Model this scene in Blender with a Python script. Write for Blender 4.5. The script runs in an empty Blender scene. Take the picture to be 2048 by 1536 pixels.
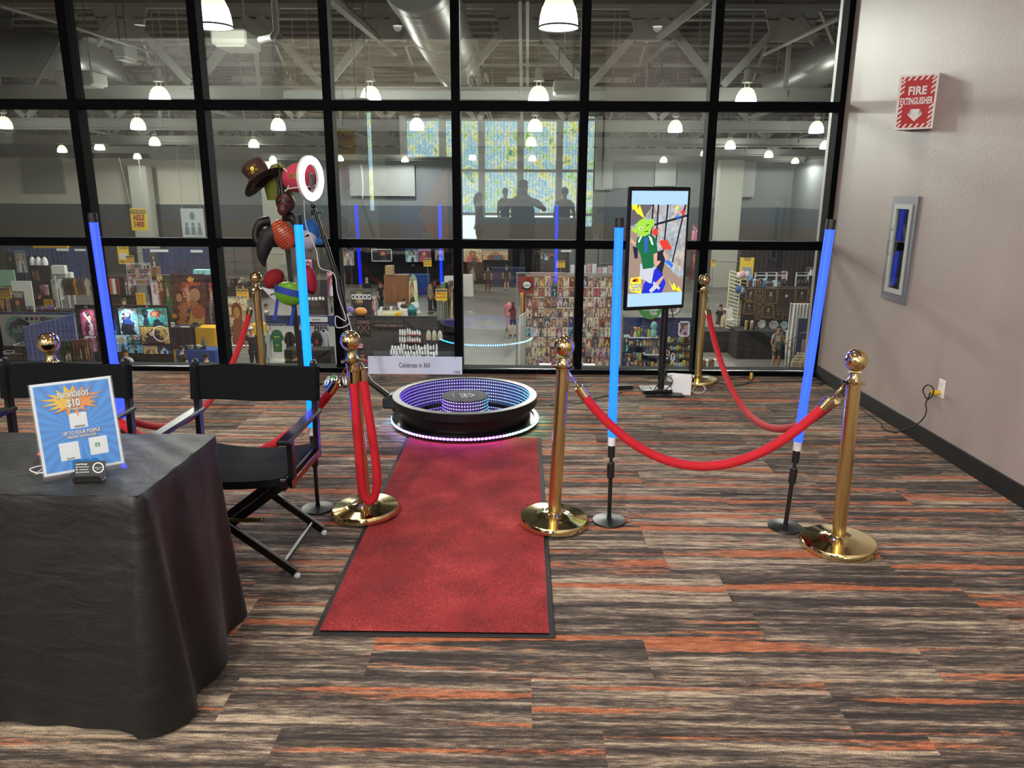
import bpy, bmesh, math, random
from mathutils import Matrix, Vector, Euler
PI = math.pi; R = math.radians
S = bpy.context.scene; COL = S.collection
# ------------------------------------------------------------------ camera
CH = 1.62; FPX = 1501.0
PITCH, YAW, ROLL = R(14.3), R(0.73), R(0.3)
cam_d = bpy.data.cameras.new('camera'); cam = bpy.data.objects.new('camera', cam_d); COL.objects.link(cam)
fw = Matrix.Rotation(YAW, 3, 'Z') @ Vector((0, math.cos(PITCH), -math.sin(PITCH)))
rt0 = Matrix.Rotation(YAW, 3, 'Z') @ Vector((1, 0, 0)); up0 = rt0.cross(fw)
rt = math.cos(ROLL)*rt0 + math.sin(ROLL)*up0; up = -math.sin(ROLL)*rt0 + math.cos(ROLL)*up0
cm = Matrix((rt, up, -fw)).transposed().to_4x4(); cm.translation = (0, 0, CH)
cam.matrix_world = cm
cam_d.sensor_width = 36; cam_d.lens = FPX/2048*36; cam_d.clip_start = .01; cam_d.clip_end = 300
S.camera = cam
S.view_settings.view_transform = 'Standard'; S.view_settings.look = 'None'
S.view_settings.exposure = .4; S.view_settings.gamma = 1; S.view_settings.use_curve_mapping = False
S.cycles.use_denoising = True; S.cycles.max_bounces = 10; S.cycles.glossy_bounces = 6
S.cycles.transparent_max_bounces = 16; S.cycles.sample_clamp_indirect = 4; S.cycles.caustics_reflective = False; S.cycles.caustics_refractive = False
# ------------------------------------------------------------------ world and lights
W = bpy.data.worlds.new('world'); S.world = W; W.use_nodes = True
W.node_tree.nodes['Background'].inputs[0].default_value = (.62, .78, 1, 1)
W.node_tree.nodes['Background'].inputs[1].default_value = .9
D = 6.72          # inner face of the glass wall
XW = 2.70         # right wall
ZH = -5.0         # floor of the exhibition hall
CEIL = 4.3
def light(kind, name, loc, energy, color=(1, 1, 1), radius=.1, spot=None, blend=.5, target=None, size=None):
    l = bpy.data.lights.new(name, kind); l.energy = energy; l.color = color
    if kind == 'AREA':
        l.shape = 'RECTANGLE'; l.size, l.size_y = size
    else: l.shadow_soft_size = radius
    if spot: l.spot_size = R(spot); l.spot_blend = blend
    o = bpy.data.objects.new(name, l); COL.objects.link(o); o.location = loc
    if target is not None: o.rotation_euler = (Vector(target)-Vector(loc)).to_track_quat('-Z', 'Y').to_euler()
    return o
WARM = (1, .92, .80)
CANS = [(1.1, 5.2), (-2.1, 5.2), (-6.0, 5.2), (-6.4, .1), (-2.1, .1), (2.2, .1), (0.1, 2.6), (-3.9, 2.6)]
for cx, cy in CANS:
    light('SPOT', 'downlight_beam', (cx, cy, CEIL-.03), (52 if cx > 1 else 74) if cy > 1 else 104, WARM, .07, 160, .6, (cx, cy, 0))
# ------------------------------------------------------------------ measuring: where a ray of the camera meets a plane of the place
def ray(px, py): return fw + rt*((px-1024)/FPX) - up*((py-768)/FPX)
def onz(px, py, z=0.0):
    r = ray(px, py); return Vector((0, 0, CH)) + r*((z-CH)/r.z)
def ony(px, py, Y):
    r = ray(px, py); return Vector((0, 0, CH)) + r*(Y/r.y)
def onx(px, py, X):
    r = ray(px, py); return Vector((0, 0, CH)) + r*(X/r.x)
def hf(px, py): return onz(px, py, ZH)
def rect(x0, y0, x1, y1, Y):   # centre x, low z, width, height on the upright plane y = Y
    a = ony((x0+x1)/2, y0, Y); b = ony((x0+x1)/2, y1, Y); l = ony(x0, (y0+y1)/2, Y); r = ony(x1, (y0+y1)/2, Y)
    return (l.x+r.x)/2, b.z, abs(r.x-l.x), abs(a.z-b.z)
# ------------------------------------------------------------------ mesh builder
class MB:
    def __init__(s): s.v = []; s.f = []; s.m = []; s.T = Matrix.Identity(4); s.mi = 0; s.sm = []; s.smooth = False
    def add(s, vs, fs):
        n = len(s.v); s.v += [tuple(s.T @ Vector(v)) for v in vs]
        for f in fs: s.f.append([i+n for i in f]); s.m.append(s.mi)
        return s
    def box(s, c, d, rot=None, bev=0):
        hx, hy, hz = d[0]/2, d[1]/2, d[2]/2
        if bev and bev < min(hx, hy, hz):
            b = bev; V = []
            for sx in (-1, 1):
                for sy in (-1, 1):
                    for sz in (-1, 1):
                        V += [(sx*(hx-b), sy*(hy-b), sz*hz), (sx*(hx-b), sy*hy, sz*(hz-b)), (sx*hx, sy*(hy-b), sz*(hz-b))]
            bm = bmesh.new()
            for v in V: bm.verts.new(v)
            r = bmesh.ops.convex_hull(bm, input=bm.verts[:]); bm.verts.index_update()
            vs = [v.co.copy() for v in bm.verts]; fs = [[v.index for v in f.verts] for f in bm.faces]; bm.free()
        else:
            vs = [Vector((x*hx, y*hy, z*hz)) for x in (-1, 1) for y in (-1, 1) for z in (-1, 1)]
            fs = [(0, 1, 3, 2), (4, 6, 7, 5), (0, 4, 5, 1), (2, 3, 7, 6), (0, 2, 6, 4), (1, 5, 7, 3)]
        M = Matrix.Translation(c) @ (rot.to_4x4() if rot is not None else Matrix.Identity(4))
        return s.add([M @ Vector(v) for v in vs], fs)
    def bar(s, a, b, w, h, bev=0):       # box beam from a to b; h along z-ish
        a = Vector(a); b = Vector(b); d = b-a; q = d.to_track_quat('Y', 'Z').to_matrix()
        return s.box((a+b)/2, (w, d.length, h), q, bev)
    def tube(s, pts, r, n=10, cap=True, closed=False):
        pts = [Vector(p) for p in pts]; N = len(pts); rs = r if isinstance(r, (list, tuple)) else [r]*N
        vs = []; fs = []; ref = None
        for i, p in enumerate(pts):
            if closed: t = pts[(i+1) % N]-pts[i-1]
            else: t = pts[min(i+1, N-1)]-pts[max(i-1, 0)]
            t.normalize()
            if ref is None: ref = t.orthogonal().normalized()
            ref = (ref - t*ref.dot(t)); ref = ref.normalized() if ref.length > 1e-6 else t.orthogonal().normalized()
            b = t.cross(ref)
            for k in range(n):
                a = 2*PI*k/n; vs.append(p + (ref*math.cos(a)+b*math.sin(a))*rs[i])
        m = N if closed else N-1
        for i in range(m):
            for k in range(n):
                j = (i+1) % N; fs.append((i*n+k, i*n+(k+1) % n, j*n+(k+1) % n, j*n+k))
        if cap and not closed: fs += [tuple(range(n))[::-1], tuple((N-1)*n+k for k in range(n))]
        return s.add(vs, fs)
    def lathe(s, prof, c=(0, 0, 0), n=32, cap=True, ax=None):   # prof = [(r, z)]
        c = Vector(c); vs = []; fs = []; q = Vector((0, 0, 1)).rotation_difference(Vector(ax)).to_matrix() if ax is not None else Matrix.Identity(3)
        for r, z in prof:
            for k in range(n):
                a = 2*PI*k/n; vs.append(c + q @ Vector((r*math.cos(a), r*math.sin(a), z)))
        for i in range(len(prof)-1):
            for k in range(n): fs.append((i*n+k, i*n+(k+1) % n, (i+1)*n+(k+1) % n, (i+1)*n+k))
        if cap:
            if prof[0][0] > 1e-5: fs.append(tuple(range(n))[::-1])
            if prof[-1][0] > 1e-5: fs.append(tuple((len(prof)-1)*n+k for k in range(n)))
        return s.add(vs, fs)
    def ball(s, c, r, n=16, m=10, rot=None):
        if not isinstance(r, (tuple, list)): r = (r, r, r)
        vs = []; fs = []; c = Vector(c)
        for i in range(m+1):
            t = PI*i/m
            for k in range(n):
                a = 2*PI*k/n; v = Vector((r[0]*math.sin(t)*math.cos(a), r[1]*math.sin(t)*math.sin(a), -r[2]*math.cos(t)))
                vs.append(c + (rot @ v if rot is not None else v))
        for i in range(m):
            for k in range(n): fs.append((i*n+k, i*n+(k+1) % n, (i+1)*n+(k+1) % n, (i+1)*n+k))
        return s.add(vs, fs)
    def poly(s, pts, y0, y1):     # outline in XZ extruded in y (y0 = front)
        n = len(pts); vs = [(x, y0, z) for x, z in pts]+[(x, y1, z) for x, z in pts]
        bm = bmesh.new(); bv = [bm.verts.new(v) for v in vs]
        try:
            f = bm.faces.new(bv[:n]); g = bm.faces.new(bv[n:][::-1])
            for i in range(n): bm.faces.new((bv[i], bv[(i+1) % n], bv[n+(i+1) % n], bv[n+i]))
            bmesh.ops.triangulate(bm, faces=[f, g]); bmesh.ops.recalc_face_normals(bm, faces=bm.faces[:])
        except ValueError: pass
        bm.verts.index_update(); fs = [[v.index for v in f.verts] for f in bm.faces]; vv = [v.co.copy() for v in bm.verts]; bm.free()
        return s.add(vv, fs)
    def grid(s, fn, nu, nv, closed_u=False):
        vs = [fn(i/(nu if closed_u else nu), j/nv) for j in range(nv+1) for i in range(nu+(0 if closed_u else 1))]
        w = nu if closed_u else nu+1; fs = []
        for j in range(nv):
            for i in range(nu): fs.append((j*w+i, j*w+(i+1) % w, (j+1)*w+(i+1) % w, (j+1)*w+i))
        return s.add(vs, fs)
    def text(s, body, h, x, z, y=0, w=None, align='CENTER', bold=0.0, depth=.001, italic=0):
        cu = bpy.data.curves.new('lettering', 'FONT'); cu.body = body; cu.size = 1; cu.align_x = align; cu.resolution_u = 2
        cu.extrude = 0; cu.shear = italic; cu.offset = bold; cu.space_character = 1+bold*1.2
        o = bpy.data.objects.new('lettering', cu); me = o.to_mesh(); vs = [v.co.copy() for v in me.vertices]; fs = [tuple(p.vertices) for p in me.polygons]
        o.to_mesh_clear(); bpy.data.objects.remove(o); bpy.data.curves.remove(cu)
        if not vs: return s
        x0 = min(v.x for v in vs); x1 = max(v.x for v in vs); k = h/.7; kx = (w/(x1-x0)) if w else k
        cx = (x0+x1)/2 if align == 'CENTER' else x0
        return s.add([(x+(v.x-cx)*kx, y, z+v.y*k) for v in vs], fs)
    def build(s, name, mats, parent=None, smooth=35, bevel=0):
        me = bpy.data.meshes.new(name); me.from_pydata(s.v, [], s.f)
        if not isinstance(mats, (list, tuple)): mats = [mats]
        for m in mats: me.materials.append(m)
        if len(mats) > 1: me.polygons.foreach_set('material_index', [min(i, len(mats)-1) for i in s.m])
        bm = bmesh.new(); bm.from_mesh(me); bmesh.ops.recalc_face_normals(bm, faces=bm.faces[:]); bm.to_mesh(me); bm.free()
        if smooth:
            me.polygons.foreach_set('use_smooth', [True]*len(me.polygons)); me.set_sharp_from_angle(angle=R(smooth))
        me.update(); o = bpy.data.objects.new(name, me); COL.objects.link(o)
        if parent: o.parent = parent
        return o

def tag(o, label, cat, group=None, kind=None):
    if label:
        o['label'] = label

    if cat: o['category'] = cat
    if group: o['group'] = group
    if kind: o['kind'] = kind
    return o
def thing(name, label, cat, loc=(0, 0, 0), rz=0, group=None, rx=0, ry=0):
    o = bpy.data.objects.new(name, None); COL.objects.link(o); o.location = loc; o.rotation_euler = (rx, ry, rz)
    o.empty_display_size = .05
    return tag(o, label, cat, group)
def struct(name, mb, mats, smooth=35, parent=None):
    o = mb.build(name, mats, parent, smooth)
    if not parent: o['kind'] = 'structure'
    return o
def solo(name, mb, mats, label, cat, loc=(0, 0, 0), rz=0, group=None, kind=None, rx=0, ry=0, smooth=35):
    o = mb.build(name, mats, None, smooth); o.location = loc; o.rotation_euler = (rx, ry, rz); return tag(o, label, cat, group, kind)
ORD = ['first', 'second', 'third', 'fourth', 'fifth', 'sixth', 'seventh', 'eighth', 'ninth', 'tenth', 'eleventh', 'twelfth', 'thirteenth', 'fourteenth', 'fifteenth', 'sixteenth', 'seventeenth', 'eighteenth', 'nineteenth', 'twentieth', 'twenty-first', 'twenty-second', 'twenty-third', 'twenty-fourth', 'twenty-fifth', 'twenty-sixth']
def plabel(o, l): o['label'] = l; return o
# ------------------------------------------------------------------ materials
_m = {}
def srgb(c):
    if isinstance(c, str): c = [int(c[i:i+2], 16)/255 for i in (0, 2, 4)]
    return tuple(((x+.055)/1.055)**2.4 if x > .04045 else x/12.92 for x in c)+(1,)
def mat(name, col=(.8, .8, .8), rough=.6, metal=0, emit=None, es=1, bump=0, bscale=80, coat=0, var=0, vscale=8, sheen=0, alpha=1):
    if name in _m: return _m[name]
    m = bpy.data.materials.new(name); m.use_nodes = True; nt = m.node_tree; b = nt.nodes['Principled BSDF']
    c = srgb(col); b.inputs['Base Color'].default_value = c
    b.inputs['Roughness'].default_value = rough; b.inputs['Metallic'].default_value = metal
    b.inputs['Coat Weight'].default_value = coat; b.inputs['Sheen Weight'].default_value = sheen
    if alpha < 1: b.inputs['Alpha'].default_value = alpha
    if emit is not None:
        b.inputs['Emission Color'].default_value = tuple(emit)+(1,); b.inputs['Emission Strength'].default_value = es
    tc = nt.nodes.new('ShaderNodeTexCoord')
    if var or not bump:
        n = nt.nodes.new('ShaderNodeTexNoise'); n.inputs['Scale'].default_value = vscale; n.inputs['Detail'].default_value = 3
        nt.links.new(tc.outputs['Object'], n.inputs['Vector'])
        mr = nt.nodes.new('ShaderNodeMapRange'); v = var or .04
        mr.inputs[3].default_value = 1-v; mr.inputs[4].default_value = 1+v
        nt.links.new(n.outputs[0], mr.inputs[0])
        mx = nt.nodes.new('ShaderNodeVectorMath'); mx.operation = 'SCALE'; mx.inputs[0].default_value = c[:3]
        nt.links.new(mr.outputs[0], mx.inputs['Scale']); nt.links.new(mx.outputs[0], b.inputs['Base Color'])
    if bump:
        n = nt.nodes.new('ShaderNodeTexNoise'); n.inputs['Scale'].default_value = bscale; n.inputs['Detail'].default_value = 4
        nt.links.new(tc.outputs['Object'], n.inputs['Vector'])
        bp = nt.nodes.new('ShaderNodeBump'); bp.inputs['Strength'].default_value = bump; bp.inputs['Distance'].default_value = .01
        nt.links.new(n.outputs[0], bp.inputs['Height']); nt.links.new(bp.outputs[0], b.inputs['Normal'])
    _m[name] = m; return m
def emis(name, col, es=1):
    return mat(name, (.02, .02, .02), .5, emit=col, es=es)
class NT:
    def __init__(s, name):
        s.m = bpy.data.materials.new(name); s.m.use_nodes = True; s.t = s.m.node_tree; s.b = s.t.nodes['Principled BSDF']; s.out = s.t.nodes['Material Output']
    def n(s, ty, **k):
        x = s.t.nodes.new('ShaderNode'+ty)
        for a, v in k.items():
            if a.startswith('i'): x.inputs[int(a[1:])].default_value = v
            else: setattr(x, a, v)
        return x
    def l(s, a, b, ao=0): s.t.links.new(a.outputs[ao] if hasattr(a, 'outputs') else a, b)
    def math(s, op, a, b=0, c=None):
        x = s.t.nodes.new('ShaderNodeMath'); x.operation = op
        for i, v in enumerate((a, b) if c is None else (a, b, c)):
            if isinstance(v, (int, float)): x.inputs[i].default_value = v
            else: s.t.links.new(v, x.inputs[i])
        return x.outputs[0]
    def ramp(s, fac, stops, interp='LINEAR'):
        x = s.t.nodes.new('ShaderNodeValToRGB'); x.color_ramp.interpolation = interp; e = x.color_ramp.elements
        while len(e) < len(stops): e.new(.5)
        for i, (p, c) in enumerate(stops): e[i].position = p; e[i].color = srgb(c)
        s.t.links.new(fac, x.inputs[0]); return x.outputs[0]
def art(name, pal, scale=6, emit=0, rough=.45, fig=1):
    """printed artwork: a figure in front of a two-tone ground, different on every object"""
    if name in _m: return _m[name]
    t = NT(name); tc = t.n('TexCoord'); oi = t.n('ObjectInfo'); rnd = oi.outputs['Random']
    off = t.math('MULTIPLY', rnd, 57.0)
    va = t.n('VectorMath', operation='ADD'); t.l(tc.outputs['Object'], va.inputs[0]); t.t.links.new(off, va.inputs[1])
    def noise(sc, det=4, dist=0):
        n = t.n('TexNoise'); n.inputs['Scale'].default_value = sc; n.inputs['Detail'].default_value = det; n.inputs['Distortion'].default_value = dist; t.l(va, n.inputs['Vector']); return n.outputs[0]
    def rv(k): return t.math('FRACT', t.math('MULTIPLY', rnd, k))
    sp = t.n('SeparateXYZ'); t.l(tc.outputs['Generated'], sp.inputs[0]); n1 = noise(scale*.9, 5, .6); n2 = noise(scale*2.6, 5)
    w1 = t.math('MULTIPLY', t.math('SUBTRACT', n1, .5), .55); w2 = t.math('MULTIPLY', t.math('SUBTRACT', noise(scale*1.3, 3), .5), .5)
    u = t.math('ADD', t.math('SUBTRACT', sp.outputs[0], .5), t.math('ADD', w1, t.math('MULTIPLY', t.math('SUBTRACT', rv(3.7), .5), .2))); v = t.math('ADD', sp.outputs[2], w2)
    def ell(cu, cv, ru, rv_): return t.math('LESS_THAN', t.math('ADD', t.math('POWER', t.math('DIVIDE', t.math('SUBTRACT', u, cu), ru), 2), t.math('POWER', t.math('DIVIDE', t.math('SUBTRACT', v, cv), rv_), 2)), 1)
    n = len(pal); st = [(i/n, c) for i, c in enumerate(pal)]
    def pick(k, add=None):
        x = rv(k)
        if add is not None: x = t.math('FRACT', t.math('ADD', x, add))
        return t.ramp(x, st, 'CONSTANT')
    def mix(fac, c1, c2):
        x = t.n('Mix', data_type='RGBA'); t.t.links.new(fac, x.inputs[0]); t.t.links.new(c1, x.inputs[6]); t.t.links.new(c2, x.inputs[7]); return x.outputs[2]
    g = t.n('MapRange'); g.inputs[1].default_value = .42; g.inputs[2].default_value = .58; t.t.links.new(n1, g.inputs[0])
    col = mix(g.outputs[0], pick(7.3), pick(13.9))
    if fig:
        col = mix(t.math('LESS_THAN', t.math('ABSOLUTE', t.math('SUBTRACT', n2, .5)), .022), col, pick(29.1))
        col = mix(ell(0, .16, .34, .42), col, pick(19.7)); col = mix(ell(.06, .12, .14, .3), col, pick(5.1))
        col = mix(ell(0, .68, .2, .2), col, t.ramp(rv(23.3), [(0, '17110e'), (.3, '5a2a1a'), (.5, 'c8a860'), (.7, '2a2a40'), (.85, '8a2a2a')], 'CONSTANT'))
        col = mix(ell(0, .64, .12, .13), col, t.ramp(rv(31.7), [(0, 'd8a888'), (.5, 'b07a58'), (.8, 'e8c8b0')], 'CONSTANT'))
        col = mix(t.math('MULTIPLY', t.math('GREATER_THAN', sp.outputs[2], .86), t.math('GREATER_THAN', n2, .47)), col, pick(41.3))
    k = t.n('MapRange'); k.inputs[1].default_value = .35; k.inputs[2].default_value = .65; k.inputs[3].default_value = .6; k.inputs[4].default_value = 1.2; t.t.links.new(n2, k.inputs[0])
    mx = t.n('VectorMath', operation='SCALE'); t.t.links.new(col, mx.inputs[0]); t.t.links.new(k.outputs[0], mx.inputs['Scale'])
    t.l(mx, t.b.inputs['Base Color']); t.b.inputs['Roughness'].default_value = rough
    if emit: t.l(mx, t.b.inputs['Emission Color']); t.b.inputs['Emission Strength'].default_value = emit
    _m[name] = t.m; return t.m
def carpet_mat():
    t = NT('striped_carpet'); tc = t.n('TexCoord'); sp = t.n('SeparateXYZ'); t.l(tc.outputs['Object'], sp.inputs[0]); X, Y = sp.outputs[0], sp.outputs[1]
    row = t.math('FLOOR', t.math('DIVIDE', Y, .25)); w1 = t.n('TexWhiteNoise', noise_dimensions='1D'); t.t.links.new(row, w1.inputs['W'])
    xs = t.math('DIVIDE', t.math('ADD', X, t.math('MULTIPLY', w1.outputs[0], 3.0)), 1.0); cell = t.math('FLOOR', xs)
    cv = t.n('CombineXYZ'); t.t.links.new(cell, cv.inputs[0]); t.t.links.new(row, cv.inputs[1])
    wn = t.n('TexWhiteNoise', noise_dimensions='2D'); t.l(cv, wn.inputs['Vector']); rnd = wn.outputs[0]
    def streak(sx, sy, detail, add, rough=.6):
        c = t.n('CombineXYZ'); t.t.links.new(t.math('MULTIPLY', X, sx), c.inputs[0]); t.t.links.new(t.math('MULTIPLY', Y, sy), c.inputs[1]); t.t.links.new(t.math('MULTIPLY', rnd, add), c.inputs[2])
        n = t.n('TexNoise'); n.inputs['Scale'].default_value = 1; n.inputs['Detail'].default_value = detail; n.inputs['Roughness'].default_value = rough; t.l(c, n.inputs['Vector']); return n.outputs[0]
    a = streak(1.2, 23, 6, 41, .7); fine = streak(13, 95, 5, 11, .75)
    f = t.math('ADD', a, t.math('MULTIPLY', t.math('SUBTRACT', fine, .5), .62))
    f = t.math('ADD', f, t.math('MULTIPLY', t.math('SUBTRACT', rnd, .5), .10))
    base = t.ramp(f, [(.35, '2c2623'), (.44, '443b36'), (.51, '61554b'), (.57, '89796a'), (.69, 'bfae94')])
    # orange bands: own low-frequency streaks
    o = streak(.6, 15, 2, 93, .45); og = t.n('MapRange'); og.inputs[1].default_value = .572; og.inputs[2].default_value = .63; t.t.links.new(t.math('ADD', o, t.math('MULTIPLY', t.math('SUBTRACT', fine, .5), .3)), og.inputs[0])
    oc = t.ramp(fine, [(.3, '74402a'), (.5, 'ac5f3a'), (.7, 'c48660')])
    mx = t.n('Mix', data_type='RGBA'); t.t.links.new(t.math('MULTIPLY', og.outputs[0], .88), mx.inputs[0]); t.t.links.new(base, mx.inputs[6]); t.t.links.new(oc, mx.inputs[7])
    # pile speckle
    g = t.n('TexNoise'); g.inputs['Scale'].default_value = 260; g.inputs['Detail'].default_value = 2; t.l(tc.outputs['Object'], g.inputs['Vector'])
    k = t.n('MapRange'); k.inputs[1].default_value = .3; k.inputs[2].default_value = .7; k.inputs[3].default_value = .55; k.inputs[4].default_value = 1.55; t.l(g, k.inputs[0])
    sc = t.n('VectorMath', operation='SCALE'); t.t.links.new(mx.outputs[2], sc.inputs[0]); t.t.links.new(k.outputs[0], sc.inputs['Scale'])
    t.l(sc, t.b.inputs['Base Color']); t.b.inputs['Roughness'].default_value = .95
    bp = t.n('Bump'); bp.inputs['Strength'].default_value = .5; bp.inputs['Distance'].default_value = .004; t.l(g, bp.inputs['Height']); t.l(bp, t.b.inputs['Normal'])
    return t.m
def glass_mat():
    t = NT('window_glass'); tr = t.n('BsdfTransparent'); tr.inputs[0].default_value = (.93, .96, .95, 1); gl = t.n('BsdfGlossy'); gl.inputs['Roughness'].default_value = .0; gl.inputs[0].default_value = (1, 1, 1, 1)
    lw = t.n('LayerWeight'); lw.inputs[0].default_value = .35
    f = t.math('ADD', t.math('MULTIPLY', lw.outputs['Fresnel'], .55), .026)
    m = t.n('MixShader'); t.t.links.new(f, m.inputs[0]); t.l(tr, m.inputs[1]); t.l(gl, m.inputs[2]); t.l(m, t.out.inputs[0]); return t.m
GLASS = glass_mat()
def clear(name='clear_acrylic', tint=(.95, .97, 1), k=.12):
    if name in _m: return _m[name]
    t = NT(name); tr = t.n('BsdfTransparent'); tr.inputs[0].default_value = tint+(1,); gl = t.n('BsdfGlossy'); gl.inputs['Roughness'].default_value = .03
    m = t.n('MixShader'); m.inputs[0].default_value = k; t.l(tr, m.inputs[1]); t.l(gl, m.inputs[2]); t.l(m, t.out.inputs[0]); _m[name] = t.m; return t.m
BLACK = mat('black_frame_paint', '06070a', .5)
BLACK.node_tree.nodes['Principled BSDF'].inputs['Specular IOR Level'].default_value = .05; BLACK.node_tree.nodes['Principled BSDF'].inputs['Roughness'].default_value = .7
BLKM = mat('black_metal', '0c0c0e', .38, bump=.02)
BLKP = mat('black_plastic', '101114', .45)
RUB = mat('black_rubber', '17181a', .7)
WHITE = mat('white_plastic', 'dcdce0', .5)
CHROME = mat('chrome', 'c8c8cc', .12, 1)
GOLD = mat('polished_brass', 'e4d09a', .09, 1)
GOLDB = mat('brushed_brass', 'e0c688', .24, 1, bump=.02, bscale=40)
STEEL = mat('hall_steel_paint', '7b7c78', .6)
STEELD = mat('hall_dark_steel', '38393a', .7)
# ================================================================== the setting
mb = MB(); mb.box((-2.65, -3.15, -.15), (10.8, 20, .3)); struct('floor', mb, carpet_mat())
WALLM = mat('mauve_wall_paint', 'a3958f', .42, bump=.12, bscale=55, var=.03, vscale=1.5)
mb = MB(); hy0, hy1, hz0, hz1 = 5.345, 5.585, .935, 1.55   # opening of the recessed cabinet
mb.box((XW+.1, (hy0-13.15)/2, 3.55), (.2, hy0+13.15, 7.7)); mb.box((XW+.1, (hy1+7.05)/2, 3.55), (.2, 7.05-hy1, 7.7)); mb.box((XW+.1, (hy0+hy1)/2, (hz0-.3)/2), (.2, hy1-hy0, hz0+.3)); mb.box((XW+.1, (hy0+hy1)/2, (hz1+7.4)/2), (.2, hy1-hy0, 7.4-hz1)); struct('wall_right', mb, WALLM)
mb = MB(); mb.box((XW-.009, -3.2, .055), (.018, 19.8, .11)); struct('baseboard_right', mb, mat('black_baseboard', '0e0f10', .5))
mb = MB(); mb.box((-8.1, -3.15, 3.55), (.2, 20, 7.7)); struct('wall_left', mb, mat('grey_lobby_wall', '8d8b86', .7))
mb = MB(); mb.box((-2.65, 2.9, CEIL+.1), (10.8, 7.9, .2)); struct('ceiling', mb, mat('lobby_ceiling', 'dddad2', .8))
mb = MB(); mb.box((-2.65, -7.3, 7.5), (10.9, 12.6, .2)); mb.box((-2.65, -1.05, 5.95), (10.9, .15, 3.1)); struct('trim_1', mb, mat('lobby_high_ceiling', '9a9893', .8))
MX = [XW-.01-1.0885*i for i in range(8)][::-1]
mb = MB()
for x in MX: mb.box((x, D+.075, CEIL/2), (.075, .15, CEIL), bev=.004)
for z in (.028, 1.178, 2.335, 3.49): 
    mb.box(((MX[0]+MX[-1])/2-.0, D+.07, z), (MX[-1]-MX[0], .13, .075 if z > .1 else .06), bev=.004)
mb.box((-6.6, D+.07, CEIL/2), (3.0, .14, CEIL))
win = struct('window_1', mb, BLACK)
mb = MB(); mb.box(((MX[0]+MX[-1])/2, D-.012, .05), (MX[-1]-MX[0], .02, .012)); struct('window_1_sill', mb, mat('sill_metal', '34363a', .3, .6)).parent = win
win.children[0].name = 'sill'
ZT = [.058, 1.178, 2.335, 3.49, CEIL]
for i in range(7):
    for j in range(4):
        a, b = MX[i]+.037, MX[i+1]-.037; z0 = ZT[j]+(.037 if j else 0); z1 = ZT[j+1]-.037
        mb = MB(); mb.box(((a+b)/2, D+.08, (z0+z1)/2), (b-a+.01, .01, z1-z0+.01)); mb.build('glass_pane', GLASS, win, 0)
# the lobby behind the photographer (seen mirrored in the glass)
def stone_mat():
    t = NT('split_face_stone'); tc = t.n('TexCoord'); mp = t.n('Mapping'); mp.inputs['Scale'].default_value = (.8, .8, 9); t.l(tc.outputs['Object'], mp.inputs[0])
    n = t.n('TexNoise'); n.inputs['Scale'].default_value = 1.4; n.inputs['Detail'].default_value = 8; n.inputs['Roughness'].default_value = .75; t.l(mp, n.inputs['Vector'])
    t.t.links.new(t.ramp(n.outputs[0], [(.35, '4a463c'), (.5, 'a39b86'), (.62, 'd8d0ba')]), t.b.inputs['Base Color']); t.b.inputs['Roughness'].default_value = .9
    bp = t.n('Bump'); bp.inputs['Strength'].default_value = 1; bp.inputs['Distance'].default_value = .05; t.l(n, bp.inputs['Height']); t.l(bp, t.b.inputs['Normal']); return t.m
YB = -13.0
mb = MB()
mb.mi = 0; mb.box((-2.65, YB-.15, 5.75), (10.8, .3, 3.4)); mb.mi = 1; mb.box((-2.65, YB+.06, 4.75), (10.8, .12, .26))
mb.mi = 2; mb.box((-6.1, YB-.15, 2.0), (4.0, .3, 4.1)); mb.box((2.3, YB-.15, 2.0), (.9, .3, 4.1))
struct('wall_back', mb, [stone_mat(), mat('pale_band', 'b9c2bd', .6), mat('grey_lobby_panel', '6f706d', .7)])
def mural():
    t = NT('perforated_window_mural'); tc = t.n('TexCoord'); sp = t.n('SeparateXYZ'); t.l(tc.outputs['Object'], sp.inputs[0])
    n = t.n('TexNoise'); n.inputs['Scale'].default_value = 1.6; n.inputs['Detail'].default_value = 10; n.inputs['Roughness'].default_value = .75; n.inputs['Distortion'].default_value = .4; t.l(tc.outputs['Object'], n.inputs['Vector'])
    c = t.ramp(n.outputs[0], [(.30, '1f6a40'), (.40, '8ac020'), (.45, 'd8ead0'), (.49, '3fa8d8'), (.53, 'e8f0dc'), (.57, 'd8d820'), (.62, '2f98b0'), (.68, '4a9020'), (.76, 'b04a3a')])
    st = t.math('GREATER_THAN', t.math('FRACT', t.math('MULTIPLY', sp.outputs[0], 9)), .22)
    k = t.n('VectorMath', operation='SCALE'); t.t.links.new(c, k.inputs[0]); t.t.links.new(t.math('ADD', t.math('MULTIPLY', st, .35), .65), k.inputs['Scale'])
    t.l(k, t.b.inputs['Emission Color']); t.b.inputs['Emission Strength'].default_value = 6.5; t.b.inputs['Base Color'].default_value = (.05, .05, .05, 1); return t.m
MUR = mural(); SKYP = emis('daylit_pane', (.75, .95, 1.0), 9.0)
WF = mat('white_lobby_column', 'c9ccc8', .6)
mb = MB(); mb.mi = 0
wx = [-4.05+1.32*i for i in range(6)]
for x in wx: mb.box((x, YB+.05, 2.05), (.2, .3, 4.1))
for z in (.9, 2.35, 4.0): mb.box((-.75, YB+.0, z), (6.6, .1, .09))
w2 = struct('window_2', mb, WF)
for i in range(5):
    for z0, z1, m in ((.05, .86, SKYP), (.94, 2.3, MUR), (2.4, 3.95, MUR)):
        mb = MB(); mb.box((wx[i]+.66, YB-.1, (z0+z1)/2), (1.1, .02, z1-z0)); mb.build('window_pane', m, w2, 0)
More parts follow.
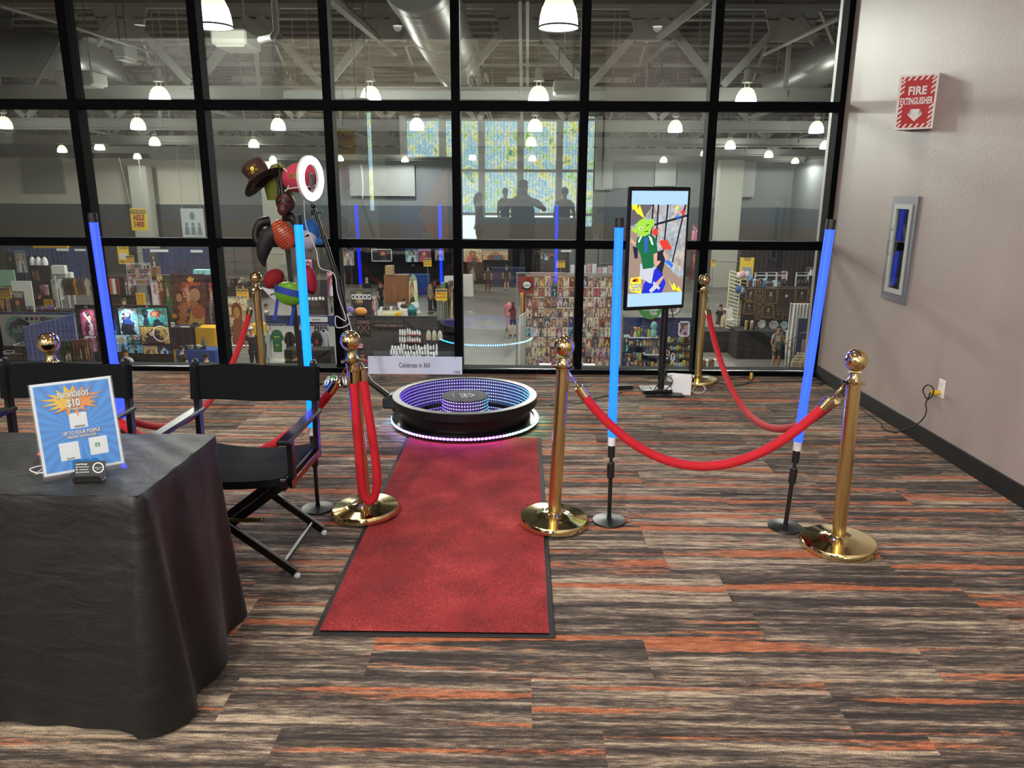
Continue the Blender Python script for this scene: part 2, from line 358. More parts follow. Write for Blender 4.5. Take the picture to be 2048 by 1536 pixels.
mb = MB(); mb.box((2.25, YB+.02, 2.3), (.28, .04, 3.6)); mb.box((-5.2, YB+.02, 2.6), (.12, .04, 3.2)); mb.build('window_pane', MUR, w2, 0)
# ceiling cans
for cx, cy in CANS:
    t = thing('recessed_downlight', 'round recessed ceiling downlight '+('near the glass wall' if cy > 4 else 'over the lobby floor'), 'ceiling light', (cx, cy, CEIL), 0, 'lobby ceiling downlights')
    t['label'] = 'round recessed downlight in the lobby ceiling'
    mb = MB(); mb.lathe([(.09, -.012), (.115, -.012), (.115, -.001), (.09, -.001)], n=24, cap=False); mb.build('trim_ring', WHITE, t)
    mb = MB(); mb.lathe([(0, -.004), (.09, -.004), (.09, -.001), (0, -.001)], n=24); mb.build('lamp_lens', emis('can_lens', (1, .93, .8), 3.5), t)
for x, y in ((-5.5, -5), (-.5, -5), (-5.5, -10), (-.5, -10)):  # unseen lamps added to brighten the lobby in place of its daylight
    light('POINT', 'lobby_fill_glow', (x-1.8, y, 6.4), 950, (1, .97, .9), .3)
    t = thing('lobby_fill_lamp', 'added unseen round fill lamp under the high lobby ceiling', 'lamp', (x, y, 7.4), 0, 'added lobby fill lamps')
    mb = MB(); mb.lathe([(.02, 0), (.02, -.2), (.3, -.3), (.36, -.42), (.34, -.42), (.02, -.25)], n=20); mb.build('shade', WHITE, t)

# ================================================================== red carpet runner
RC = [onz(625, 1272), onz(1112, 1278), onz(1080, 865), onz(808, 885)]
x0 = (RC[0].x+RC[3].x)/2; x1 = (RC[1].x+RC[2].x)/2; y0 = RC[0].y; y1 = 4.87
rug = thing('carpet_runner', 'long red entrance mat with a black rubber edge, leading to the round platform', 'carpet', (0, 0, 0))
def redpile():
    t = NT('red_carpet_pile'); tc = t.n('TexCoord'); n = t.n('TexNoise'); n.inputs['Scale'].default_value = 4.5; n.inputs['Detail'].default_value = 6; t.l(tc.outputs['Object'], n.inputs['Vector'])
    g = t.n('TexNoise'); g.inputs['Scale'].default_value = 230; g.inputs['Detail'].default_value = 3; t.l(tc.outputs['Object'], g.inputs['Vector'])
    f = t.math('ADD', t.math('MULTIPLY', n.outputs[0], .35), t.math('MULTIPLY', g.outputs[0], .65))
    t.t.links.new(t.ramp(f, [(.33, '4f0f12'), (.5, '8f2326'), (.62, 'b8393a'), (.75, 'd08a86')]), t.b.inputs['Base Color']); t.b.inputs['Roughness'].default_value = 1
    bp = t.n('Bump'); bp.inputs['Strength'].default_value = .9; bp.inputs['Distance'].default_value = .006; t.l(g, bp.inputs['Height']); t.l(bp, t.b.inputs['Normal']); return t.m
mb = MB(); mb.box(((x0+x1)/2, (y0+y1)/2, .003), (x1-x0, y1-y0, .006), bev=.002); mb.build('rubber_edge', RUB, rug)
mb = MB()
mb.grid(lambda u, v: (x0+.022+u*(x1-x0-.044), y0+.022+v*(y1-y0-.044), .0105+.0015*math.sin(v*26)*math.sin(u*7)+(.004*math.exp(-((v-.90)/.02)**2))), 20, 120)
mb.grid(lambda u, v: (x0+.022+u*(x1-x0-.044), y0+.022+v*(y1-y0-.044), .006), 2, 2); mb.build('carpet_pile', redpile(), rug)

# ================================================================== stanchions and ropes
def stanchion(x, y, label, lean=(0, 0), h=.955):
    t = thing('stanchion', label, 'stanchion post', (x, y, .013 if 'red mat' in label else 0), 0, 'brass stanchions around the photo area', rx=lean[1], ry=lean[0])
    mb = MB(); mb.lathe([(0, 0), (.166, 0), (.172, .006), (.172, .028), (.166, .037), (.10, .044), (.045, .052), (.034, .062), (.03, .062)], n=64); mb.build('base', GOLD, t)
    mb = MB(); mb.lathe([(.0315, .05), (.0315, h-.165), (.0255, h-.163)], n=40); mb.build('post', GOLDB, t)
    mb = MB(); z = h-.165
    mb.lathe([(.034, z), (.034, z+.006), (.028, z+.008), (.054, z+.012), (.054, z+.016), (.036, z+.02), (.026, z+.034), (.021, z+.047), (.02, z+.058), (.03, z+.062)], n=40); mb.build('rope_ring', GOLD, t)
    mb = MB(); mb.ball((0, 0, h-.05), .05, 32, 20); mb.build('ball_finial', GOLD, t)
    return t
SP = {}
def st(key, px, py, label, lean=(0, 0)):
    p = onz(px, py); SP[key] = (p.x, p.y); stanchion(p.x, p.y, label, lean)
st('C', 732, 1030, 'brass stanchion left of the red mat, with a folded red rope hanging on it', (R(-2.4), 0))
st('D', 1107, 1050, 'brass stanchion standing on the right edge of the red mat', (R(2.2), 0))
st('F', 1675, 1093, 'brass stanchion nearest the viewer, in front of the right wall', (R(-1.2), 0))
st('E', 1395, 764, 'brass stanchion by the window beside the white cube', (0, 0))
SP['A'] = (ony(97, 700, 3.52).x, 3.53); stanchion(*SP['A'], 'brass stanchion standing behind the left folding chair')
SP['B'] = (ony(515, 600, 6.42).x, 6.42); stanchion(*SP['B'], 'brass stanchion at the window beside the rack of hats and masks')
VEL = mat('red_velvet', 'b4041c', .8, bump=.15, bscale=60, sheen=.04, var=.06)
def rope(a, b, sag, label, off=(0, 0), ra=None, rb=None, z0=.80, z1=.80):
    """velvet rope between two stanchions with a brass end cap and snap hook at each end"""
    A = Vector((a[0], a[1], z0)); B = Vector((b[0], b[1], z1)); d = (B-A); d.z = 0; L = d.length; u = d/L
    A = A+u*.055; B = B-u*.055; N = 48
    P = []
    for i in range(N+1):
        s_ = i/N; p = A.lerp(B, s_); k = 4*s_*(1-s_); p.z -= sag*(k**.92); P.append(p)
    t = thing('velvet_rope', label, 'barrier rope', (0, 0, 0), 0, 'red velvet barrier ropes')
    mb = MB(); mb.tube(P[3:-3], .0225, 16); mb.build('rope_body', VEL, t)
    for e in (0, 1):
        Q = P if not e else P[::-1]; dirv = (Q[3]-Q[1]).normalized()
        mb = MB(); mb.tube([Q[3]-dirv*.05, Q[3]-dirv*.045, Q[3]+dirv*.012], [.014, .0245, .0245], 16); mb.build('end_cap', GOLD, t)
        mb = MB(); c = Q[3]-dirv*.062; s2 = dirv.cross(Vector((0, 0, 1))).normalized()
        h_ = (Q[0]-c); 
        mb.tube([c+dirv*.016, c], .006, 8); mb.tube([c+(h_*.5)*(1-math.cos(x))*1.0+ s2*.012*math.sin(x) for x in [k*2*PI/14 for k in range(14)]], .003, 6, closed=True); mb.build('snap_hook', GOLD, t)
    return t
rope(SP['D'], SP['F'], .44, 'red velvet rope hanging in a deep curve from the mat to the right front post')
rope(SP['E'], SP['F'], .62, 'red velvet rope running from the window post towards the right front post')
rope(SP['A'], SP['C'], .50, 'red velvet rope sagging behind the two folding chairs')
rope(SP['B'], SP['A'], .70, 'red velvet rope falling from the post beside the mask rack')
t = thing('velvet_rope', 'red velvet rope folded in two and hooked on one post left of the red mat', 'barrier rope', (0, 0, 0), 0, 'red velvet barrier ropes')
cx, cy = SP['C']; cx -= .033
P = [Vector((cx+x_, cy-.066-y_, z_)) for x_, y_, z_ in ((.02, 0, .735), (.022, .004, .6), (.03, .006, .4), (.034, .012, .22), (.046, .014, .14), (.075, .014, .11), (.103, .01, .15), (.113, .004, .25), (.1, 0, .42), (.078, -.004, .6), (.062, -.008, .745))]
def smoothp(P, k=6):
    out = []
    for i in range(len(P)-1):
        a, b, c, d = P[max(i-1, 0)], P[i], P[i+1], P[min(i+2, len(P)-1)]
        for j in range(k):
            s_ = j/k; out.append(.5*((2*b)+(c-a)*s_+(2*a-5*b+4*c-d)*s_**2+(3*b-3*c+d-a)*s_**3))
    return out+[P[-1]]
mb = MB(); mb.tube(smoothp(P), .022, 16); mb.build('rope_body', VEL, t)
for q in (P[0], P[-1]):
    mb = MB(); mb.lathe([(.024, -.012), (.024, .045), (.012, .05)], q, 20); mb.build('end_cap', GOLD, t)
    mb = MB(); c = q+Vector((0, 0, .068)); mb.tube([c+Vector((.011*math.cos(a), 0, .02*math.sin(a))) for a in [k*PI/6 for k in range(12)]], .003, 6, closed=True); mb.build('snap_hook', GOLD, t)

# ================================================================== LED tubes on microphone stands
def tubelight(x, y, label, core, top=1.512, lean=0):
    t = thing('led_tube_light', label, 'tube light', (x, y, 0), 0, 'blue tube lights on stands', ry=lean)
    mb = MB(); mb.lathe([(0, 0), (.083, 0), (.085, .004), (.083, .011), (.03, .017), (.012, .02), (.012, .03)], n=40); mb.build('base', BLKM, t)
    mb = MB(); mb.lathe([(.0105, .018), (.0105, .3)], n=16); mb.build('lower_pole', BLKM, t)
    mb = MB(); mb.lathe([(.011, .235), (.017, .24), (.0185, .25), (.0185, .315), (.013, .322)], n=16); mb.build('height_clutch', BLKP, t)
    mb = MB(); mb.lathe([(.0085, .3), (.0085, .345), (.0175, .348), (.0175, .415)], n=20); mb.build('tube_socket', BLKP, t)
    mb = MB(); mb.lathe([(.0195, .41), (.0195, .455)], n=20); mb.build('end_collar', WHITE, t)
    mb = MB(); mb.lathe([(.0205, .455), (.0205, top-.045)], n=24)
    mb.build('glowing_tube', emis('tube_glow_'+label[:9], core, 1), t)
    mb = MB(); mb.lathe([(.021, top-.045), (.021, top)], n=24); mb.build('top_cap', BLKP, t)
    l = light('POINT', 'tube_light_glow', (0, -.04, 1.0), .0, (.1, .3, 1), .03); bpy.data.objects.remove(l)
    return t
p = onz(636, 1018); tubelight(p.x, p.y, 'cyan-blue tube light on a black stand behind the right folding chair', (.0, .40, 7.5), lean=R(-.3))
p = onz(1218, 1043); tubelight(p.x, p.y, 'bright blue tube light standing left of the television', (.012, .28, 7.0), lean=R(-.3))
p = onz(1582, 1059); tubelight(p.x-.022, p.y+.022, 'blue tube light beside the nearest right stanchion', (.04, .15, 7), lean=R(2.5))
tubelight(ony(183, 450, 3.75).x+.02, 3.78, 'blue-violet tube light behind the left folding chair', (.045, .11, 7), lean=R(-1.0))

# ================================================================== round 360 platform
PC = Vector((-.405, 5.225, 0))
pl = thing('spin_platform', 'round black video booth platform with rings of purple and blue lights', 'platform', PC)
def leds(name, count, es, stops, rest=.12, dim=1.0, thresh=.2):
    t = NT(name); tc = t.n('TexCoord'); sp = t.n('SeparateXYZ'); t.l(tc.outputs['Object'], sp.inputs[0])
    a = t.math('ARCTAN2', sp.outputs[1], sp.outputs[0]); a = t.math('DIVIDE', t.math('ADD', a, PI), 2*PI)
    fr = t.math('ABSOLUTE', t.math('SUBTRACT', t.math('FRACT', t.math('MULTIPLY', a, count)), .5)); on = t.math('LESS_THAN', fr, thresh)
    c = t.ramp(a, stops); k = t.n('VectorMath', operation='SCALE'); t.t.links.new(c, k.inputs[0]); t.t.links.new(t.math('ADD', t.math('MULTIPLY', on, es), rest), k.inputs['Scale'])
    t.l(k, t.b.inputs['Emission Color']); t.b.inputs['Emission Strength'].default_value = 1; t.b.inputs['Base Color'].default_value = (.1, .08, .15, 1); t.b.inputs['Roughness'].default_value = .3; return t.m
RO = .52; RI = .468
# angle 0 = left (-x), .25 = front (-y), .5 = right, .75 = back
well = [(0, '6a3cff'), (.12, '9a4dff'), (.3, '7a40ff'), (.42, '38b8b0'), (.52, '4fd0d8'), (.6, '5aa0ff'), (.70, '8ab0ff'), (.78, '8a78ff'), (1, '6a3cff')]
ringc = [(0, '6ac0ff'), (.1, '9090ff'), (.2, 'b060ff'), (.34, 'c060ff'), (.36, '90e0b0'), (.5, '9cf0c8'), (.7, '50b0ff'), (.9, '30c0ff'), (1, '6ac0ff')]
mb = MB(); mb.lathe([(RI, .205), (RI, .212), (RO-.004, .212), (RO, .208), (RO, .155), (RO-.006, .15), (.47, .15), (RI, .15)], n=96, cap=False); mb.build('rim', mat('glossy_black_rim', '060608', .4), pl)
mb = MB(); mb.lathe([(.476, .15), (.471, .026), (.45, .022)], n=96, cap=False); mb.build('drum', mat('black_drum', '0a0a0d', .3), pl)
mb = MB(); mb.lathe([(.345, .0), (.345, .028), (0, .028)], n=64); mb.build('base', BLKM, pl)
mb = MB(); mb.lathe([(.50, .022), (.528, .022), (.528, .055), (.50, .055), (.50, .022)], n=96, cap=False); mb.lathe([(.4, .03), (.50, .03), (.50, .045), (.4, .045)], n=64, cap=False); mb.build('spin_ring', BLKM, pl)
o = MB().lathe([(.529, .034), (.532, .036), (.532, .046), (.529, .048)], n=160, cap=False).build('ring_light_strip', leds('strip_leds', 130, 60, ringc, 2.2, thresh=.18), pl)
WELLM = leds('well_leds', 150, 6.0, well, .05)
mw = mat('violet_lit_wall', '4a4668', .2)
mb = MB(); mb.lathe([(RI, .205), (RI, .032)], n=128, cap=False); mb.build('well_wall', mw, pl)
for k in range(7):  # top row is the strip; lower rows are its mirror images made as lights
    z = .199-.0245*k
    MB().lathe([(RI-.0015, z-.0028), (RI-.0015, z+.0028)], n=128, cap=False).build('wall_led_and_mirror_row', WELLM, pl)
mb = MB(); mb.lathe([(0, .032), (RI, .032)], n=96, cap=False); mb.build('mirror_floor', mat('dark_mirror', 'b0a8d0', .02, 1), pl)
mb = MB(); mb.lathe([(.165, .032), (.165, .19)], n=64, cap=False); mb.build('centre_column', mw, pl)
CEN = leds('centre_leds', 52, 6.0, [(0, '7a50ff'), (.2, 'c890ff'), (.34, 'b070ff'), (.42, '60a0b0'), (.5, '5090c0'), (.75, '6a60ff'), (1, '7a50ff')], .05)
for k in range(7):  # below the top row, reflections of the ring added as glowing rows
    z = .186-.0235*k
    MB().lathe([(.1665, z-.0028), (.1665, z+.0028)], n=64, cap=False).build('column_led_and_mirror_row', CEN, pl)
lid = MB().lathe([(.0, .19), (.168, .19), (.17, .196), (.168, .2), (0, .2)], n=64).build('centre_disc', mat('matt_black_disc', '17181b', .6), pl)
mb = MB(); mb.T = Matrix.Translation((.02, 0, .2006)) @ Matrix.Rotation(R(-90), 4, 'X') @ Matrix.Scale(1, 4)
def flat(mbb, pts, close=True, r=.004):
    mbb.tube([(x, 0, z) for x, z in pts], r, 6, closed=close)
mb = MB(); mb.T = Matrix.Translation((0, 0, .2008)) @ Matrix.Rotation(R(-75), 4, 'Z') @ Matrix.Diagonal((1, 1, .15, 1)) @ Matrix.Rotation(R(-90), 4, 'X')
flat(mb, [(.035*math.cos(a), .03+.035*math.sin(a)) for a in [k*PI/8 for k in range(16)]])
for s_ in (-1, 0, 1): flat(mb, [(s_*.045+.018*math.cos(a), -.012+.02*math.sin(a)) for a in [k*PI/6 for k in range(12)]], r=.0035)
flat(mb, [(-.05, .05), (-.02, .02), (.02, .06), (.05, .03)], False)
mb.build('disc_logo', mat('logo_white', 'd8d8de', .5), lid)
mb = MB(); mb.T = Matrix.Translation((-.075, 0, .2008)) @ Matrix.Rotation(R(-75), 4, 'Z') @ Matrix.Rotation(R(90+180), 4, 'X'); 
mb = MB(); mb.T = Matrix.Translation((-.09, .0, .2008)) @ Matrix.Rotation(R(-80), 4, 'Z') @ Matrix.Rotation(R(-90), 4, 'X')
mb.text('PHOTO BOOTH', .011, 0, 0, 0, w=.1); mb.build('disc_lettering', mat('logo_white', 'd8d8de', .5), lid)
MB().lathe([(0, .2035), (RI, .2035), (RI, .2055), (0, .2055)], n=64).build('glass_top', clear('platform_glass', (.98, .98, 1), .05), pl)
# spinner arm with ring light
arm = thing('ring_light_arm', 'black spinner arm and pole rising from the platform hinge to a white ring light', 'light arm', (0, 0, 0))
h0 = ony(783, 808, 5.42); h1 = ony(741, 765, 5.62); h2 = ony(703, 700, 5.8); h3 = ony(676, 560, 5.85); h4 = ony(627, 412, 5.9)
h0.z = max(h0.z, .09)
mb = MB(); mb.box((h0.x, h0.y, h0.z-.0), (.12, .09, .085), bev=.012); mb.tube([(h0.x+.01, h0.y-.05, h0.z+.035), (h0.x+.01, h0.y+.05, h0.z+.035)], .035, 16); mb.bar(h0+Vector((.03, -.02, -.05)), PC+Vector((-.48, .1, .04)), .05, .02); mb.build('hinge_block', BLKP, arm)
mb = MB(); mb.tube([h0+Vector((0, 0, .03)), h1, h2], [.022, .022, .02], 14); mb.build('lower_arm', BLKM, arm)
mb = MB(); mb.tube([h2, h3], .024, 14); mb.tube([h3, h3.lerp(h4, .55)], .018, 14); mb.build('pole', BLKM, arm)
mb = MB(); mb.tube([h3.lerp(h4, .5), h4], .013, 12); mb.tube([h4-Vector((0, 0, .07)), h4-Vector((0, 0, .03))], .022, 12); mb.tube([h3.lerp(h4, .56), h3.lerp(h4, .6)], .022, 12); mb.ball(h4, .02); mb.tube([h4+Vector((.01, 0, -.05)), h4+Vector((.07, -.01, -.045))], .007, 8); mb.build('upper_pole', BLKM, arm)
rc = ony(623, 357, 5.9)
ringr = Matrix.Rotation(R(73), 4, 'Z')
def ringm(ra, rb, y0, y1, n=48):
    m_ = MB(); m_.T = Matrix.Translation(rc) @ ringr; m_.lathe([(ra, y0), (rb, y0), (rb, y1), (ra, y1), (ra, y0)], (0, 0, 0), n, cap=False, ax=(0, -1, 0)); return m_
RR = .163
m_ = ringm(.104, RR+.006, -.022, -.002); m_.build('ring_housing', WHITE, arm)
m_ = ringm(.107, RR, -.002, .008); m_.build('ring_diffuser', emis('ring_light_glow', (1, .99, .95), 4.5), arm)
mb = MB(); mb.T = Matrix.Translation(rc) @ ringr; mb.box((0, 0, -.01), (.05, .02, .1), bev=.006); mb.tube([(0, 0, -.06), (0, 0, -.118)], .008, 8); mb.tube([(0, .015, -.12), (0, .015, -.2)], .01, 8); mb.build('phone_clamp', mat('clamp_grey', '5a6062', .4), arm)
cab = solo('power_cable', MB().tube(smoothp([Vector(v) for v in [tuple(ony(608, 400, 6.0)), tuple(ony(612, 450, 6.0)), tuple(ony(632, 500, 6.0)), tuple(ony(640, 535, 5.95)), tuple(ony(668, 548, 5.8)), tuple(ony(676, 590, 5.78)), tuple(ony(692, 640, 5.75)), tuple(ony(672, 632, 5.75)), tuple(ony(674, 655, 5.75)), tuple(ony(698, 648, 5.75)), tuple(ony(694, 628, 5.75)), tuple(ony(706, 668, 5.78))]]), .0035, 6), WHITE, 'thin white cable looped around the ring light pole', 'cable')
# ================================================================== television on a pole stand
tp = onz(1318, 786); tvx, tvy = tp.x+.02, tp.y+.02
tv = thing('television', 'upright television on a black pole stand showing a person in a green mask', 'television', (tvx, tvy, 0))
mb = MB(); mb.box((0, .0, .012), (.32, .34, .012), bev=.004); mb.box((0, 0, .03), (.16, .16, .025), bev=.005); mb.build('base', BLKM, tv)
mb = MB(); mb.tube([(0, .02, .03), (0, .02, .9)], .028, 14); mb.tube([(0, .02, .9), (0, .02, 1.35)], .02, 14); mb.build('pole', BLKM, tv)
tw, thh = .545, .955; TC = rect(1246, 376, 1385, 618, tvy-.1); tcx = TC[0]-tvx; tcz = 1.192
q = Matrix.Translation((tcx, -.08, tcz)) @ Matrix.Rotation(R(20), 4, 'Z')
mb = MB(); mb.T = q; mb.box((0, .01, 0), (tw, .03, thh), bev=.008); mb.box((0, .045, 0), (tw*.8, .05, thh*.8), bev=.02); mb.box((0, .09, -.1), (.2, .06, .25)); mb.build('housing', mat('glossy_black_bezel', '08090c', .15), tv)
SCR = {}
def E_(h, k=1.0): 
    c = srgb(h); return emis('screen_'+h+str(k), c[:3], k)
mats = [E_('a9cdf2', .95), art('screen_booth_photo', ['76808c', 'b4c0ca', '8d98a4', 'c9d4dc', '9aa6b0', 'a8a29c'], 9, .75, .3, 0), E_('f2e62e'), E_('4a9f4a', .9), E_('9ccf3f'), E_('c9ccd8', .9), E_('2b5bc8'), E_('d63a2c'), E_('1d2238', .8), E_('1a2bd0', .9), E_('a98f80', .8), E_('d9a78c', .9), E_('0e6b40', .9), E_('2b6fd6'), E_('ffffff'), E_('6a6468', .8)]
mb = MB(); mb.T = q; sw, sh = .495, .895
mb.mi = 0; mb.box((0, -.0055, 0), (sw, .001, sh))
Y0 = [-.0062]
def P_(mi, pts, lift=0):
    mb.mi = mi; Y0[0] -= .00004
    mb.poly([((u-.5)*sw, (.5-v)*sh) for u, v in pts], Y0[0]-lift, Y0[0]+.0004)
def C_(mi, u, v, ru, rv, n=20, a=0): P_(mi, [(u+ru*math.cos(k*2*PI/n+a), v+rv*math.sin(k*2*PI/n+a)) for k in range(n)])
P_(1, [(0, .115), (1, .115), (1, .885), (0, .885)])
P_(10, [(0, .3), (.2, .42), (.3, .62), (.28, .885), (0, .885)]); P_(15, [(.0, .115), (.38, .115), (.2, .25), (0, .3)])
P_(10, [(.55, .58), (1, .8), (1, .885), (.6, .885)]); P_(13, [(.62, .55), (.8, .64), (.78, .67), (.6, .59)])
for u0, u1 in ((.38, .35), (.47, .46), (.64, .60), (.96, .78)): P_(8, [(u0-.012, .115), (u0+.018, .115), (u1+.012, .62), (u1-.012, .62)])
P_(8, [(.4, .28), (1, .2), (1, .22), (.4, .3)])
P_(9, [(.38, .72), (.5, .66), (.6, .7), (.68, .8), (.62, .885), (.25, .885), (.28, .8)])
P_(8, [(.05, .47), (.14, .48), (.15, .57), (.1, .58)])
P_(8, [(.5, .52), (.63, .5), (.64, .62), (.6, .72), (.5, .66)]); P_(11, [(.62, .5), (.7, .6), (.66, .6), (.6, .54)])
P_(7, [(.52, .43), (.56, .42), (.66, .42), (.76, .49), (.74, .505), (.6, .5), (.55, .46)]); C_(7, .44, .35, .05, .03)
P_(5, [(.2, .62), (.46, .65), (.42, .8), (.36, .79), (.34, .69), (.31, .77), (.2, .75)])
P_(11, [(.02, .4), (.14, .46), (.12, .48), (0, .43)]); P_(11, [(.42, .5), (.48, .5), (.5, .6), (.57, .6), (.54, .63), (.42, .62)])
P_(12, [(.16, .38), (.3, .36), (.4, .38), (.48, .46), (.5, .51), (.43, .52), (.44, .66), (.25, .67), (.2, .55), (.12, .47)])
P_(12, [(.2, .375), (.12, .4), (.1, .47), (.17, .485), (.22, .43)]); P_(12, [(.4, .375), (.47, .42), (.5, .53), (.43, .54), (.38, .44)]); P_(11, [(.43, .54), (.49, .53), (.5, .6), (.54, .63), (.5, .65), (.44, .62)])
P_(14, [(.18, .38), (.22, .37), (.16, .44), (.14, .43)]); P_(14, [(.32, .375), (.38, .4), (.42, .46), (.39, .46)])
P_(6, [(.25, .4), (.31, .4), (.3, .47), (.31, .53), (.27, .53)])
C_(4, .23, .31, .14, .075, a=.3); P_(4, [(.28, .25), (.4, .235), (.42, .29), (.36, .31)]); P_(4, [(.0, .33), (.1, .30), (.15, .34), (.08, .355)])
C_(14, .175, .315, .03, .012); C_(8, .178, .316, .012, .008); P_(8, [(.24, .345), (.32, .335), (.31, .345), (.25, .35)]); P_(8, [(.27, .29), (.33, .28), (.33, .285), (.27, .3)])
P_(5, [(.38, .86), (.5, .79), (.55, .83), (.42, .885)]); P_(11, [(.5, .79), (.62, .73), (.64, .75), (.54, .83)]); P_(5, [(.46, .78), (.58, .84), (.56, .86), (.44, .8)])
for o_ in ((0, 0), (.75, .64)):
    a, b = o_; P_(2, [(a+.0+.0*0, b+.115)]+[(a+u, b+v) for u, v in ((.1, .115), (.11, .16), (.14, .115), (.24, .235), (.13, .195), (.12, .2), (.04, .15), (.02, .165))] if not a else [(.72, .76), (.8, .83), (.83, .8), (.9, .86), (.92, .83), (.985, .885), (.9, .875), (.88, .86), (.82, .87)])
def star(mi, u, v, r): P_(mi, [(u+(r if k % 2 == 0 else r*.3)*math.cos(k*PI/4)*1.0, v+(r if k % 2 == 0 else r*.3)*math.sin(k*PI/4)*.62) for k in range(8)])
star(2, .80, .145, .05); star(7, .92, .18, .07); star(13, .83, .22, .06)
P_(2, [(.04, .745), (.22, .735), (.24, .885), (.05, .865), (.02, .83), (.05, .8)]); C_(7, .13, .765, .05, .017); C_(8, .1, .77, .03, .01)
mb.mi = 6; mb.text('TUCSON', .034, (.13-.5)*sw, (.5-.835)*sh, Y0[0]-.001, w=.088, bold=.03)
mb.text('COMIC-CON', .02, (.13-.5)*sw, (.5-.862)*sh, Y0[0]-.001, w=.085, bold=.02)
mb.build('screen', mats, tv, 0)
mb = MB(); mb.tube(smoothp([Vector(v) for v in ((.03, .03, .8), (.07, .02, .6), (.02, -.02, .45), (.05, -.01, .25), (-.03, -.05, .1), (-.1, -.12, .03))]), .004, 6)
mb.tube(smoothp([Vector(v) for v in ((.02, .05, .7), (-.05, .03, .4), (.06, .0, .28), (-.04, -.03, .2), (.08, -.06, .12), (.0, -.1, .03))]), .004, 6); mb.build('cable', RUB, tv)
p = onz(1366, 790); q1 = Matrix.Rotation(R(-14), 3, 'Z')
solo('product_box', MB().box((0, 0, .075), (.16, .14, .15), bev=.004), mat('white_card', 'e3e3e6', .6), 'white cube box on the carpet right of the television stand', 'box', (p.x, p.y+.07, 0), R(-14))
p = onz(1350, 772); solo('power_adapter', MB().box((0, 0, .035), (.07, .06, .07), bev=.006), WHITE, 'small white power block behind the white cube', 'power adapter', (p.x-.0, p.y+.17, 0), .2)
p = onz(1250, 778); solo('power_brick', MB().box((0, 0, .017), (.13, .06, .034), bev=.008), BLKP, 'black power brick lying left of the television stand', 'power adapter', (p.x, p.y, 0), R(6))
p = onz(1293, 783); mb = MB(); mb.box((0, 0, .012), (.11, .05, .024), Matrix.Rotation(R(8), 3, 'Z'), bev=.005); mb.mi = 1; mb.box((0, -.002, .0245), (.07, .022, .001), Matrix.Rotation(R(8), 3, 'Z'))
solo('media_player', mb, [BLKP, WHITE], 'small black box with a white label at the foot of the television', 'media player', (p.x, p.y-.11, .0185))
def cord(name, pts, r, m, label, cat='cable'):
    return solo(name, MB().tube(smoothp([Vector(p) for p in pts]), r, 6), m, label, cat)
def fz(px, py, z=.006): v = onz(px, py, 0); return (v.x, v.y, z)
cord('charging_cable', [fz(1375, 775), fz(1395, 765), fz(1410, 775), fz(1404, 787), fz(1385, 784), fz(1398, 770, .012), fz(1412, 780)], .003, WHITE, 'thin white cable coiled beside the white cube')
cord('extension_cord', [fz(1440, 768), fz(1470, 772), fz(1500, 766), fz(1490, 758, .014), fz(1455, 760), fz(1470, 768, .014), fz(1540, 765), fz(1600, 764), fz(1650, 760), fz(1640, 771), fz(1605, 770), fz(1660, 766)], .004, RUB, 'black cord in loops on the carpet by the window near the right corner')
cord('plug_lead', [fz(1500, 764), (ony(1508, 750, 6.6).x, 6.6, .02), (ony(1504, 742, 6.64).x, 6.64, .07), (ony(1490, 735, 6.66).x, 6.66, .10)], .003, RUB, 'thin black lead running up to the window sill behind the drooping rope')
p = onz(1506, 762); solo('cord_connector', MB().lathe([(.012, 0), (.014, .01), (.014, .05), (.01, .06)], n=12), mat('yellow_plug', 'c9a524', .5), 'yellow plug standing at the foot of the window', 'plug', (p.x, 6.6, 0))
cord('speaker_lead', [fz(1100, 812), fz(1130, 806), fz(1160, 808), fz(1195, 797), fz(1245, 786)], .004, RUB, 'black lead on the carpet between the platform and the television')
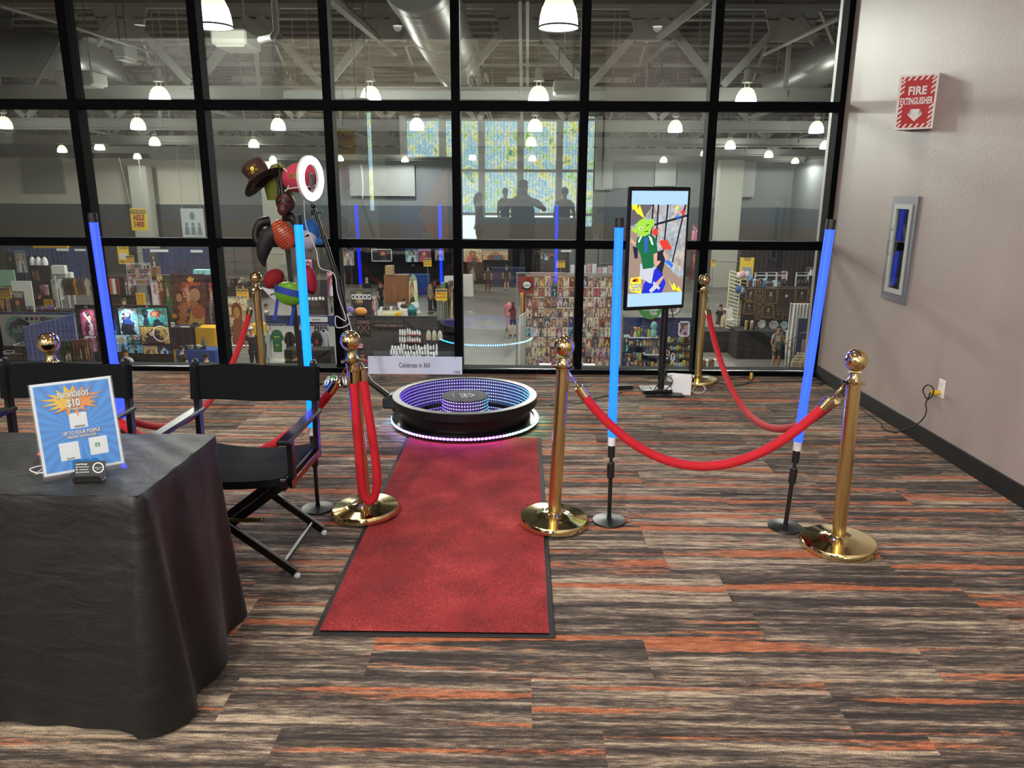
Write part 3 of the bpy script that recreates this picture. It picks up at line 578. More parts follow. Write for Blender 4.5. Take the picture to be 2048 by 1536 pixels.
# ================================================================== things on the right wall
sg = thing('wall_sign', 'red and white projecting sign reading fire extinguisher', 'sign', (0, 0, 0))
A_ = Vector((XW, 5.26, 0)); B_ = Vector((2.515, 5.40, 0)); C2 = Vector((XW, 5.54, 0)); zt, zb = 2.39, 2.045
def face(Pa, Pb, name, letter):
    u = (Pb-Pa); L = u.length; ang = math.atan2(u.y, u.x)
    # local x from the far (apex) edge to the wall edge
    M_ = Matrix.Translation((Pa.x, Pa.y, 0)) @ Matrix.Rotation(ang, 4, 'Z')
    mm = MB(); mm.T = M_; mm.mi = 0; mm.box((L/2, .002, (zt+zb)/2), (L, .004, zt-zb))
    if letter:
        mm.mi = 1; w0, w1, h0_, h1_ = .012, L-.012, zb+.012, zt-.012
        mm.box((L/2, -.0008, (zt+zb)/2), (w1-w0, .0012, h1_-h0_))
        mm.mi = 0; s_ = .02; b_ = .024; y_ = -.0022
        def stripe(cx, cz, wd, ht): mm.poly([(cx-wd*.5-.004, cz-ht/2), (cx-.002, cz-ht/2), (cx+wd*.5+.004, cz+ht/2), (cx+.002, cz+ht/2)], y_, -.0012)
        for i in range(6): 
            x_ = w0+.014+i*(w1-w0-.028)/5; stripe(x_, h1_-b_/2, .022, b_); stripe(x_, h0_+b_/2, .022, b_)
        for i in range(9):
            if i in (5, 4): continue
            z_ = h0_+.036+i*(h1_-h0_-.072)/8
            for xx in (w0+.012, w1-.012): mm.poly([(xx-.012, z_-.016), (xx-.012, z_-.003), (xx+.012, z_+.016), (xx+.012, z_+.003)], y_, -.0012)
        mm.text('FIRE', .050, L/2, zt-.125, -.0025, w=.11, bold=.035); mm.text('EXTINGUISHER', .042, L/2, zt-.186, -.0025, w=.196, bold=.03)
        zc = zb+.05; mm.poly([(L/2, zc-.0), (L/2+.045, zc+.045), (L/2+.02, zc+.045), (L/2+.026, zc+.078), (L/2-.026, zc+.078), (L/2-.02, zc+.045), (L/2-.045, zc+.045)], y_, -.0012)
    mm.build(name, [mat('sign_white', 'e6e1de', .4), mat('sign_red', 'b3141f', .35)], sg)
face(B_, A_, 'front_panel', True); face(B_, C2, 'rear_panel', False)
cb = thing('extinguisher_cabinet', 'tall narrow grey metal extinguisher cabinet recessed in the right wall', 'cabinet', (XW, 0, 0))
y0c, y1c, z0c, z1c = 5.285, 5.645, .875, 1.61
GREYM = mat('grey_cabinet_frame', '74757c', .45, .3); DOORM = mat('pale_cabinet_door', 'b5bab4', .45)
def frame_x(mm, ya, yb, za, zb_, t, x, d):    # rectangular frame on a plane of constant x
    for (c, s_) in (((x, (ya+yb)/2, za+t/2), (d, yb-ya, t)), ((x, (ya+yb)/2, zb_-t/2), (d, yb-ya, t)), ((x, ya+t/2, (za+zb_)/2), (d, t, zb_-za-2*t)), ((x, yb-t/2, (za+zb_)/2), (d, t, zb_-za-2*t))): mm.box(c, s_)
mb = MB(); frame_x(mb, y0c, y1c, z0c, z1c, .055, -.008, .016); mb.build('outer_frame', GREYM, cb)
mb = MB(); frame_x(mb, y0c+.055, y1c-.055, z0c+.055, z1c-.055, .032, -.014, .02); dr = mb.build('door', DOORM, cb)
mb = MB(); mb.box((.15, (hy0+hy1)/2, (hz0+hz1)/2), (.004, hy1-hy0-.004, hz1-hz0-.004)); [mb.box((.075, y_, (hz0+hz1)/2), (.15, .003, hz1-hz0-.004)) for y_ in (hy0+.003, hy1-.003)]; [mb.box((.075, (hy0+hy1)/2, z_), (.15, hy1-hy0-.01, .003)) for z_ in (hz0+.003, hz1-.003)]; mb.build('inner_back', mat('dark_blue_interior', '2b3040', .5), cb)
mb = MB(); mb.box((-.013, (y0c+y1c)/2, (z0c+z1c)/2), (.003, y1c-y0c-.17, z1c-z0c-.17)); mb.build('glazing', clear('cabinet_pane', (.85, .9, .95), .35), dr)
mb = MB(); yy = y1c-.07; mb.tube([(-.024, yy, 1.2), (-.045, yy, 1.2), (-.045, yy, 1.3), (-.024, yy, 1.3)], .004, 8); mb.build('handle', CHROME, dr); mb = MB(); mb.ball((-.026, yy, 1.38), .008); mb.build('lock', CHROME, dr)
ex = thing('fire_extinguisher', 'red fire extinguisher seen through the cabinet window', 'fire extinguisher', (XW+.075, hy0+.075, hz0+.006))
mb = MB(); mb.lathe([(0, 0), (.052, 0), (.056, .01), (.056, .36), (.03, .41), (.014, .43)], n=24); mb.build('cylinder', mat('extinguisher_red', '8e1018', .3), ex)
mb = MB(); mb.lathe([(.0565, .13), (.0565, .28)], n=24, cap=False); mb.build('body_label', WHITE, ex)
mb = MB(); mb.box((0, 0, .45), (.05, .03, .04), bev=.005); mb.box((-.03, 0, .475), (.1, .02, .012)); mb.build('valve', BLKM, ex)
mb = MB(); mb.box((-.055, .055, .40), (.002, .035, .15), Matrix.Rotation(R(-22), 3, 'X')); mb.build('tag', WHITE, ex)
ot = thing('wall_outlet', 'white double socket low on the right wall with a yellow plug in it', 'socket', (XW, 4.70, .415))
mb = MB(); mb.box((-.003, 0, 0), (.006, .072, .118), bev=.002); mb.mi = 1
for zz in (.028, -.028):
    mb.mi = 0; mb.box((-.0065, 0, zz), (.003, .034, .03), bev=.001); mb.mi = 1
    for yy in (-.007, .007): mb.box((-.0082, yy, zz+.004), (.001, .002, .009))
mb.build('cover_plate', [mat('socket_white', 'e2e0dd', .4), BLKP], ot)
pc = thing('power_cable', 'black power cord with a yellow plug looping from the wall socket to the floor', 'cable', (0, 0, 0))
mb = MB(); mb.lathe([(.016, 0), (.019, .012), (.017, .05), (.012, .06)], (XW-.0095, 4.70, .388), 14, ax=(-1, 0, 0)); mb.build('plug', mat('yellow_plug', 'c9a524', .5), pc)
def wl(px, py, x): v = onx(px, py, x); return (v.x, v.y, v.z)
pts = [(XW-.07, 4.70, .388), wl(1854, 798, XW-.10), wl(1846, 780, XW-.10), wl(1856, 770, XW-.10), wl(1867, 778, XW-.10), wl(1864, 792, XW-.10), wl(1852, 804, XW-.11), wl(1852, 826, XW-.12), wl(1835, 848, XW-.13), fz(1812, 864), fz(1790, 867), fz(1765, 858), fz(1762, 848), fz(1738, 832), fz(1715, 812), fz(1690, 795), fz(1680, 787)]; pts = [(min(p[0], XW-.028), p[1], p[2]) for p in pts]
mb = MB(); mb.tube(smoothp([Vector(p) for p in pts]), .0042, 8); mb.build('lead', RUB, pc)

# ================================================================== white name sign
nsg = thing('name_sign', 'long white card sign reading Celebrate in 360 propped at the window foot', 'sign', ((-.960)*1.0125, D-.03, .0), 0)
sw_ = .862; sx = -.972; nsg.location = (sx, D-.045, .004)
mb = MB(); mb.T = Matrix.Rotation(R(-3), 4, 'X'); mb.box((0, 0, .082), (sw_, .004, .164)); mb.build('board', mat('white_foamboard', 'ccd0e6', .5), nsg)
mb = MB(); mb.T = Matrix.Rotation(R(-3), 4, 'X'); mb.text('Celebrate in 360', .044, -.005, .062, -.0026, w=.285, bold=.012); mb.text('H06', .028, .385, .008, -.0026, w=.056, bold=.01)
mb.build('lettering', mat('black_ink', '15161a', .6), nsg, 0)
for x_ in (-.365, .37): mb = MB(); mb.T = Matrix.Rotation(R(-3), 4, 'X'); mb.lathe([(0, 0), (.004, 0), (.004, .001), (0, .001)], (x_, -.002, .152), 10, ax=(0, -1, 0)); mb.build('pin', mat('black_ink', '15161a', .6), nsg, 0)

# ================================================================== director's chairs
BLKW = mat('black_lacquered_wood', '050507', .35); CANV = mat('black_canvas', '07080c', .9, bump=.25, bscale=250); CANV.node_tree.nodes['Principled BSDF'].inputs['Specular IOR Level'].default_value = .2
def bar2(mbb, a, b, w, h): mbb.bar(a, b, w, h, .004)
def dchair(x, y, label, rz=0):
    t = thing('folding_chair', label, 'chair', (x, y, 0), rz, 'black folding chairs')
    Wd, Dp, SH = .555, .40, .43; hw = Wd/2
    for sy, yy in ((-1, -Dp/2), (1, Dp/2)):
        for sx in (-1, 1):
            mb = MB(); bar2(mb, (sx*hw, yy+.012*sx*sy, .02), (-sx*(hw-.02), yy+.012*sx*sy, SH), .02, .038); lg = mb.build('cross_leg', BLKW, t)
            mb = MB(); mb.lathe([(0, 0), (.014, 0), (.014, .012), (0, .013)], (sx*(hw+.004), yy+.012*sx*sy, 0), 14); mb.build('glide', WHITE, lg)
    for sx in (-1, 1):
        mb = MB(); mb.tube([(sx*(hw-.05), -Dp/2, .06), (sx*(hw-.05), Dp/2, .06)], .011, 10); mb.build('foot_rail', BLKW, t)
        mb = MB(); mb.box((sx*(hw-.018), 0, SH+.005), (.03, Dp+.1, .05), bev=.006); mb.build('seat_rail', BLKW, t)
        mb = MB(); bar2(mb, (sx*(hw-.0), Dp/2-.0, SH-.03), (sx*(hw-.0), Dp/2+.02, .858), .024, .045); mb.ball((sx*hw, Dp/2+.02, .858), (.013, .022, .012), 10, 6); mb.build('back_post', BLKW, t)
        mb = MB(); bar2(mb, (sx*hw, -Dp/2+.03, SH-.03), (sx*hw, -Dp/2+.03, .615), .024, .04); mb.build('arm_post', BLKW, t)
        mb = MB(); mb.box((sx*hw, -.02, .625), (.055, Dp+.09, .022), bev=.006); mb.build('armrest', BLKW, t)
        mb = MB(); mb.box((sx*(hw+.0145), -.02, SH), (.004, Dp, .03)); mb.build('side_bracket', mat('brass_bracket', 'a8905c', .3, 1), t)
    mb = MB(); mb.grid(lambda u, v: ((u-.5)*(Wd-.03), (v-.5)*(Dp+.06), SH+.034-.03*4*u*(1-u)*(.8+.2*v)), 16, 6); mb.grid(lambda u, v: ((u-.5)*(Wd-.03), (v-.5)*(Dp+.06), SH+.03-.03*4*u*(1-u)*(.8+.2*v)), 16, 6)
    mb.grid(lambda u, v: ((u-.5)*(Wd-.03), -(Dp+.06)/2, SH+.034-.034*v-.03*4*u*(1-u)*.8), 16, 1); mb.build('seat', CANV, t)
    def bk(off):
        return lambda u, v: ((u-.5)*(Wd+.03), Dp/2+.0+.02*v+off+ .018*4*u*(1-u), .68+.155*v-.006*4*u*(1-u)*(1-2*v)+.003*math.sin(u*9+v*5))
    mb = MB(); mb.grid(bk(-.014), 20, 6); mb.grid(bk(-.009), 20, 6); 
    for sx in (-1, 1): mb.tube([(sx*(hw+.0), Dp/2+.0, .68), (sx*hw, Dp/2+.022, .835)], .026, 12)
    mb.build('back_panel', CANV, t)
    mb = MB()
    for sx in (-1, 1): mb.bar((sx*.16, -Dp/2-.02, .268), (sx*.002, -Dp/2-.02, .262), .003, .018); mb.ball((sx*.15, -Dp/2-.022, .268), .007, 8, 5)
    mb.ball((0, -Dp/2-.022, .265), .007, 8, 5); mb.build('hinge_strap', mat('brass_strap', 'b59a5e', .3, 1), t)
    return t
dchair(-1.243, 3.155, 'black folding chair with canvas back, between the table and the red mat', R(-1))
dchair(-2.115, 3.155, 'black folding chair behind the poster stand, at the left edge', R(2))

# ================================================================== table under a black cloth
TZ = .75; ty0, ty1, tx1 = 2.035, 2.625, -1.118; tx0 = -2.95
tb = thing('folding_table', 'rectangular folding table hidden under the black cloth', 'table', ((tx0+tx1)/2, (ty0+ty1)/2, 0)); tl = tx1-tx0
mb = MB(); mb.box((0, 0, TZ-.026), (tl-.02, ty1-ty0-.02, .035), bev=.005); mb.build('table_top', WHITE, tb)
for sx in (-1, 1):
    for sy in (-1, 1): mb = MB(); mb.tube([(sx*(tl/2-.2), sy*.2, 0), (sx*(tl/2-.2), sy*.2, TZ-.045)], .014, 10); mb.build('leg', mat('grey_leg', '6a6c70', .4, .8), tb)
rad = .03
def corner_path():
    P = []; a0, a1, b0, b1 = tx0, tx1, ty0, ty1
    def arc(cx, cy, s_, e):
        for k in range(9): a = R(s_+(e-s_)*k/8); P.append((cx+rad*math.cos(a), cy+rad*math.sin(a), math.cos(a), math.sin(a)))
    def line(x0, y0_, x1, y1_, nx, ny, n):
        for k in range(1, n): f = k/n; P.append((x0+(x1-x0)*f, y0_+(y1_-y0_)*f, nx, ny))
    arc(a1-rad, b0+rad, -90, 0); line(a1, b0+rad, a1, b1-rad, 1, 0, 22); arc(a1-rad, b1-rad, 0, 90); line(a1-rad, b1, a0+rad, b1, 0, 1, 40)
    arc(a0+rad, b1-rad, 90, 180); line(a0, b1-rad, a0, b0+rad, -1, 0, 14); arc(a0+rad, b0+rad, 180, 270); line(a0+rad, b0, a1-rad, b0, 0, -1, 60)
    return P
CP = corner_path(); per = [0]
for i in range(1, len(CP)): per.append(per[-1]+math.hypot(CP[i][0]-CP[i-1][0], CP[i][1]-CP[i-1][1]))
def cl(u, v):
    i = int(round(u*len(CP))) % len(CP); x, y, nx, ny = CP[i]; s_ = per[i]
    cornerness = math.exp(-((x-(tx1-.05))**2+(y-(ty0+.05))**2)/.05)
    if v < .06: k = v/.06; return (x-nx*.006*(1-k), y-ny*.006*(1-k), TZ-.0*k)
    k = (v-.06)/.94; z = TZ-k*(TZ-.012); z = TZ-.006-(TZ-.018)*k
    am = .006+.032*k
    f = math.sin(s_*16+2.2*math.sin(s_*3+.6)+k*1.3)*am*(.5+.5*math.sin(s_*5+1))+math.sin(s_*31+k*2.5)*am*.22
    out = .002+.045*k**1.4*(1+1.1*cornerness)+f+.02*cornerness*k*math.sin(s_*24)
    return (x+nx*max(out, .001+.0*k), y+ny*max(out, .001), z+.004*math.sin(s_*11)*k)
mb = MB(); n_ = len(CP); mb.grid(cl, n_, 40, closed_u=True)
mb.grid(lambda u, v: (tx0+.004+u*(tx1-tx0-.008), ty0+.004+v*(ty1-ty0-.008), TZ+.0006+.0016*math.sin(u*41+v*9)*math.sin(v*13+u*17)+.0012*math.sin(u*90+v*30)), 80, 24)
def satin():
    t = NT('black_satin_cloth'); t.b.inputs['Base Color'].default_value = srgb('0b0c0c'); t.b.inputs['Roughness'].default_value = .5; t.b.inputs['Sheen Weight'].default_value = .08; t.b.inputs['Sheen Roughness'].default_value = .4
    tc = t.n('TexCoord'); mp = t.n('Mapping'); mp.inputs['Scale'].default_value = (3, 3, 7); t.l(tc.outputs['Object'], mp.inputs[0])
    n = t.n('TexNoise'); n.inputs['Scale'].default_value = 2; n.inputs['Detail'].default_value = 7; n.inputs['Distortion'].default_value = .8; t.l(mp, n.inputs['Vector'])
    g = t.n('TexNoise'); g.inputs['Scale'].default_value = 500; t.l(tc.outputs['Object'], g.inputs['Vector'])
    h = t.math('ADD', n.outputs[0], t.math('MULTIPLY', g.outputs[0], .05))
    bp = t.n('Bump'); bp.inputs['Strength'].default_value = .22; bp.inputs['Distance'].default_value = .03; t.t.links.new(h, bp.inputs['Height']); t.l(bp, t.b.inputs['Normal']); return t.m
solo('tablecloth', mb, satin(), 'black satin cloth draped to the floor over the table', 'tablecloth', smooth=60)
# acrylic stand with the price poster
def tz(px, py, z=TZ): return onz(px, py, z)
pL, pR = tz(88, 965), tz(252, 935)
ps = thing('sign_holder', 'clear acrylic stand holding a blue price poster on the black table', 'sign holder', ((pL.x+pR.x)/2, (pL.y+pR.y)/2, TZ+.002), math.atan2(pR.y-pL.y, pR.x-pL.x))
PW = .222; PH = .285
TL = Matrix.Rotation(R(-14), 4, 'X')
mb = MB(); mb.box((0, .02, .003), (PW+.012, .08, .003), bev=.001); mb.T = TL; mb.box((0, .0025, PH/2+.012), (PW+.008, .0015, PH+.006)); mb.box((0, -.0035, PH/2+.012), (PW+.008, .0015, PH+.006)); mb.box((0, 0, .004), (PW+.012, .012, .008)); mb.build('acrylic_body', clear('clear_acrylic', (.96, .98, 1), .08), ps)
def burst_blue():
    t = NT('blue_sunburst_print'); tc = t.n('TexCoord'); sp = t.n('SeparateXYZ'); t.l(tc.outputs['Object'], sp.inputs[0])
    a = t.math('ARCTAN2', t.math('SUBTRACT', sp.outputs[2], .14), sp.outputs[0]); s_ = t.math('SINE', t.math('MULTIPLY', a, 26))
    t.t.links.new(t.ramp(t.math('ADD', t.math('MULTIPLY', s_, .3), .5), [(.2, '1a80d8'), (.8, '2b98ee')]), t.b.inputs['Base Color']); t.b.inputs['Roughness'].default_value = .3; return t.m
mats = [mat('poster_white', 'eef2f4', .35), burst_blue(), mat('burst_yellow', 'f4c22e', .4), mat('poster_navy', '16214a', .4), mat('burst_orange', 'f0923a', .4), mat('poster_ink', '1b1d24', .4), mat('pay_green', '1f9a55', .4)]
mb = MB(); mb.T = TL @ Matrix.Translation((0, 0, .014)); PHH = PH
mb.mi = 0; mb.box((0, 0, PH/2), (PW, .001, PH)); mb.mi = 1; mb.box((0, -.0008, PH/2), (PW-.016, .0006, PH-.016))
def pp(mi, pts, y): mb.mi = mi; mb.poly([((u-.5)*PW, (1-v)*PH) for u, v in pts], y, y+.0003)
random.seed(3)
def burst(cu, cv, ru, rv, n, j=.35, seed=1):
    rr = random.Random(seed); return [(cu+ru*(1 if k % 2 == 0 else .66)*(1+j*(rr.random()-.5))*math.cos(PI*k/n), cv+rv*(1 if k % 2 == 0 else .66)*(1+j*(rr.random()-.5))*math.sin(PI*k/n)) for k in range(2*n)]
def fan(mi, pts, ctr, y): mb.mi = mi; mb.add([((ctr[0]-.5)*PW, y, (1-ctr[1])*PH)]+[((u-.5)*PW, y, (1-v)*PH) for u, v in pts], [(0, k+1, (k+1) % len(pts)+1) for k in range(len(pts))])
bp_ = burst(.49, .215, .36, .175, 17, .3, 4)
bp_ = [((u-.49)*(1 if k % 2 == 0 else .86)+.49, max(.035, (v-.215)*(1 if k % 2 == 0 else .86)+.215)) for k, (u, v) in enumerate(bp_)]
fan(5, [((u-.49)*1.05+.492, max(.032, (v-.215)*1.05+.219)) for u, v in bp_], (.49, .215), -.0013); fan(2, bp_, (.49, .215), -.0015)
fan(4, [(max(u, .47) if v < .3 else u, v) for u, v in bp_ if v > .2 or u > .49], (.5, .25), -.0017)
def pt(s_, h, u, v, w, bold=.05, fg=0, bgk=3):
    x_, z_ = (u-.5)*PW, (1-v)*PH
    if bgk is not None:
        mb.mi = bgk; mb.text(s_, h*1.06, x_+.0006, z_-.0012, -.0021, w=w*1.03, bold=bold+.05)
    mb.mi = fg; mb.text(s_, h, x_, z_, -.0024, w=w, bold=bold)
pt('360 VIDEOS', .0165, .5, .18, .088, .03); pt('$10', .0235, .49, .285, .036, .035); pt('+TAX INCLUDED', .006, .51, .325, .042, .02)
pt('UP TO FOUR POEPLE', .0115, .53, .595, .104, .02); pt('INSTANT DOWNLOAD', .0085, .53, .635, .08, .02)
for u, v, w_, h_ in ((.52, .40, .145*1.05/.222*.2, .18), ):
    pass
def card(u0, v0, u1, v1): pp(0, [(u0, v0), (u1, v0), (u1, v1), (u0, v1)], -.0015)
card(.405, .36, .625, .53); card(.23, .67, .47, .865); card(.6, .655, .83, .85)
mb.mi = 5; mb.text('venmo', .008, .02*PW, (1-.52)*PH, -.0024, w=.03, bold=.02, italic=.3); mb.mi = 3; mb.text('PayPal', .006, (.35-.5)*PW, (1-.858)*PH, -.0024, w=.022, bold=.02, italic=.3)
mb.mi = 6; mb.box(((.70-.5)*PW, -.0018, (1-.745)*PH), (.013, .0006, .013)); mb.mi = 0; mb.text('$', .008, (.70-.5)*PW, (1-.76)*PH, -.0024, bold=.02)
mb.build('poster', mats, ps, 0)
p = tz(182, 962); ch_ = thing('card_holder', 'small black holder with a dark business card in front of the poster stand', 'card holder', (p.x, p.y-.004, TZ+.002), R(9))
mb = MB(); mb.box((0, .0, .004), (.085, .035, .008), bev=.003); mb.poly([(-.042, .004), (.042, .004), (.042, .014), (.036, .022), (-.036, .022), (-.042, .014)], -.02, -.016); mb.build('holder_body', mat('ribbed_black_plastic', '0c0c0e', .35, bump=.05, bscale=200), ch_)
cd = thing('business_card', 'dark business card with white ring logo standing in the small holder', 'business card', (p.x, p.y+.001, TZ+.011), R(9))
mb = MB(); mb.T = Matrix.Rotation(R(-12), 4, 'X'); mb.box((0, 0, .026), (.089, .003, .051)); mb.build('card_stock', mat('dark_card', '26282b', .5), cd)
mb = MB(); mb.T = Matrix.Rotation(R(-12), 4, 'X') @ Matrix.Translation((0, -.0022, 0))
mb.lathe([(.0135, 0), (.0165, 0), (.0165, .0005), (.0135, .0005)], (.024, 0, .03), 28, cap=False, ax=(0, -1, 0))
mb.text('Celebrate in 360', .0035, .024, .029, -.0006, w=.022); mb.text('EVENTS', .0025, .024, .024, -.0006, w=.012)
mb.text('Cody Morgan', .0045, -.041, .041, -.0006, w=.034, align='LEFT', bold=.02)
for k in range(3): mb.lathe([(0, 0), (.0026, 0)], (-.038, 0, .034-.008*k), 12, ax=(0, -1, 0)); mb.box((-.018, 0, .034-.008*k), (.030-.004*(k % 2), .0004, .0014))
mb.build('card_print', mat('poster_white', 'eef2f4', .35), cd, 0)
p = tz(82, 915); solo('key_fob', MB().ball((0, 0, .008), (.022, .013, .008), 14, 8), mat('coral_plastic', 'd8505c', .4), 'coral pink plastic fob behind the left edge of the poster stand', 'key fob', (p.x+.006, p.y+.012, TZ+.002), .5)
cord('phone_cable', [tuple(tz(96, 946, TZ+.005)), tuple(tz(70, 945, TZ+.005)), tuple(tz(60, 938, TZ+.006)), tuple(tz(80, 932, TZ+.01)), tuple(tz(98, 930, TZ+.005)), tuple(tz(85, 938, TZ+.01)), tuple(tz(72, 948, TZ+.005)), tuple(tz(98, 940, TZ+.006))], .0018, WHITE, 'thin white cable coiled on the table behind the poster stand')
# ================================================================== exhibition hall beyond the glass
UP = mat('hall_wall_upper', '6f7375', .8); BAND = mat('hall_wall_band', '474f57', .8); LOW = mat('hall_wall_lower', '4f4b47', .8); DARKW = mat('hall_wall_top', '4b4c4b', .9); RIB = mat('hall_roof_deck', '3c3d3d', .9)
def concrete():
    t = NT('polished_concrete'); tc = t.n('TexCoord'); n = t.n('TexNoise'); n.inputs['Scale'].default_value = .25; n.inputs['Detail'].default_value = 8; t.l(tc.outputs['Object'], n.inputs['Vector'])
    t.t.links.new(t.ramp(n.outputs[0], [(.3, '565451'), (.5, '6b6966'), (.6, '757069'), (.7, '7b6f6b')]), t.b.inputs['Base Color']); t.b.inputs['Roughness'].default_value = .42; return t.m
mb = MB(); mb.box((-5, 39, ZH-.15), (80, 64, .3)); struct('floor_hall', mb, concrete())
XR = ony(1580, 425, 63).x
def banded(name, boxf, up=None):
    mb = MB()
    for i, (a, b) in enumerate(((ZH, -.85), (-.85, .55), (.55, 4.15), (4.15, 6.9))):
        mb.mi = i; c, d = boxf((a+b)/2, b-a); mb.box(c, d)
    struct(name, mb, [LOW, BAND, up or UP, DARKW])
XS = ony(432, 400, 63).x; LIT_CREAM = mat('hall_wall_lit_cream', 'd2cfc0', .8)  # cream for the left walls: their stronger light is put into the colour
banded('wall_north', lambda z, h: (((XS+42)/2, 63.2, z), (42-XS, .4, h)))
banded('wall_northwest', lambda z, h: (((XS-46)/2, 63.0, z), (46+XS, .4, h)), LIT_CREAM)
banded('wall_east', lambda z, h: ((XR+.2, 35, z), (.4, 56.4, h)))
banded('wall_west', lambda z, h: ((-44.8, 35, z), (.4, 56.4, h)), LIT_CREAM)
mb = MB(); mb.box((-10, 35, 6.95), (72, 57, .2))
for i in range(60): mb.box((-10, 8+i*.95, 6.81), (72, .35, .1))
struct('ceiling_hall', mb, RIB)
mb = MB(); mb.box((-10, 6.95, -2.7), (72, .1, 4.6)); struct('wall_south', mb, UP)
mb = MB(); mb.box((-24, 6.98, 5.6), (44, .1, 2.6)); mb.box((10, 6.98, 5.6), (30, .1, 2.6)); mb.box((-26, 6.98, 1.6), (36, .1, 5)); mb.box((14, 6.98, 1.6), (22.4, .1, 5.4)); struct('wall_south_upper', mb, UP)
def ppanel(name, label, cat, x0, y0, x1, y1, Y, m, t=.06, group=None, kind=None):
    cx, z0, w, h = rect(x0, y0, x1, y1, Y); mb = MB(); mb.box((0, t/2, h/2), (w, t, h)); [mb.box((sx*(w/2-.05), t/2, (ZH-z0)/2), (.05, .05, z0-ZH)) for sx in (-1, 1)]
    o = solo(name, mb, m, label, cat, (cx, Y, z0), group=group); 
    if kind: o['kind'] = kind
    return o
APN = mat('acoustic_panel', '8e9190', .9)
k_ = 0
for (a, b, c, d, l) in ((48, 318, 128, 386, 'wide'), (1310, 318, 1352, 372, 'narrow'), (1470, 314, 1510, 394, 'pale'), (1424, 314, 1430, 394, 'thin'), (700, 330, 830, 392, 'centre'), (1190, 316, 1225, 380, 'side')):
    k_ += 1; cx, z0, w, h = rect(a, b, c, d, 62.7); mb = MB(); mb.box((0, 0, h/2), (w, .3, h)); o = solo('acoustic_panel', mb, APN, None, None, (cx, 62.7, z0)); o.name = 'trim_%d' % (k_+1); o['kind'] = 'structure'
COLM = mat('pale_hall_column', 'aaa99f', .8)
k_ = 20
for (a, b, c, d, Y) in ((268, 331, 303, 560, 60), (527, 322, 562, 560, 60), (1434, 320, 1480, 566, 55)):
    k_ += 1; cx, z0, w, h = rect(a, b, c, d, Y); mb = MB(); mb.box((cx, Y+.5, (z0+h+ZH)/2), (w, 1.0, z0+h-ZH)); mb.tube([(cx-w/2-.05, Y-.02, ZH+1.9), (cx+w/2+.05, Y-.02, ZH+1.9)], .04, 6); struct('column_%d' % (k_-20), mb, COLM)
# steel roof structure
BY = [22.0, 31.6, 41.2, 50.8, 60.4]
xs_b = [ony(x, 200, 22).x for x in (650, 911)]; dn = xs_b[1]-xs_b[0]
xb0 = xs_b[0]
for iy, Y in enumerate(BY):
    t = thing('roof_truss', ['nearest pale steel roof truss spanning the whole hall', 'second pale steel roof truss behind the nearest one', 'third steel roof truss, halfway down the hall', 'fourth steel roof truss, far down the hall', 'farthest steel roof truss, against the far wall'][iy], 'truss', (0, Y, 0), 0, 'cross trusses of the hall roof')
    xa, xe = xb0-dn*6.5, min(XR, xb0+dn*7.5)
    mb = MB(); mb.box(((xa+xe)/2, 0, 4.02), (xe-xa, .22, .05)); mb.box(((xa+xe)/2, 0, 4.4), (xe-xa, .22, .05)); mb.box(((xa+xe)/2, .03, 4.2), (xe-xa, .05, .36)); mb.build('bottom_chord', STEEL, t)
    mb = MB(); mb.box(((xa+xe)/2, 0, 6.45), (xe-xa, .2, .12)); mb.box(((xa+xe)/2, 0, 6.15), (xe-xa, .12, .05)); mb.build('top_chord', STEEL, t)
    mbd = MB(); mbg = MB()
    for i in range(-6, 8):
        x = xb0+dn*i; xt = x+dn*.5
        if xt > XR: continue
        mbd.bar((x, 0, 4.4), (xt-.15, 0, 6.2), .16, .2); mbd.bar((x+dn, 0, 4.4), (xt+.15, 0, 6.2), .16, .2); mbd.box((xt, 0, 5.3), (.1, .1, 2.2)) if i % 2 else None
        mbg.poly([(xt-.75, 6.45), (xt+.75, 6.45), (xt+.5, 5.6), (xt-.5, 5.6)], -.06, .06)
    mbd.build('web_diagonals', STEEL, t); mbg.build('gusset_plates', STEEL, t)
xi = xb0-dn*6
k_ = 0
while xi < XR-1:
    k_ += 1; t = thing('roof_joist', 'long roof joist running away from the glass', 'joist', (xi, 0, 0), 0, 'long roof joists')
    t['label'] = 'long steel joist running away from the glass, %s from the left wall' % ['first', 'second', 'third', 'fourth', 'fifth', 'sixth', 'seventh', 'eighth', 'ninth', 'tenth', 'eleventh'][k_-1]
    mb = MB(); mb.box((-.06, 42, 4.55), (.05, 41, .09)); mb.box((.06, 42, 4.55), (.05, 41, .09)); mb.box((0, 42, 5.55), (.14, 41, .09)); mb.build('chords', STEELD if k_ % 2 else STEEL, t)
    mb = MB(); y = 22
    while y < 62: mb.bar((0, y, 4.58), (0, y+.9, 5.52), .05, .05); mb.bar((0, y+.9, 5.52), (0, y+1.8, 4.58), .05, .05); y += 1.8
    mb.build('web', STEELD, t); xi += dn*1.43
def pipe(pts, r, label, m=STEEL, name='pipe', cat='pipe', n=8): return solo(name, MB().tube([Vector(p) for p in pts], r, n), m, label, cat)
def pz(px, py, z): v = onz(px, py, z); return (v.x, v.y, z)
pipe([ony(0, 12, 13.5), ony(140, 52, 16), ony(312, 107, 21.9)], .03, 'thin conduit slanting down across the top left panes')
pipe([ony(655, -10, 14), ony(748, 70, 20)], .11, 'pale strut slanting down above the ring light, near the round duct')
pipe([ony(748, 72, 20), ony(792, 108, 21.8)], .06, 'thin brace continuing down from the pale strut')
pipe([ony(1415, -5, 15), ony(1320, 72, 21)], .10, 'pale strut slanting down to the left above the television')
pipe([ony(1680, 35, 16), ony(1528, 109, 21.95)], .05, 'conduit slanting above the television towards the right duct')
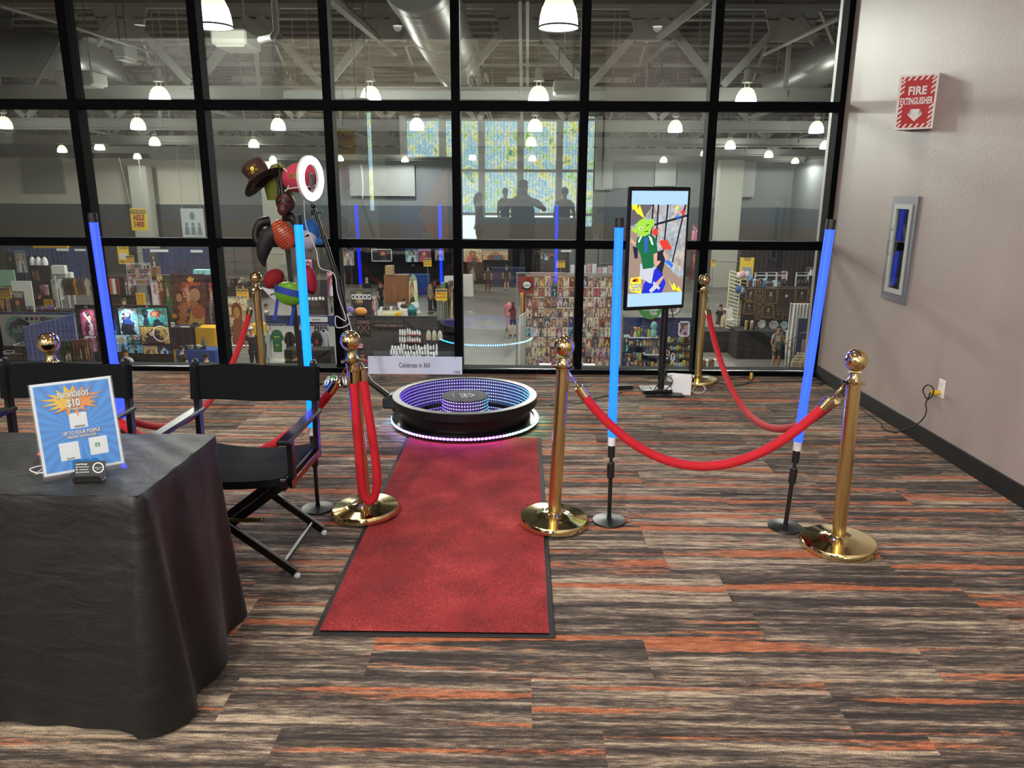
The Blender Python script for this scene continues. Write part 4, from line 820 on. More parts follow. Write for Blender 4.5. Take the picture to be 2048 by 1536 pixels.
pipe([(ony(548, -5, 11).x, 11, 6.85), ony(548, -5, 11), ony(553, 60, 11), ony(545, 75, 11), ony(520, 80, 11.2)], .045, 'pale bent pipe running into the grey ceiling box')
for i, (x, y) in enumerate(sorted(((482, 160), (540, 60), (360, 110), (1180, 90), (1240, 40), (1440, 120), (1560, 70), (700, 60), (60, 150), (215, 60), (330, 150), (500, 60), (590, 150), (615, 60), (712, 150), (880, 90), (985, 120), (1130, 60), (1225, 150), (1295, 110), (1400, 60), (1500, 130), (1620, 60), (1655, 160)))):
    a = ony(x, y, 23.5); solo('hanger_rod', MB().tube([(0, 0, -1.2), (0, 0, 6.85-a.z)], .02, 5), STEEL, None, 'rod', (a.x, a.y, a.z), group='ceiling hanger rods')['label'] = 'thin vertical hanger rod under the hall roof, %s from the left' % ORD[i]
for i, (z, m) in enumerate(((5.9, STEEL), (5.2, STEELD))):
    for j, Y in enumerate((24.2, 27.5, 34, 37.5, 44)): solo('roof_pipe', MB().tube([(-30, 0, 0), (XR-.5, 0, 0)], .05+.03*i, 6), m, ('high' if i == 0 else 'low')+' roof pipe crossing the hall, '+['first', 'second', 'third', 'fourth', 'fifth'][j]+' from the glass', 'pipe', (0, Y, z), group='roof pipes')
for i, (x0_, y0_, Y0_, x1_, y1_, Y1_, l) in enumerate(((150, 30, 17, 60, 190, 22, 'far left'), (262, 20, 22, 320, 175, 30, 'left, beside the second lamp'), (520, 15, 22, 590, 180, 30, 'left of the ring light'), (785, 15, 22, 842, 180, 30, 'beside the round duct'), (1040, 0, 17, 1042, 175, 22, 'centre, upright pair'), (1055, 0, 17, 1055, 175, 22.2, 'centre, second upright'), (1315, 15, 22, 1262, 178, 30, 'right of centre'), (1560, 20, 22, 1500, 175, 30, 'right'), (1640, 20, 19, 1700, 170, 21.8, 'far right'))): pipe([ony(x0_, y0_, Y0_), ony(x1_, y1_, Y1_)], .05, 'thin steel brace under the roof, '+l, STEEL, 'roof_brace', 'brace', 4)
for i, (y0_, m_) in enumerate(((100, STEELD), (128, STEEL), (150, STEELD))): a_ = ony(1000, y0_, 26+2*i); pipe([(-28, a_.y, a_.z), (XR-1, a_.y, a_.z)], .07, 'slim pipe crossing behind the first truss, '+['upper', 'middle', 'lower'][i], m_, 'roof_pipe', 'pipe', 6)
# ducts
DUCT = mat('galvanised_duct', '8b8c8b', .38, .75, bump=.05, bscale=6)
a = ony(828, -30, 13.0); b = ony(925, 175, 24.5); b.z = a.z = 5.0
t = thing('round_duct', 'large round ribbed metal duct running away overhead at the centre', 'duct', (0, 0, 0)); L = (b-a).length; d_ = (b-a)/L; pr = []
s_ = 0
while s_ < L:
    f = (s_ % 2.4) < .9
    pr.append((.6+(.018 if f and int(s_/.09) % 2 else 0), s_)); s_ += .09
mb = MB(); mb.lathe([(0, 0)]+pr+[(.6, L), (0, L+.02)], a, 40, ax=d_, cap=False); mb.build('duct_run', DUCT, t)
for f in (.3, .55, .8): mb = MB(); c = a+d_*L*f; mb.lathe([(.62, -.03), (.64, -.03), (.64, .03), (.62, .03)], c, 40, ax=d_, cap=False); mb.build('joint_band', DUCT, t)
pts = [ony(-60, 105, 21), ony(60, 108, 21), ony(140, 118, 21.2), ony(200, 142, 23), ony(236, 172, 26)]
solo('wide_duct', MB().tube(smoothp(pts), .58, 32), DUCT, 'wide round duct curving away at the top left', 'duct')
pts = [ony(1720, 95, 20), ony(1655, 125, 21), ony(1600, 150, 23.5), ony(1550, 165, 28), ony(1520, 178, 33)]
solo('wide_duct', MB().tube(smoothp(pts), .52, 32), DUCT, 'wide round duct curving away at the top right', 'duct')
UNIT = mat('pale_unit_paint', 'a9aaa2', .6)
for (x0, y0, x1, y1, Y, l) in ((420, 57, 492, 92, 12.5, 'large pale box unit hanging beside the biggest lamp'), (110, 140, 185, 170, 19, 'long flat grey unit under the left duct'), (1108, 158, 1158, 188, 19, 'grey box unit on the truss right of centre'), (700, 195, 735, 208, 19, 'small grey box covering part of a lamp'), (225, 82, 248, 118, 20, 'small pale speaker box on the left truss')):
    cx, z0, w, h = rect(x0, y0, x1, y1, Y); t = thing('ceiling_unit', l, 'ceiling unit', (cx, Y, z0))
    mb = MB(); mb.box((0, .35, h*.55), (w, .7, h*.9), bev=.03); mb.box((0, .35, h*.05), (w*.8, .6, h*.1)); mb.build('casing', UNIT, t)
    mb = MB(); mb.tube([(-w*.3, .3, h), (-w*.3, .3, 6.85-z0)], .015, 5); mb.tube([(w*.3, .3, h), (w*.3, .3, 6.85-z0)], .015, 5); mb.build('hanger', STEELD, t)
# high bay lamps
LG = emis('lamp_glass_glow', (1, .98, .86), 7); LG2 = emis('lamp_glass_top', (.95, .88, .6), 1.3)
LPX = [(425, 53, 1), (1117, 55, 1), (321, 207, 1), (742, 207, 1), (1077, 207, 1), (1491, 210, 1), (277, 259, 1), (557, 260, 1), (1070, 262, 1), (1350, 264, 1), (1632, 266, 1), (10, 257, 0), (310, 291, 1), (834, 260, 0), (1460, 298, 1), (1650, 298, 0), (508, 295, 0), (1062, 292, 1), (1590, 327, 0), (1327, 325, 1), (275, 318, 0), (546, 323, 0), (810, 324, 1), (1537, 315, 0), (945, 320, 0), (1065, 322, 0), (125, 305, 0), (680, 322, 0), (1410, 312, 0), (200, 300, 0)]
def row_of(px, py):
    y_ = min(60, onz(px, py, 3.85).y)
    return 'nearest row' if y_ < 14 else 'second row' if y_ < 24 else 'third row' if y_ < 34 else 'fourth row' if y_ < 46 else 'farthest rows'
p0 = None
for i, (px, py, on) in enumerate(LPX):
    q = onz(px, py, 3.85)
    if q.y > 60: q = q*(60/q.y); q.z = 3.85
    row = row_of(px, py)
    if p0 is None:
        t = thing('pendant_lamp', '', 'lamp', q, 0, 'high bay lamps of the hall'); p0 = t
        mb = MB(); mb.lathe([(.27, 0), (.268, .06), (.255, .16), (.23, .25)], n=28, cap=False); mb.lathe([(0, .02), (.262, .02)], n=28, cap=False); mb.build('glowing_lens', LG, t)
        mb = MB(); mb.lathe([(.23, .25), (.19, .34), (.13, .40), (.08, .42)], n=28, cap=False); mb.build('refractor', LG2, t)
        mb = MB(); mb.lathe([(.272, -.012), (.282, -.012), (.282, .012), (.272, .012)], n=28, cap=False); mb.build('rim_wire', STEELD, t)
        mb = MB(); mb.tube([(.05, 0, .41), (.06, 0, .56)], .012, 6); mb.tube([(-.05, 0, .41), (-.06, 0, .56)], .012, 6); mb.lathe([(.14, .54), (.14, .58), (.1, .66), (.09, .84), (.04, .88)], n=20); mb.build('ballast_housing', UNIT, t)
        mb = MB(); mb.tube([(0, 0, .8), (0, 0, 3.0)], .012, 5); mb.build('rod', STEEL, t)
    else:
        t = p0.copy(); COL.objects.link(t); t.location = q
        for ch in list(p0.children): c = ch.copy(); COL.objects.link(c); c.parent = t
    nb = sorted(x_ for x_, y_, o_ in LPX if row_of(x_, y_) == row); n_ = nb.index(px)
    t['label'] = 'glowing round pendant lamp in the %s of the hall, %s from the left' % (row, (['first', 'second', 'third', 'fourth', 'fifth', 'sixth', 'seventh', 'eighth', 'ninth', 'tenth', 'eleventh', 'twelfth', 'thirteenth', 'fourteenth', 'fifteenth', 'sixteenth', 'seventeenth'])[n_])
    light('SPOT', 'pendant_beam', (q.x, q.y, q.z-.05), (300 if q.y < 14 else 900) if on else 620, (1, .98, .9), .22, 178, .12, (q.x, q.y, -5)); light('POINT', 'pendant_uplight', (q.x, q.y, q.z-.35), 85, (1, .97, .85), .22)
# ------------------------------------------------------------------ people
def skinmesh(J, E, root, sub=1):
    me = bpy.data.meshes.new('body'); bm = bmesh.new(); L = bm.verts.layers.skin.verify(); V = {}
    for k, (co, r) in J.items():
        v = bm.verts.new(co); V[k] = v; v[L].radius = r if isinstance(r, tuple) else (r, r); v[L].use_root = (k == root)
    for a, b in E: bm.edges.new((V[a], V[b]))
    bm.to_mesh(me); bm.free(); o = bpy.data.objects.new('body', me); COL.objects.link(o)
    m = o.modifiers.new('skin', 'SKIN'); m.use_smooth_shade = True; m = o.modifiers.new('sub', 'SUBSURF'); m.levels = sub; m.render_levels = sub
    dg = bpy.context.evaluated_depsgraph_get(); ev = bpy.data.meshes.new_from_object(o.evaluated_get(dg))
    vs = [v.co.copy() for v in ev.vertices]; fs = [tuple(p.vertices) for p in ev.polygons]
    bpy.data.objects.remove(o); bpy.data.meshes.remove(me); bpy.data.meshes.remove(ev); return vs, fs
SKINS = {'l': mat('skin_light', 'c99a80', .55), 'm': mat('skin_tan', 'a97455', .55), 'd': mat('skin_brown', '7a4e38', .55)}
EYE = mat('eye_dark', '14100e', .3); MOUTH = mat('mouth_rose', '8a4a42', .5)
CACHE = {}
def cm(h): return mat('cloth_'+h, h, .85)
def person(pos, rz, label, h=1.72, skin='l', hair='2a1d15', top='1c1f28', bot='20242e', pose='stand', sleeve='short', legs='long', long_hair=False, cap=None, face=True, arms=None, fat=1.0, hands=True, group='visitors and exhibitors in the hall'):
    sit = pose == 'sit'; t = thing('person', label, 'person', pos, rz, group); s_ = h/1.75
    HZ = .93 if not sit else .50; lean = {'stand': 0, 'sit': .06, 'lean': .25, 'walk': .03}[pose]
    fy = lambda z: -lean*(z-HZ)
    pt_ = lambda x, y, z: Vector((x, y+fy(z), z if not sit else z))
    Z = lambda dz: HZ+dz
    A = arms or [((-.24, -.02, Z(.22)), (-.25, -.10, Z(-.02))), ((.24, -.02, Z(.22)), (.25, -.10, Z(-.02)))]
    J = {'pel': (pt_(0, 0, Z(.0)), (.15*fat, .11*fat)), 'waist': (pt_(0, 0, Z(.17)), (.135*fat, .1*fat)), 'chest': (pt_(0, 0, Z(.38)), (.165*fat, .11*fat)), 'neckb': (pt_(0, 0, Z(.53)), (.075, .065)), 'neck': (pt_(0, -.005, Z(.58)), (.052, .052)), 'chin': (pt_(0, -.02, Z(.645)), (.062, .075)), 'face': (pt_(0, -.02, Z(.71)), (.075, .092)), 'crown': (pt_(0, -.01, Z(.775)), (.06, .075))}
    E = [('pel', 'waist'), ('waist', 'chest'), ('chest', 'neckb'), ('neckb', 'neck'), ('neck', 'chin'), ('chin', 'face'), ('face', 'crown')]
    for i, sx in enumerate((-1, 1)):
        n = 'LR'[i]; (ex, ey, ez), (hx, hy, hz) = A[i]; lx = fy(Z(.46))
        J['sh'+n] = (Vector((sx*.17*fat, lx, Z(.47))), .06); J['el'+n] = (Vector((ex, ey+fy(ez), ez)), .042); w = Vector((hx, hy+fy(hz), hz)); J['wr'+n] = (w, .028)
        dv = (w-J['el'+n][0]).normalized(); J['hd'+n] = (w+dv*.07, (.036, .022)); E += [('neckb', 'sh'+n), ('sh'+n, 'el'+n), ('el'+n, 'wr'+n), ('wr'+n, 'hd'+n)]
        J['hip'+n] = (Vector((sx*.09, 0, Z(-.06))), .08*min(fat, 1.2))
        if sit: kn = Vector((sx*.11, -.42, .50)); an = Vector((sx*.11, -.40, .09))
        elif pose == 'walk': kn = Vector((sx*.09, -.10 if i else .02, .5)); an = Vector((sx*.09, -.12 if i else .2, .10 if i else .13))
        else: kn = Vector((sx*.105, -.015, .5)); an = Vector((sx*.12, .02, .09))
        J['kn'+n] = (kn, .06); J['ca'+n] = (kn.lerp(an, .3), .056); J['an'+n] = (an, .038); J['to'+n] = (an+Vector((sx*.02, -.15, -.055)), (.04, .028))
        E += [('pel', 'hip'+n), ('hip'+n, 'kn'+n), ('kn'+n, 'ca'+n), ('ca'+n, 'an'+n), ('an'+n, 'to'+n)]
    for k in J: J[k] = (J[k][0]*s_, tuple(r*s_ for r in J[k][1]) if isinstance(J[k][1], tuple) else J[k][1]*s_)
    mb = MB(); vs, fs = skinmesh(J, E, 'pel'); mb.add(vs, fs)
    fc = J['face'][0]; k = s_
    mb.ball(fc+Vector((0, -.088*k, -.01*k)), (.014*k, .02*k, .022*k), 8, 6)
    for sx in (-1, 1): mb.ball(fc+Vector((sx*.078*k, .01*k, 0)), (.012*k, .022*k, .032*k), 8, 6)
    if hands:
        for n, sx in (('L', -1), ('R', 1)):
            hd = J['hd'+n][0]; dv = (hd-J['wr'+n][0]).normalized(); sd = dv.cross(Vector((0, 1, 0)) if abs(dv.y) < .8 else Vector((0, 0, 1))).normalized(); nm = dv.cross(sd)
            for f_, ln in zip((-1.5, -.5, .5, 1.5), (.055, .068, .072, .062)):
                b0 = hd+sd*f_*.016*k; mb.tube([b0-dv*.02*k, b0+dv*ln*.55*k, b0+dv*ln*.9*k+nm*.02*k], [.0095*k, .0085*k, .006*k], 6)
            b0 = J['wr'+n][0]+dv*.03*k; mb.tube([b0, b0+(sd*-.045+dv*.03)*k, b0+(sd*-.05+dv*.065)*k], [.011*k, .0095*k, .007*k], 6)
    mb.build('body', SKINS[skin], t, 180)
    def garment(name, ks, es, root, grow, m, over={}):
        JJ = {}
        for q in ks: co, r = J[q] if q in J else over[q]; JJ[q] = (over[q] if q in over else (co, tuple(x+grow for x in r) if isinstance(r, tuple) else r+grow))
        mm = MB(); v_, f_ = skinmesh(JJ, es, root); mm.add(v_, f_); return mm.build(name, m, t, 180)
    fr = {'short': .55, 'long': 1.0, 'none': .05}[sleeve]; ov = {}
    for n in 'LR':
        a, b = (J['sh'+n][0], J['el'+n][0]) if sleeve != 'long' else (J['el'+n][0], J['wr'+n][0]); ov['cf'+n] = (a.lerp(b, fr*1.15 if sleeve == 'short' else .95), .058*k if sleeve == 'short' else .04*k)
    es = [('hem', 'pel'), ('pel', 'waist'), ('waist', 'chest'), ('chest', 'neckb')]; ov['hem'] = (J['pel'][0]-Vector((0, 0, .09*k)), (.17*fat*k, .13*fat*k)); ks = ['hem', 'pel', 'waist', 'chest', 'neckb', 'shL', 'shR']
    for n in 'LR':
        if sleeve == 'long': ks += ['el'+n, 'cf'+n]; es += [('neckb', 'sh'+n), ('sh'+n, 'el'+n), ('el'+n, 'cf'+n)]
        else: ks += ['cf'+n]; es += [('neckb', 'sh'+n), ('sh'+n, 'cf'+n)]
    garment('shirt', ks, es, 'pel', .014*k, cm(top) if isinstance(top, str) else top, ov)
    ks = ['pel', 'hipL', 'hipR']; es = [('pel', 'hipL'), ('pel', 'hipR')]; ov = {'pel': (J['pel'][0]+Vector((0, 0, .03*k)), (.125*fat*k, .11*fat*k))}; ov.update({'hip'+n: (J['hip'+n][0], .1*fat*k) for n in 'LR'})
    for n in 'LR':
        if legs == 'long': ks += ['kn'+n, 'an'+n]; es += [('hip'+n, 'kn'+n), ('kn'+n, 'an'+n)]
        else: ov['kk'+n] = (J['hip'+n][0].lerp(J['kn'+n][0], .85), .088*k); ks += ['kk'+n]; es += [('hip'+n, 'kk'+n)]
    garment('trousers' if legs == 'long' else 'shorts', ks, es, 'pel', .016*k, cm(bot), ov)
    mm = MB(); c = J['crown'][0]
    mm.grid(lambda u, v: tuple(c+Vector((.088*k*math.sin(v*1.9)*math.cos(u*2*PI), .104*k*math.sin(v*1.9)*math.sin(u*2*PI)+.008*k, .085*k*math.cos(v*1.9)-(.0 if math.sin(u*2*PI) < -.2 else .035*k*v)))), 16, 6, closed_u=True)
    if long_hair: mm.tube([c+Vector((0, .07*k, -.02*k)), c+Vector((0, .085*k, -.13*k)), c+Vector((0, .09*k, -.3*k))], [.07*k, .085*k, .05*k], 10)
    mm.build('hair', cm(hair), t, 180)
    if cap:
        mm = MB(); mm.grid(lambda u, v: tuple(c+Vector((.094*k*math.sin(v*1.5)*math.cos(u*2*PI), .11*k*math.sin(v*1.5)*math.sin(u*2*PI), .02*k+.08*k*math.cos(v*1.5)))), 16, 5, closed_u=True)
        mm.box(c+Vector((0, -.14*k, .022*k)), (.13*k, .1*k, .008*k), bev=.003); mm.build('cap', cm(cap), t, 180)
    if face:
        mm = MB()
        for sx in (-1, 1): mm.ball(fc+Vector((sx*.03*k, -.086*k, .022*k)), (.012*k, .008*k, .007*k), 8, 5)
        mm.build('eyes', EYE, t); mm = MB(); mm.ball(fc+Vector((0, -.082*k, -.048*k)), (.024*k, .01*k, .006*k), 8, 5); mm.build('mouth', MOUTH, t)
    mm = MB()
    for n in 'LR': an = J['an'+n][0]; mm.ball(an+Vector((0, -.055*k, -.05*k)), (.05*k, .14*k, .042*k), 12, 6)
    mm.build('shoes', cm('1a1a1c'), t)
    return t
# ================================================================== stalls
PALS = {'page': ['5a3a3a', 'c8a898', 'e8dcc8', 'a85a4a', 'd8ccc0', '6a6a80', 'e0c8b0'], 'comic': ['2a2530', '8c3d35', 'c9b49a', 'e8e0d0', '3f6c8c', 'd9a23a', '5a4a58'], 'warm': ['2a1a2a', '5e2f2a', 'a8683a', 'd8b070', '3a2a50', '7a3a30'], 'blue': ['0f1e3a', '1d4f8c', '5fa8d8', 'd8e8f0', '24335e', '7fc8d8'], 'pink': ['5a2038', 'c05a80', 'e8b8c8', 'f2e4e8', '8a3050', 'b8a8c8'], 'teal': ['0c2a33', '147a80', '5fd0c8', 'd8f0e8', '1a3f58', '3fa8a0'], 'gold': ['3a2a3a', '8a5a4a', 'd8b86a', 'f0e2b8', '6a4a6a', 'b8845a'], 'dark': ['0c0b10', '1f1c26', '4a4048', '8a7f80', '2a2230', '141218'], 'green': ['12301a', '2f7a3a', '8ac85a', 'e0e8b8', '1f4a5a', 'c8503a'], 'grey': ['2a2a2c', '5a5a5c', '9a9a98', 'd8d6d0', '3a3a3e', '77736c']}
ART = {k: art('printed_art_'+k, v, 7) for k, v in PALS.items()}
ARTS = {k: art('small_printed_art_'+k, v, 16) for k, v in PALS.items()}
BLUED = mat('navy_booth_drape', '1f3160', .85, sheen=.2); BLACKD = mat('black_booth_drape', '111116', .9); GREYD = mat('grey_booth_drape', '3a383a', .9); YEL = mat('yellow_cloth', 'd9a520', .8); PURD = mat('dark_plum_cloth', '2b1d33', .85); WCL = mat('white_cloth', 'd4d2cc', .85); BLUC = mat('blue_cloth', '1f3f86', .85); BLKC = mat('black_table_cloth', '0f0f14', .85); REDC = mat('salmon_cloth', 'c85f62', .85)
WIREM = mat('white_wire', 'c4c6c8', .4, .3); INK = mat('black_ink', '15161a', .6); PLY = mat('placard_yellow', 'dcb830', .6); REDI = mat('red_ink', 'a8202a', .6)
def drape(label, x0, y0, x1, y1, Y, m, folds=None, group='booth drapes', cat='drape', name='booth_drape', amp=.04, Y2=None, tofloor=False):
    cx, z0, w, h = rect(x0, y0, x1, y1, Y)
    if Y2 is not None:
        a = ony(x0, y0, Y); b = ony(x1, y0, Y2); ang = math.atan2(b.y-a.y, b.x-a.x); w = math.hypot(b.x-a.x, b.y-a.y); cx = (a.x+b.x)/2; Yc = (a.y+b.y)/2; top = a.z
    else: ang = 0; Yc = Y; top = z0+h
    if tofloor: z0 = ZH+.02
    h = top-z0; folds = folds or max(3, int(w/.28))
    mb = MB(); f = lambda off: (lambda u, v: ((u-.5)*w, off+amp*math.sin(u*folds*2*PI+.5*math.sin(v*4+u*9)), v*h))
    mb.grid(f(0), folds*6, 6); mb.grid(f(.02), folds*6, 6); mb.tube([(-w/2-.05, .01, h), (w/2+.05, .01, h)], .025, 6)
    for sx in (-1, 1): mb.tube([(sx*(w/2+.03), .01, ZH-z0), (sx*(w/2+.03), .01, h+.05)], .022, 6)
    return solo(name, mb, m, label, cat, (cx, Yc, z0), ang, group=group)
TT = []
def table(label, x0, x1, ytop, Y, m, depth=.76, H=.74, lap=1.0, name='draped_table', group='draped tables in the hall', second=None):
    a = ony(x0, ytop, Y); b = ony(x1, ytop, Y); w = b.x-a.x; z = a.z if H is None else ZH+H; h = z-ZH
    if H is None: pass
    TT.append((a.x, b.x, Y, Y+depth, ZH+h)); t = thing(name, label, 'table', ((a.x+b.x)/2, Y, ZH), 0, group)
    mb = MB(); n = max(8, int(w*8))
    def f(u, v):
        s_ = u*(2*w+2*depth); k = v
        if s_ < w: x, y, nx, ny = -w/2+s_, 0, 0, -1
        elif s_ < w+depth: x, y, nx, ny = w/2, s_-w, 1, 0
        elif s_ < 2*w+depth: x, y, nx, ny = w/2-(s_-w-depth), depth, 0, 1
        else: x, y, nx, ny = -w/2, depth-(s_-2*w-depth), -1, 0
        o_ = .01+.04*k+.025*k*math.sin(s_*14); return (x+nx*o_, y+ny*o_, h-(h*lap-.01)*k)
    mb.grid(f, n*4, 5, closed_u=True); mb.box((0, depth/2, h-.01), (w, depth, .03)); mb.build('table_cloth_cover', m, t)
    mb = MB()
    for sx in (-1, 1):
        for yy in (.08, depth-.08): mb.tube([(sx*(w/2-.1), yy, 0), (sx*(w/2-.1), yy, h-.03)], .015, 6)
    mb.build('legs', STEELD, t)
    if second: m2, fx0, fx1, fl = second; mb = MB(); mb.box(((fx0+fx1)/2*w, depth/2, h+.01), ((fx1-fx0)*w, depth+.06, .012)); mb.grid(lambda u, v: ((fx0+(fx1-fx0)*u)*w, -.055-.02*v-.015*math.sin(u*20), h+.01-fl*h*v), 24, 4); mb.grid(lambda u, v: ((fx0+(fx1-fx0)*u)*w, -.06-.02*v-.015*math.sin(u*20), h+.01-fl*h*v), 24, 4); mb.build('overlay_cloth', m2, t)
    return t
def poster(label, x0, y0, x1, y1, Y, m, frame=None, name='poster', cat='poster', group=None, t=.02, extra=None, fw_=.04, rz=0):
    cx, z0, w, h = rect(x0, y0, x1, y1, Y); e = thing(name, label, cat, (cx, Y, z0), rz, group)
    mb = MB(); mb.box((0, t/2, h/2), (w, t, h)); mb.build('print', m, e)
    if frame:
        mb = MB()
        for c, s_ in (((0, 0, fw_/2), (w, t+.03, fw_)), ((0, 0, h-fw_/2), (w, t+.03, fw_)), ((-w/2+fw_/2, 0, h/2), (fw_, t+.03, h)), ((w/2-fw_/2, 0, h/2), (fw_, t+.03, h))): mb.box((c[0], t/2-.005, c[2]), s_)
        mb.build('frame', frame, e)
    if extra: extra(e, w, h)
    return e
def banner_stand(label, x0, y0, x1, y1, Y, m, extra=None): 
    def ex(e, w, h):
        mb = MB(); mb.box((0, .05, -.04), (w*.96, .2, .08), bev=.02); mb.build('base', mat('silver_base', 'a8a8aa', .35, .8), e); mb = MB(); mb.tube([(0, .05, 0), (0, .05, h)], .012, 6); mb.box((0, .01, h), (w, .04, .03)); mb.build('support_pole', STEEL, e)
        if extra: extra(e, w, h)
    return poster(label, x0, y0, x1, y1, Y, m, None, 'banner', 'banner', None, .01, ex)
def txt(e, items, m, y=-.004, name='lettering'):
    mb = MB()
    for it in items: s_, hh, x, z, w, *r = it; mb.text(s_, hh, x, z, y, w=w, bold=r[0] if r else .03)
    return mb.build(name, m, e, 0)
def shapes(e, name, m, polys, y0=-.012, y1=-.002):
    mb = MB()
    for p in polys: mb.poly(p, y0, y1)
    return mb.build(name, m, e, 0)
def oval(cx, cz, rx, rz_, n=20): return [(cx+rx*math.cos(2*PI*k/n), cz+rz_*math.sin(2*PI*k/n)) for k in range(n)]
def figure_print(e, w, h, skin='c9906a', cloth='2f7a3a', hair='8a2a1e', s_=1.0, cx=0, base=.0):
    shapes(e, 'figure_body', cm(cloth), [[(cx-.18*w*s_, base), (cx+.18*w*s_, base), (cx+.14*w*s_, base+.35*h*s_), (cx+.06*w*s_, base+.42*h*s_), (cx-.06*w*s_, base+.42*h*s_), (cx-.14*w*s_, base+.35*h*s_)]], -.006)
    shapes(e, 'figure_hair', cm(hair), [oval(cx, base+.52*h*s_, .17*w*s_, .13*h*s_)], -.008)
    shapes(e, 'figure_face', cm(skin), [oval(cx, base+.49*h*s_, .11*w*s_, .09*h*s_)], -.011)
def placard(label, x0, y0, x1, y1, Y, lines, pole=True):
    cx, z0, w, h = rect(x0, y0, x1, y1, Y); e = thing('aisle_placard', label, 'placard', (cx, Y, z0), 0, 'yellow placards in the hall')
    mb = MB(); mb.box((0, 0, h/2), (w, .02, h)); mb.build('board', PLY, e)
    mb = MB(); mb.box((0, -.012, h*.86), (w*.96, .004, h*.18)); mb.build('header_strip', mat('grey_strip', '4a4c58', .6), e)
    n = len(lines); txt(e, [(s_, h*.2, 0, h*(.5-.3*i), w*.86) for i, s_ in enumerate(lines)], REDI, -.014)
    if pole: mb = MB(); mb.tube([(0, .03, -(z0-ZH)), (0, .03, h)], .018, 6); mb.lathe([(.25, 0), (.25, .02), (.03, .04)], (0, .03, -(z0-ZH)), 16); mb.build('pole', STEEL, e)
    else:
        mb = MB(); mb.tube([(-w*.4, 0, h), (-w*.8, 0, h+2.6)], .012, 4); mb.tube([(w*.4, 0, h), (w*.4, 0, h+2.6)], .012, 4); mb.build('hanging_wire', STEEL, e)
    return e
def items(spec, label, cat, name, x0, x1, ybase, Y, n, m, size, kind='box', group=None, jit=.3, seed=1):
    rr = random.Random(seed); a = ony(x0, ybase, Y); b = ony(x1, ybase, Y); zb = ZH
    if cat not in ('mask', 'picture', 'brooch', 'clothes') and 'hanging' not in label and 'shelf' not in label and 'backdrop' not in label:
        for (ta, tb, y0_, y1_, tz_) in TT:
            if ta < (a.x+b.x)/2 < tb and y0_-.1 <= Y <= y1_+.1: zb = tz_
        a.z = max(a.z, zb+.012)
        if a.z-zb < .1: a.z = zb+.012
        else: mb = MB(); mb.box((0, 0, (a.z+zb)/2), (abs(b.x-a.x), .17, a.z-zb-.004), bev=.01); solo('display_stand', mb, WHITE if 'white cl' in label else BLKC, 'dark stand under '+label, 'stand', ((a.x+b.x)/2, Y, 0))
    elif 'hanging' in label or cat == 'clothes': mb = MB(); zt_ = a.z+size[2]*.9; mb.tube([(a.x-.1, 0, ZH), (a.x-.1, 0, zt_), (b.x+.1, 0, zt_), (b.x+.1, 0, ZH)], .025, 6); solo('garment_rail', mb, STEEL, 'thin rail holding each '+label, 'rail', (0, Y, 0))
    for i in range(n):
        f = (i+.5)/n; sz = [s_*(1+jit*(rr.random()-.5)) for s_ in size]; sz[0] = min(sz[0], abs(b.x-a.x)/n*.86); mb = MB()
        if kind == 'dome': sz[1] = min(sz[1], sz[0])
        if kind == 'box': mb.box((0, 0, sz[2]/2), sz, bev=.01)
        elif kind == 'dome': mb.lathe([(sz[0]*.5, 0), (sz[0]*.52, sz[2]*.4), (sz[0]*.4, sz[2]*.8), (sz[0]*.15, sz[2]), (0, sz[2])], n=10); mb.box((0, -sz[0]*.42, sz[2]*.25), (sz[0]*.5, .02, sz[2]*.2))
        elif kind == 'bottle': mb.lathe([(sz[0]*.5, 0), (sz[0]*.5, sz[2]*.6), (sz[0]*.2, sz[2]*.8), (sz[0]*.2, sz[2])], n=10)
        mm = m[i % len(m)] if isinstance(m, list) else m
        solo(name, mb, mm, label if n == 1 else label+', %s from left' % ORD[i], cat, (a.x+(b.x-a.x)*f, Y+.1*(rr.random()-.5), a.z), rr.random()*.16-.08, group=group or (label if n > 1 else None))

# ---- comic print wall, right of centre
YP = 28.2
a = ony(1040, 549, YP); pw = thing('display_wall', 'tall frame covered in rows of comic prints, right of the aisle', 'display wall', (0, YP, 0))
xL, xR_ = ony(1052, 640, YP).x, ony(1222, 640, YP).x
mb = MB(); mb.box(((xL+xR_)/2, .05, (a.z+ZH)/2), (xR_-xL+.05, .04, a.z-ZH)); mb.build('backing_sheet', mat('pale_backing', '8c8680', .9), pw)
for x in (xL-.35, (xL+xR_)/2-.1, xR_+.06): mb = MB(); mb.tube([(x, .1, ZH), (x, .1, a.z+.05)], .03, 8); mb.build('upright_pole', STEEL, pw)
mb = MB(); mb.tube([(xL-.4, .1, a.z+.04), (xR_+.1, .1, a.z+.04)], .028, 8); mb.build('cross_bar', STEEL, pw)
NC, NR = 14, 10; cw = (xR_-xL)/NC; rh = .385; pm = None; keys = ['comic', 'comic', 'page', 'comic', 'grey', 'page', 'pink', 'gold', 'comic', 'page', 'comic', 'warm', 'page', 'comic', 'blue']
rr = random.Random(5)
for r_ in range(NR):
    for c_ in range(NC):
        k = rr.choice(keys)
        if pm is None: mb = MB(); mb.box((0, 0, 0), (cw-.015, .012, rh-.02)); pm = mb.build('comic_print', ARTS['comic']); o = pm
        else: o = pm.copy(); COL.objects.link(o)
        o.location = (xL+cw*(c_+.5), YP+.015, a.z-.05-rh*(r_+.5))
        if k != 'comic': 
            o.material_slots[0].link = 'OBJECT'; o.material_slots[0].material = ARTS[k]
        tag(o, 'comic print on the tall display wall, %s row from the top, %s from the left' % (ORD[r_], ORD[c_]), 'print', 'comic prints on the tall display wall')
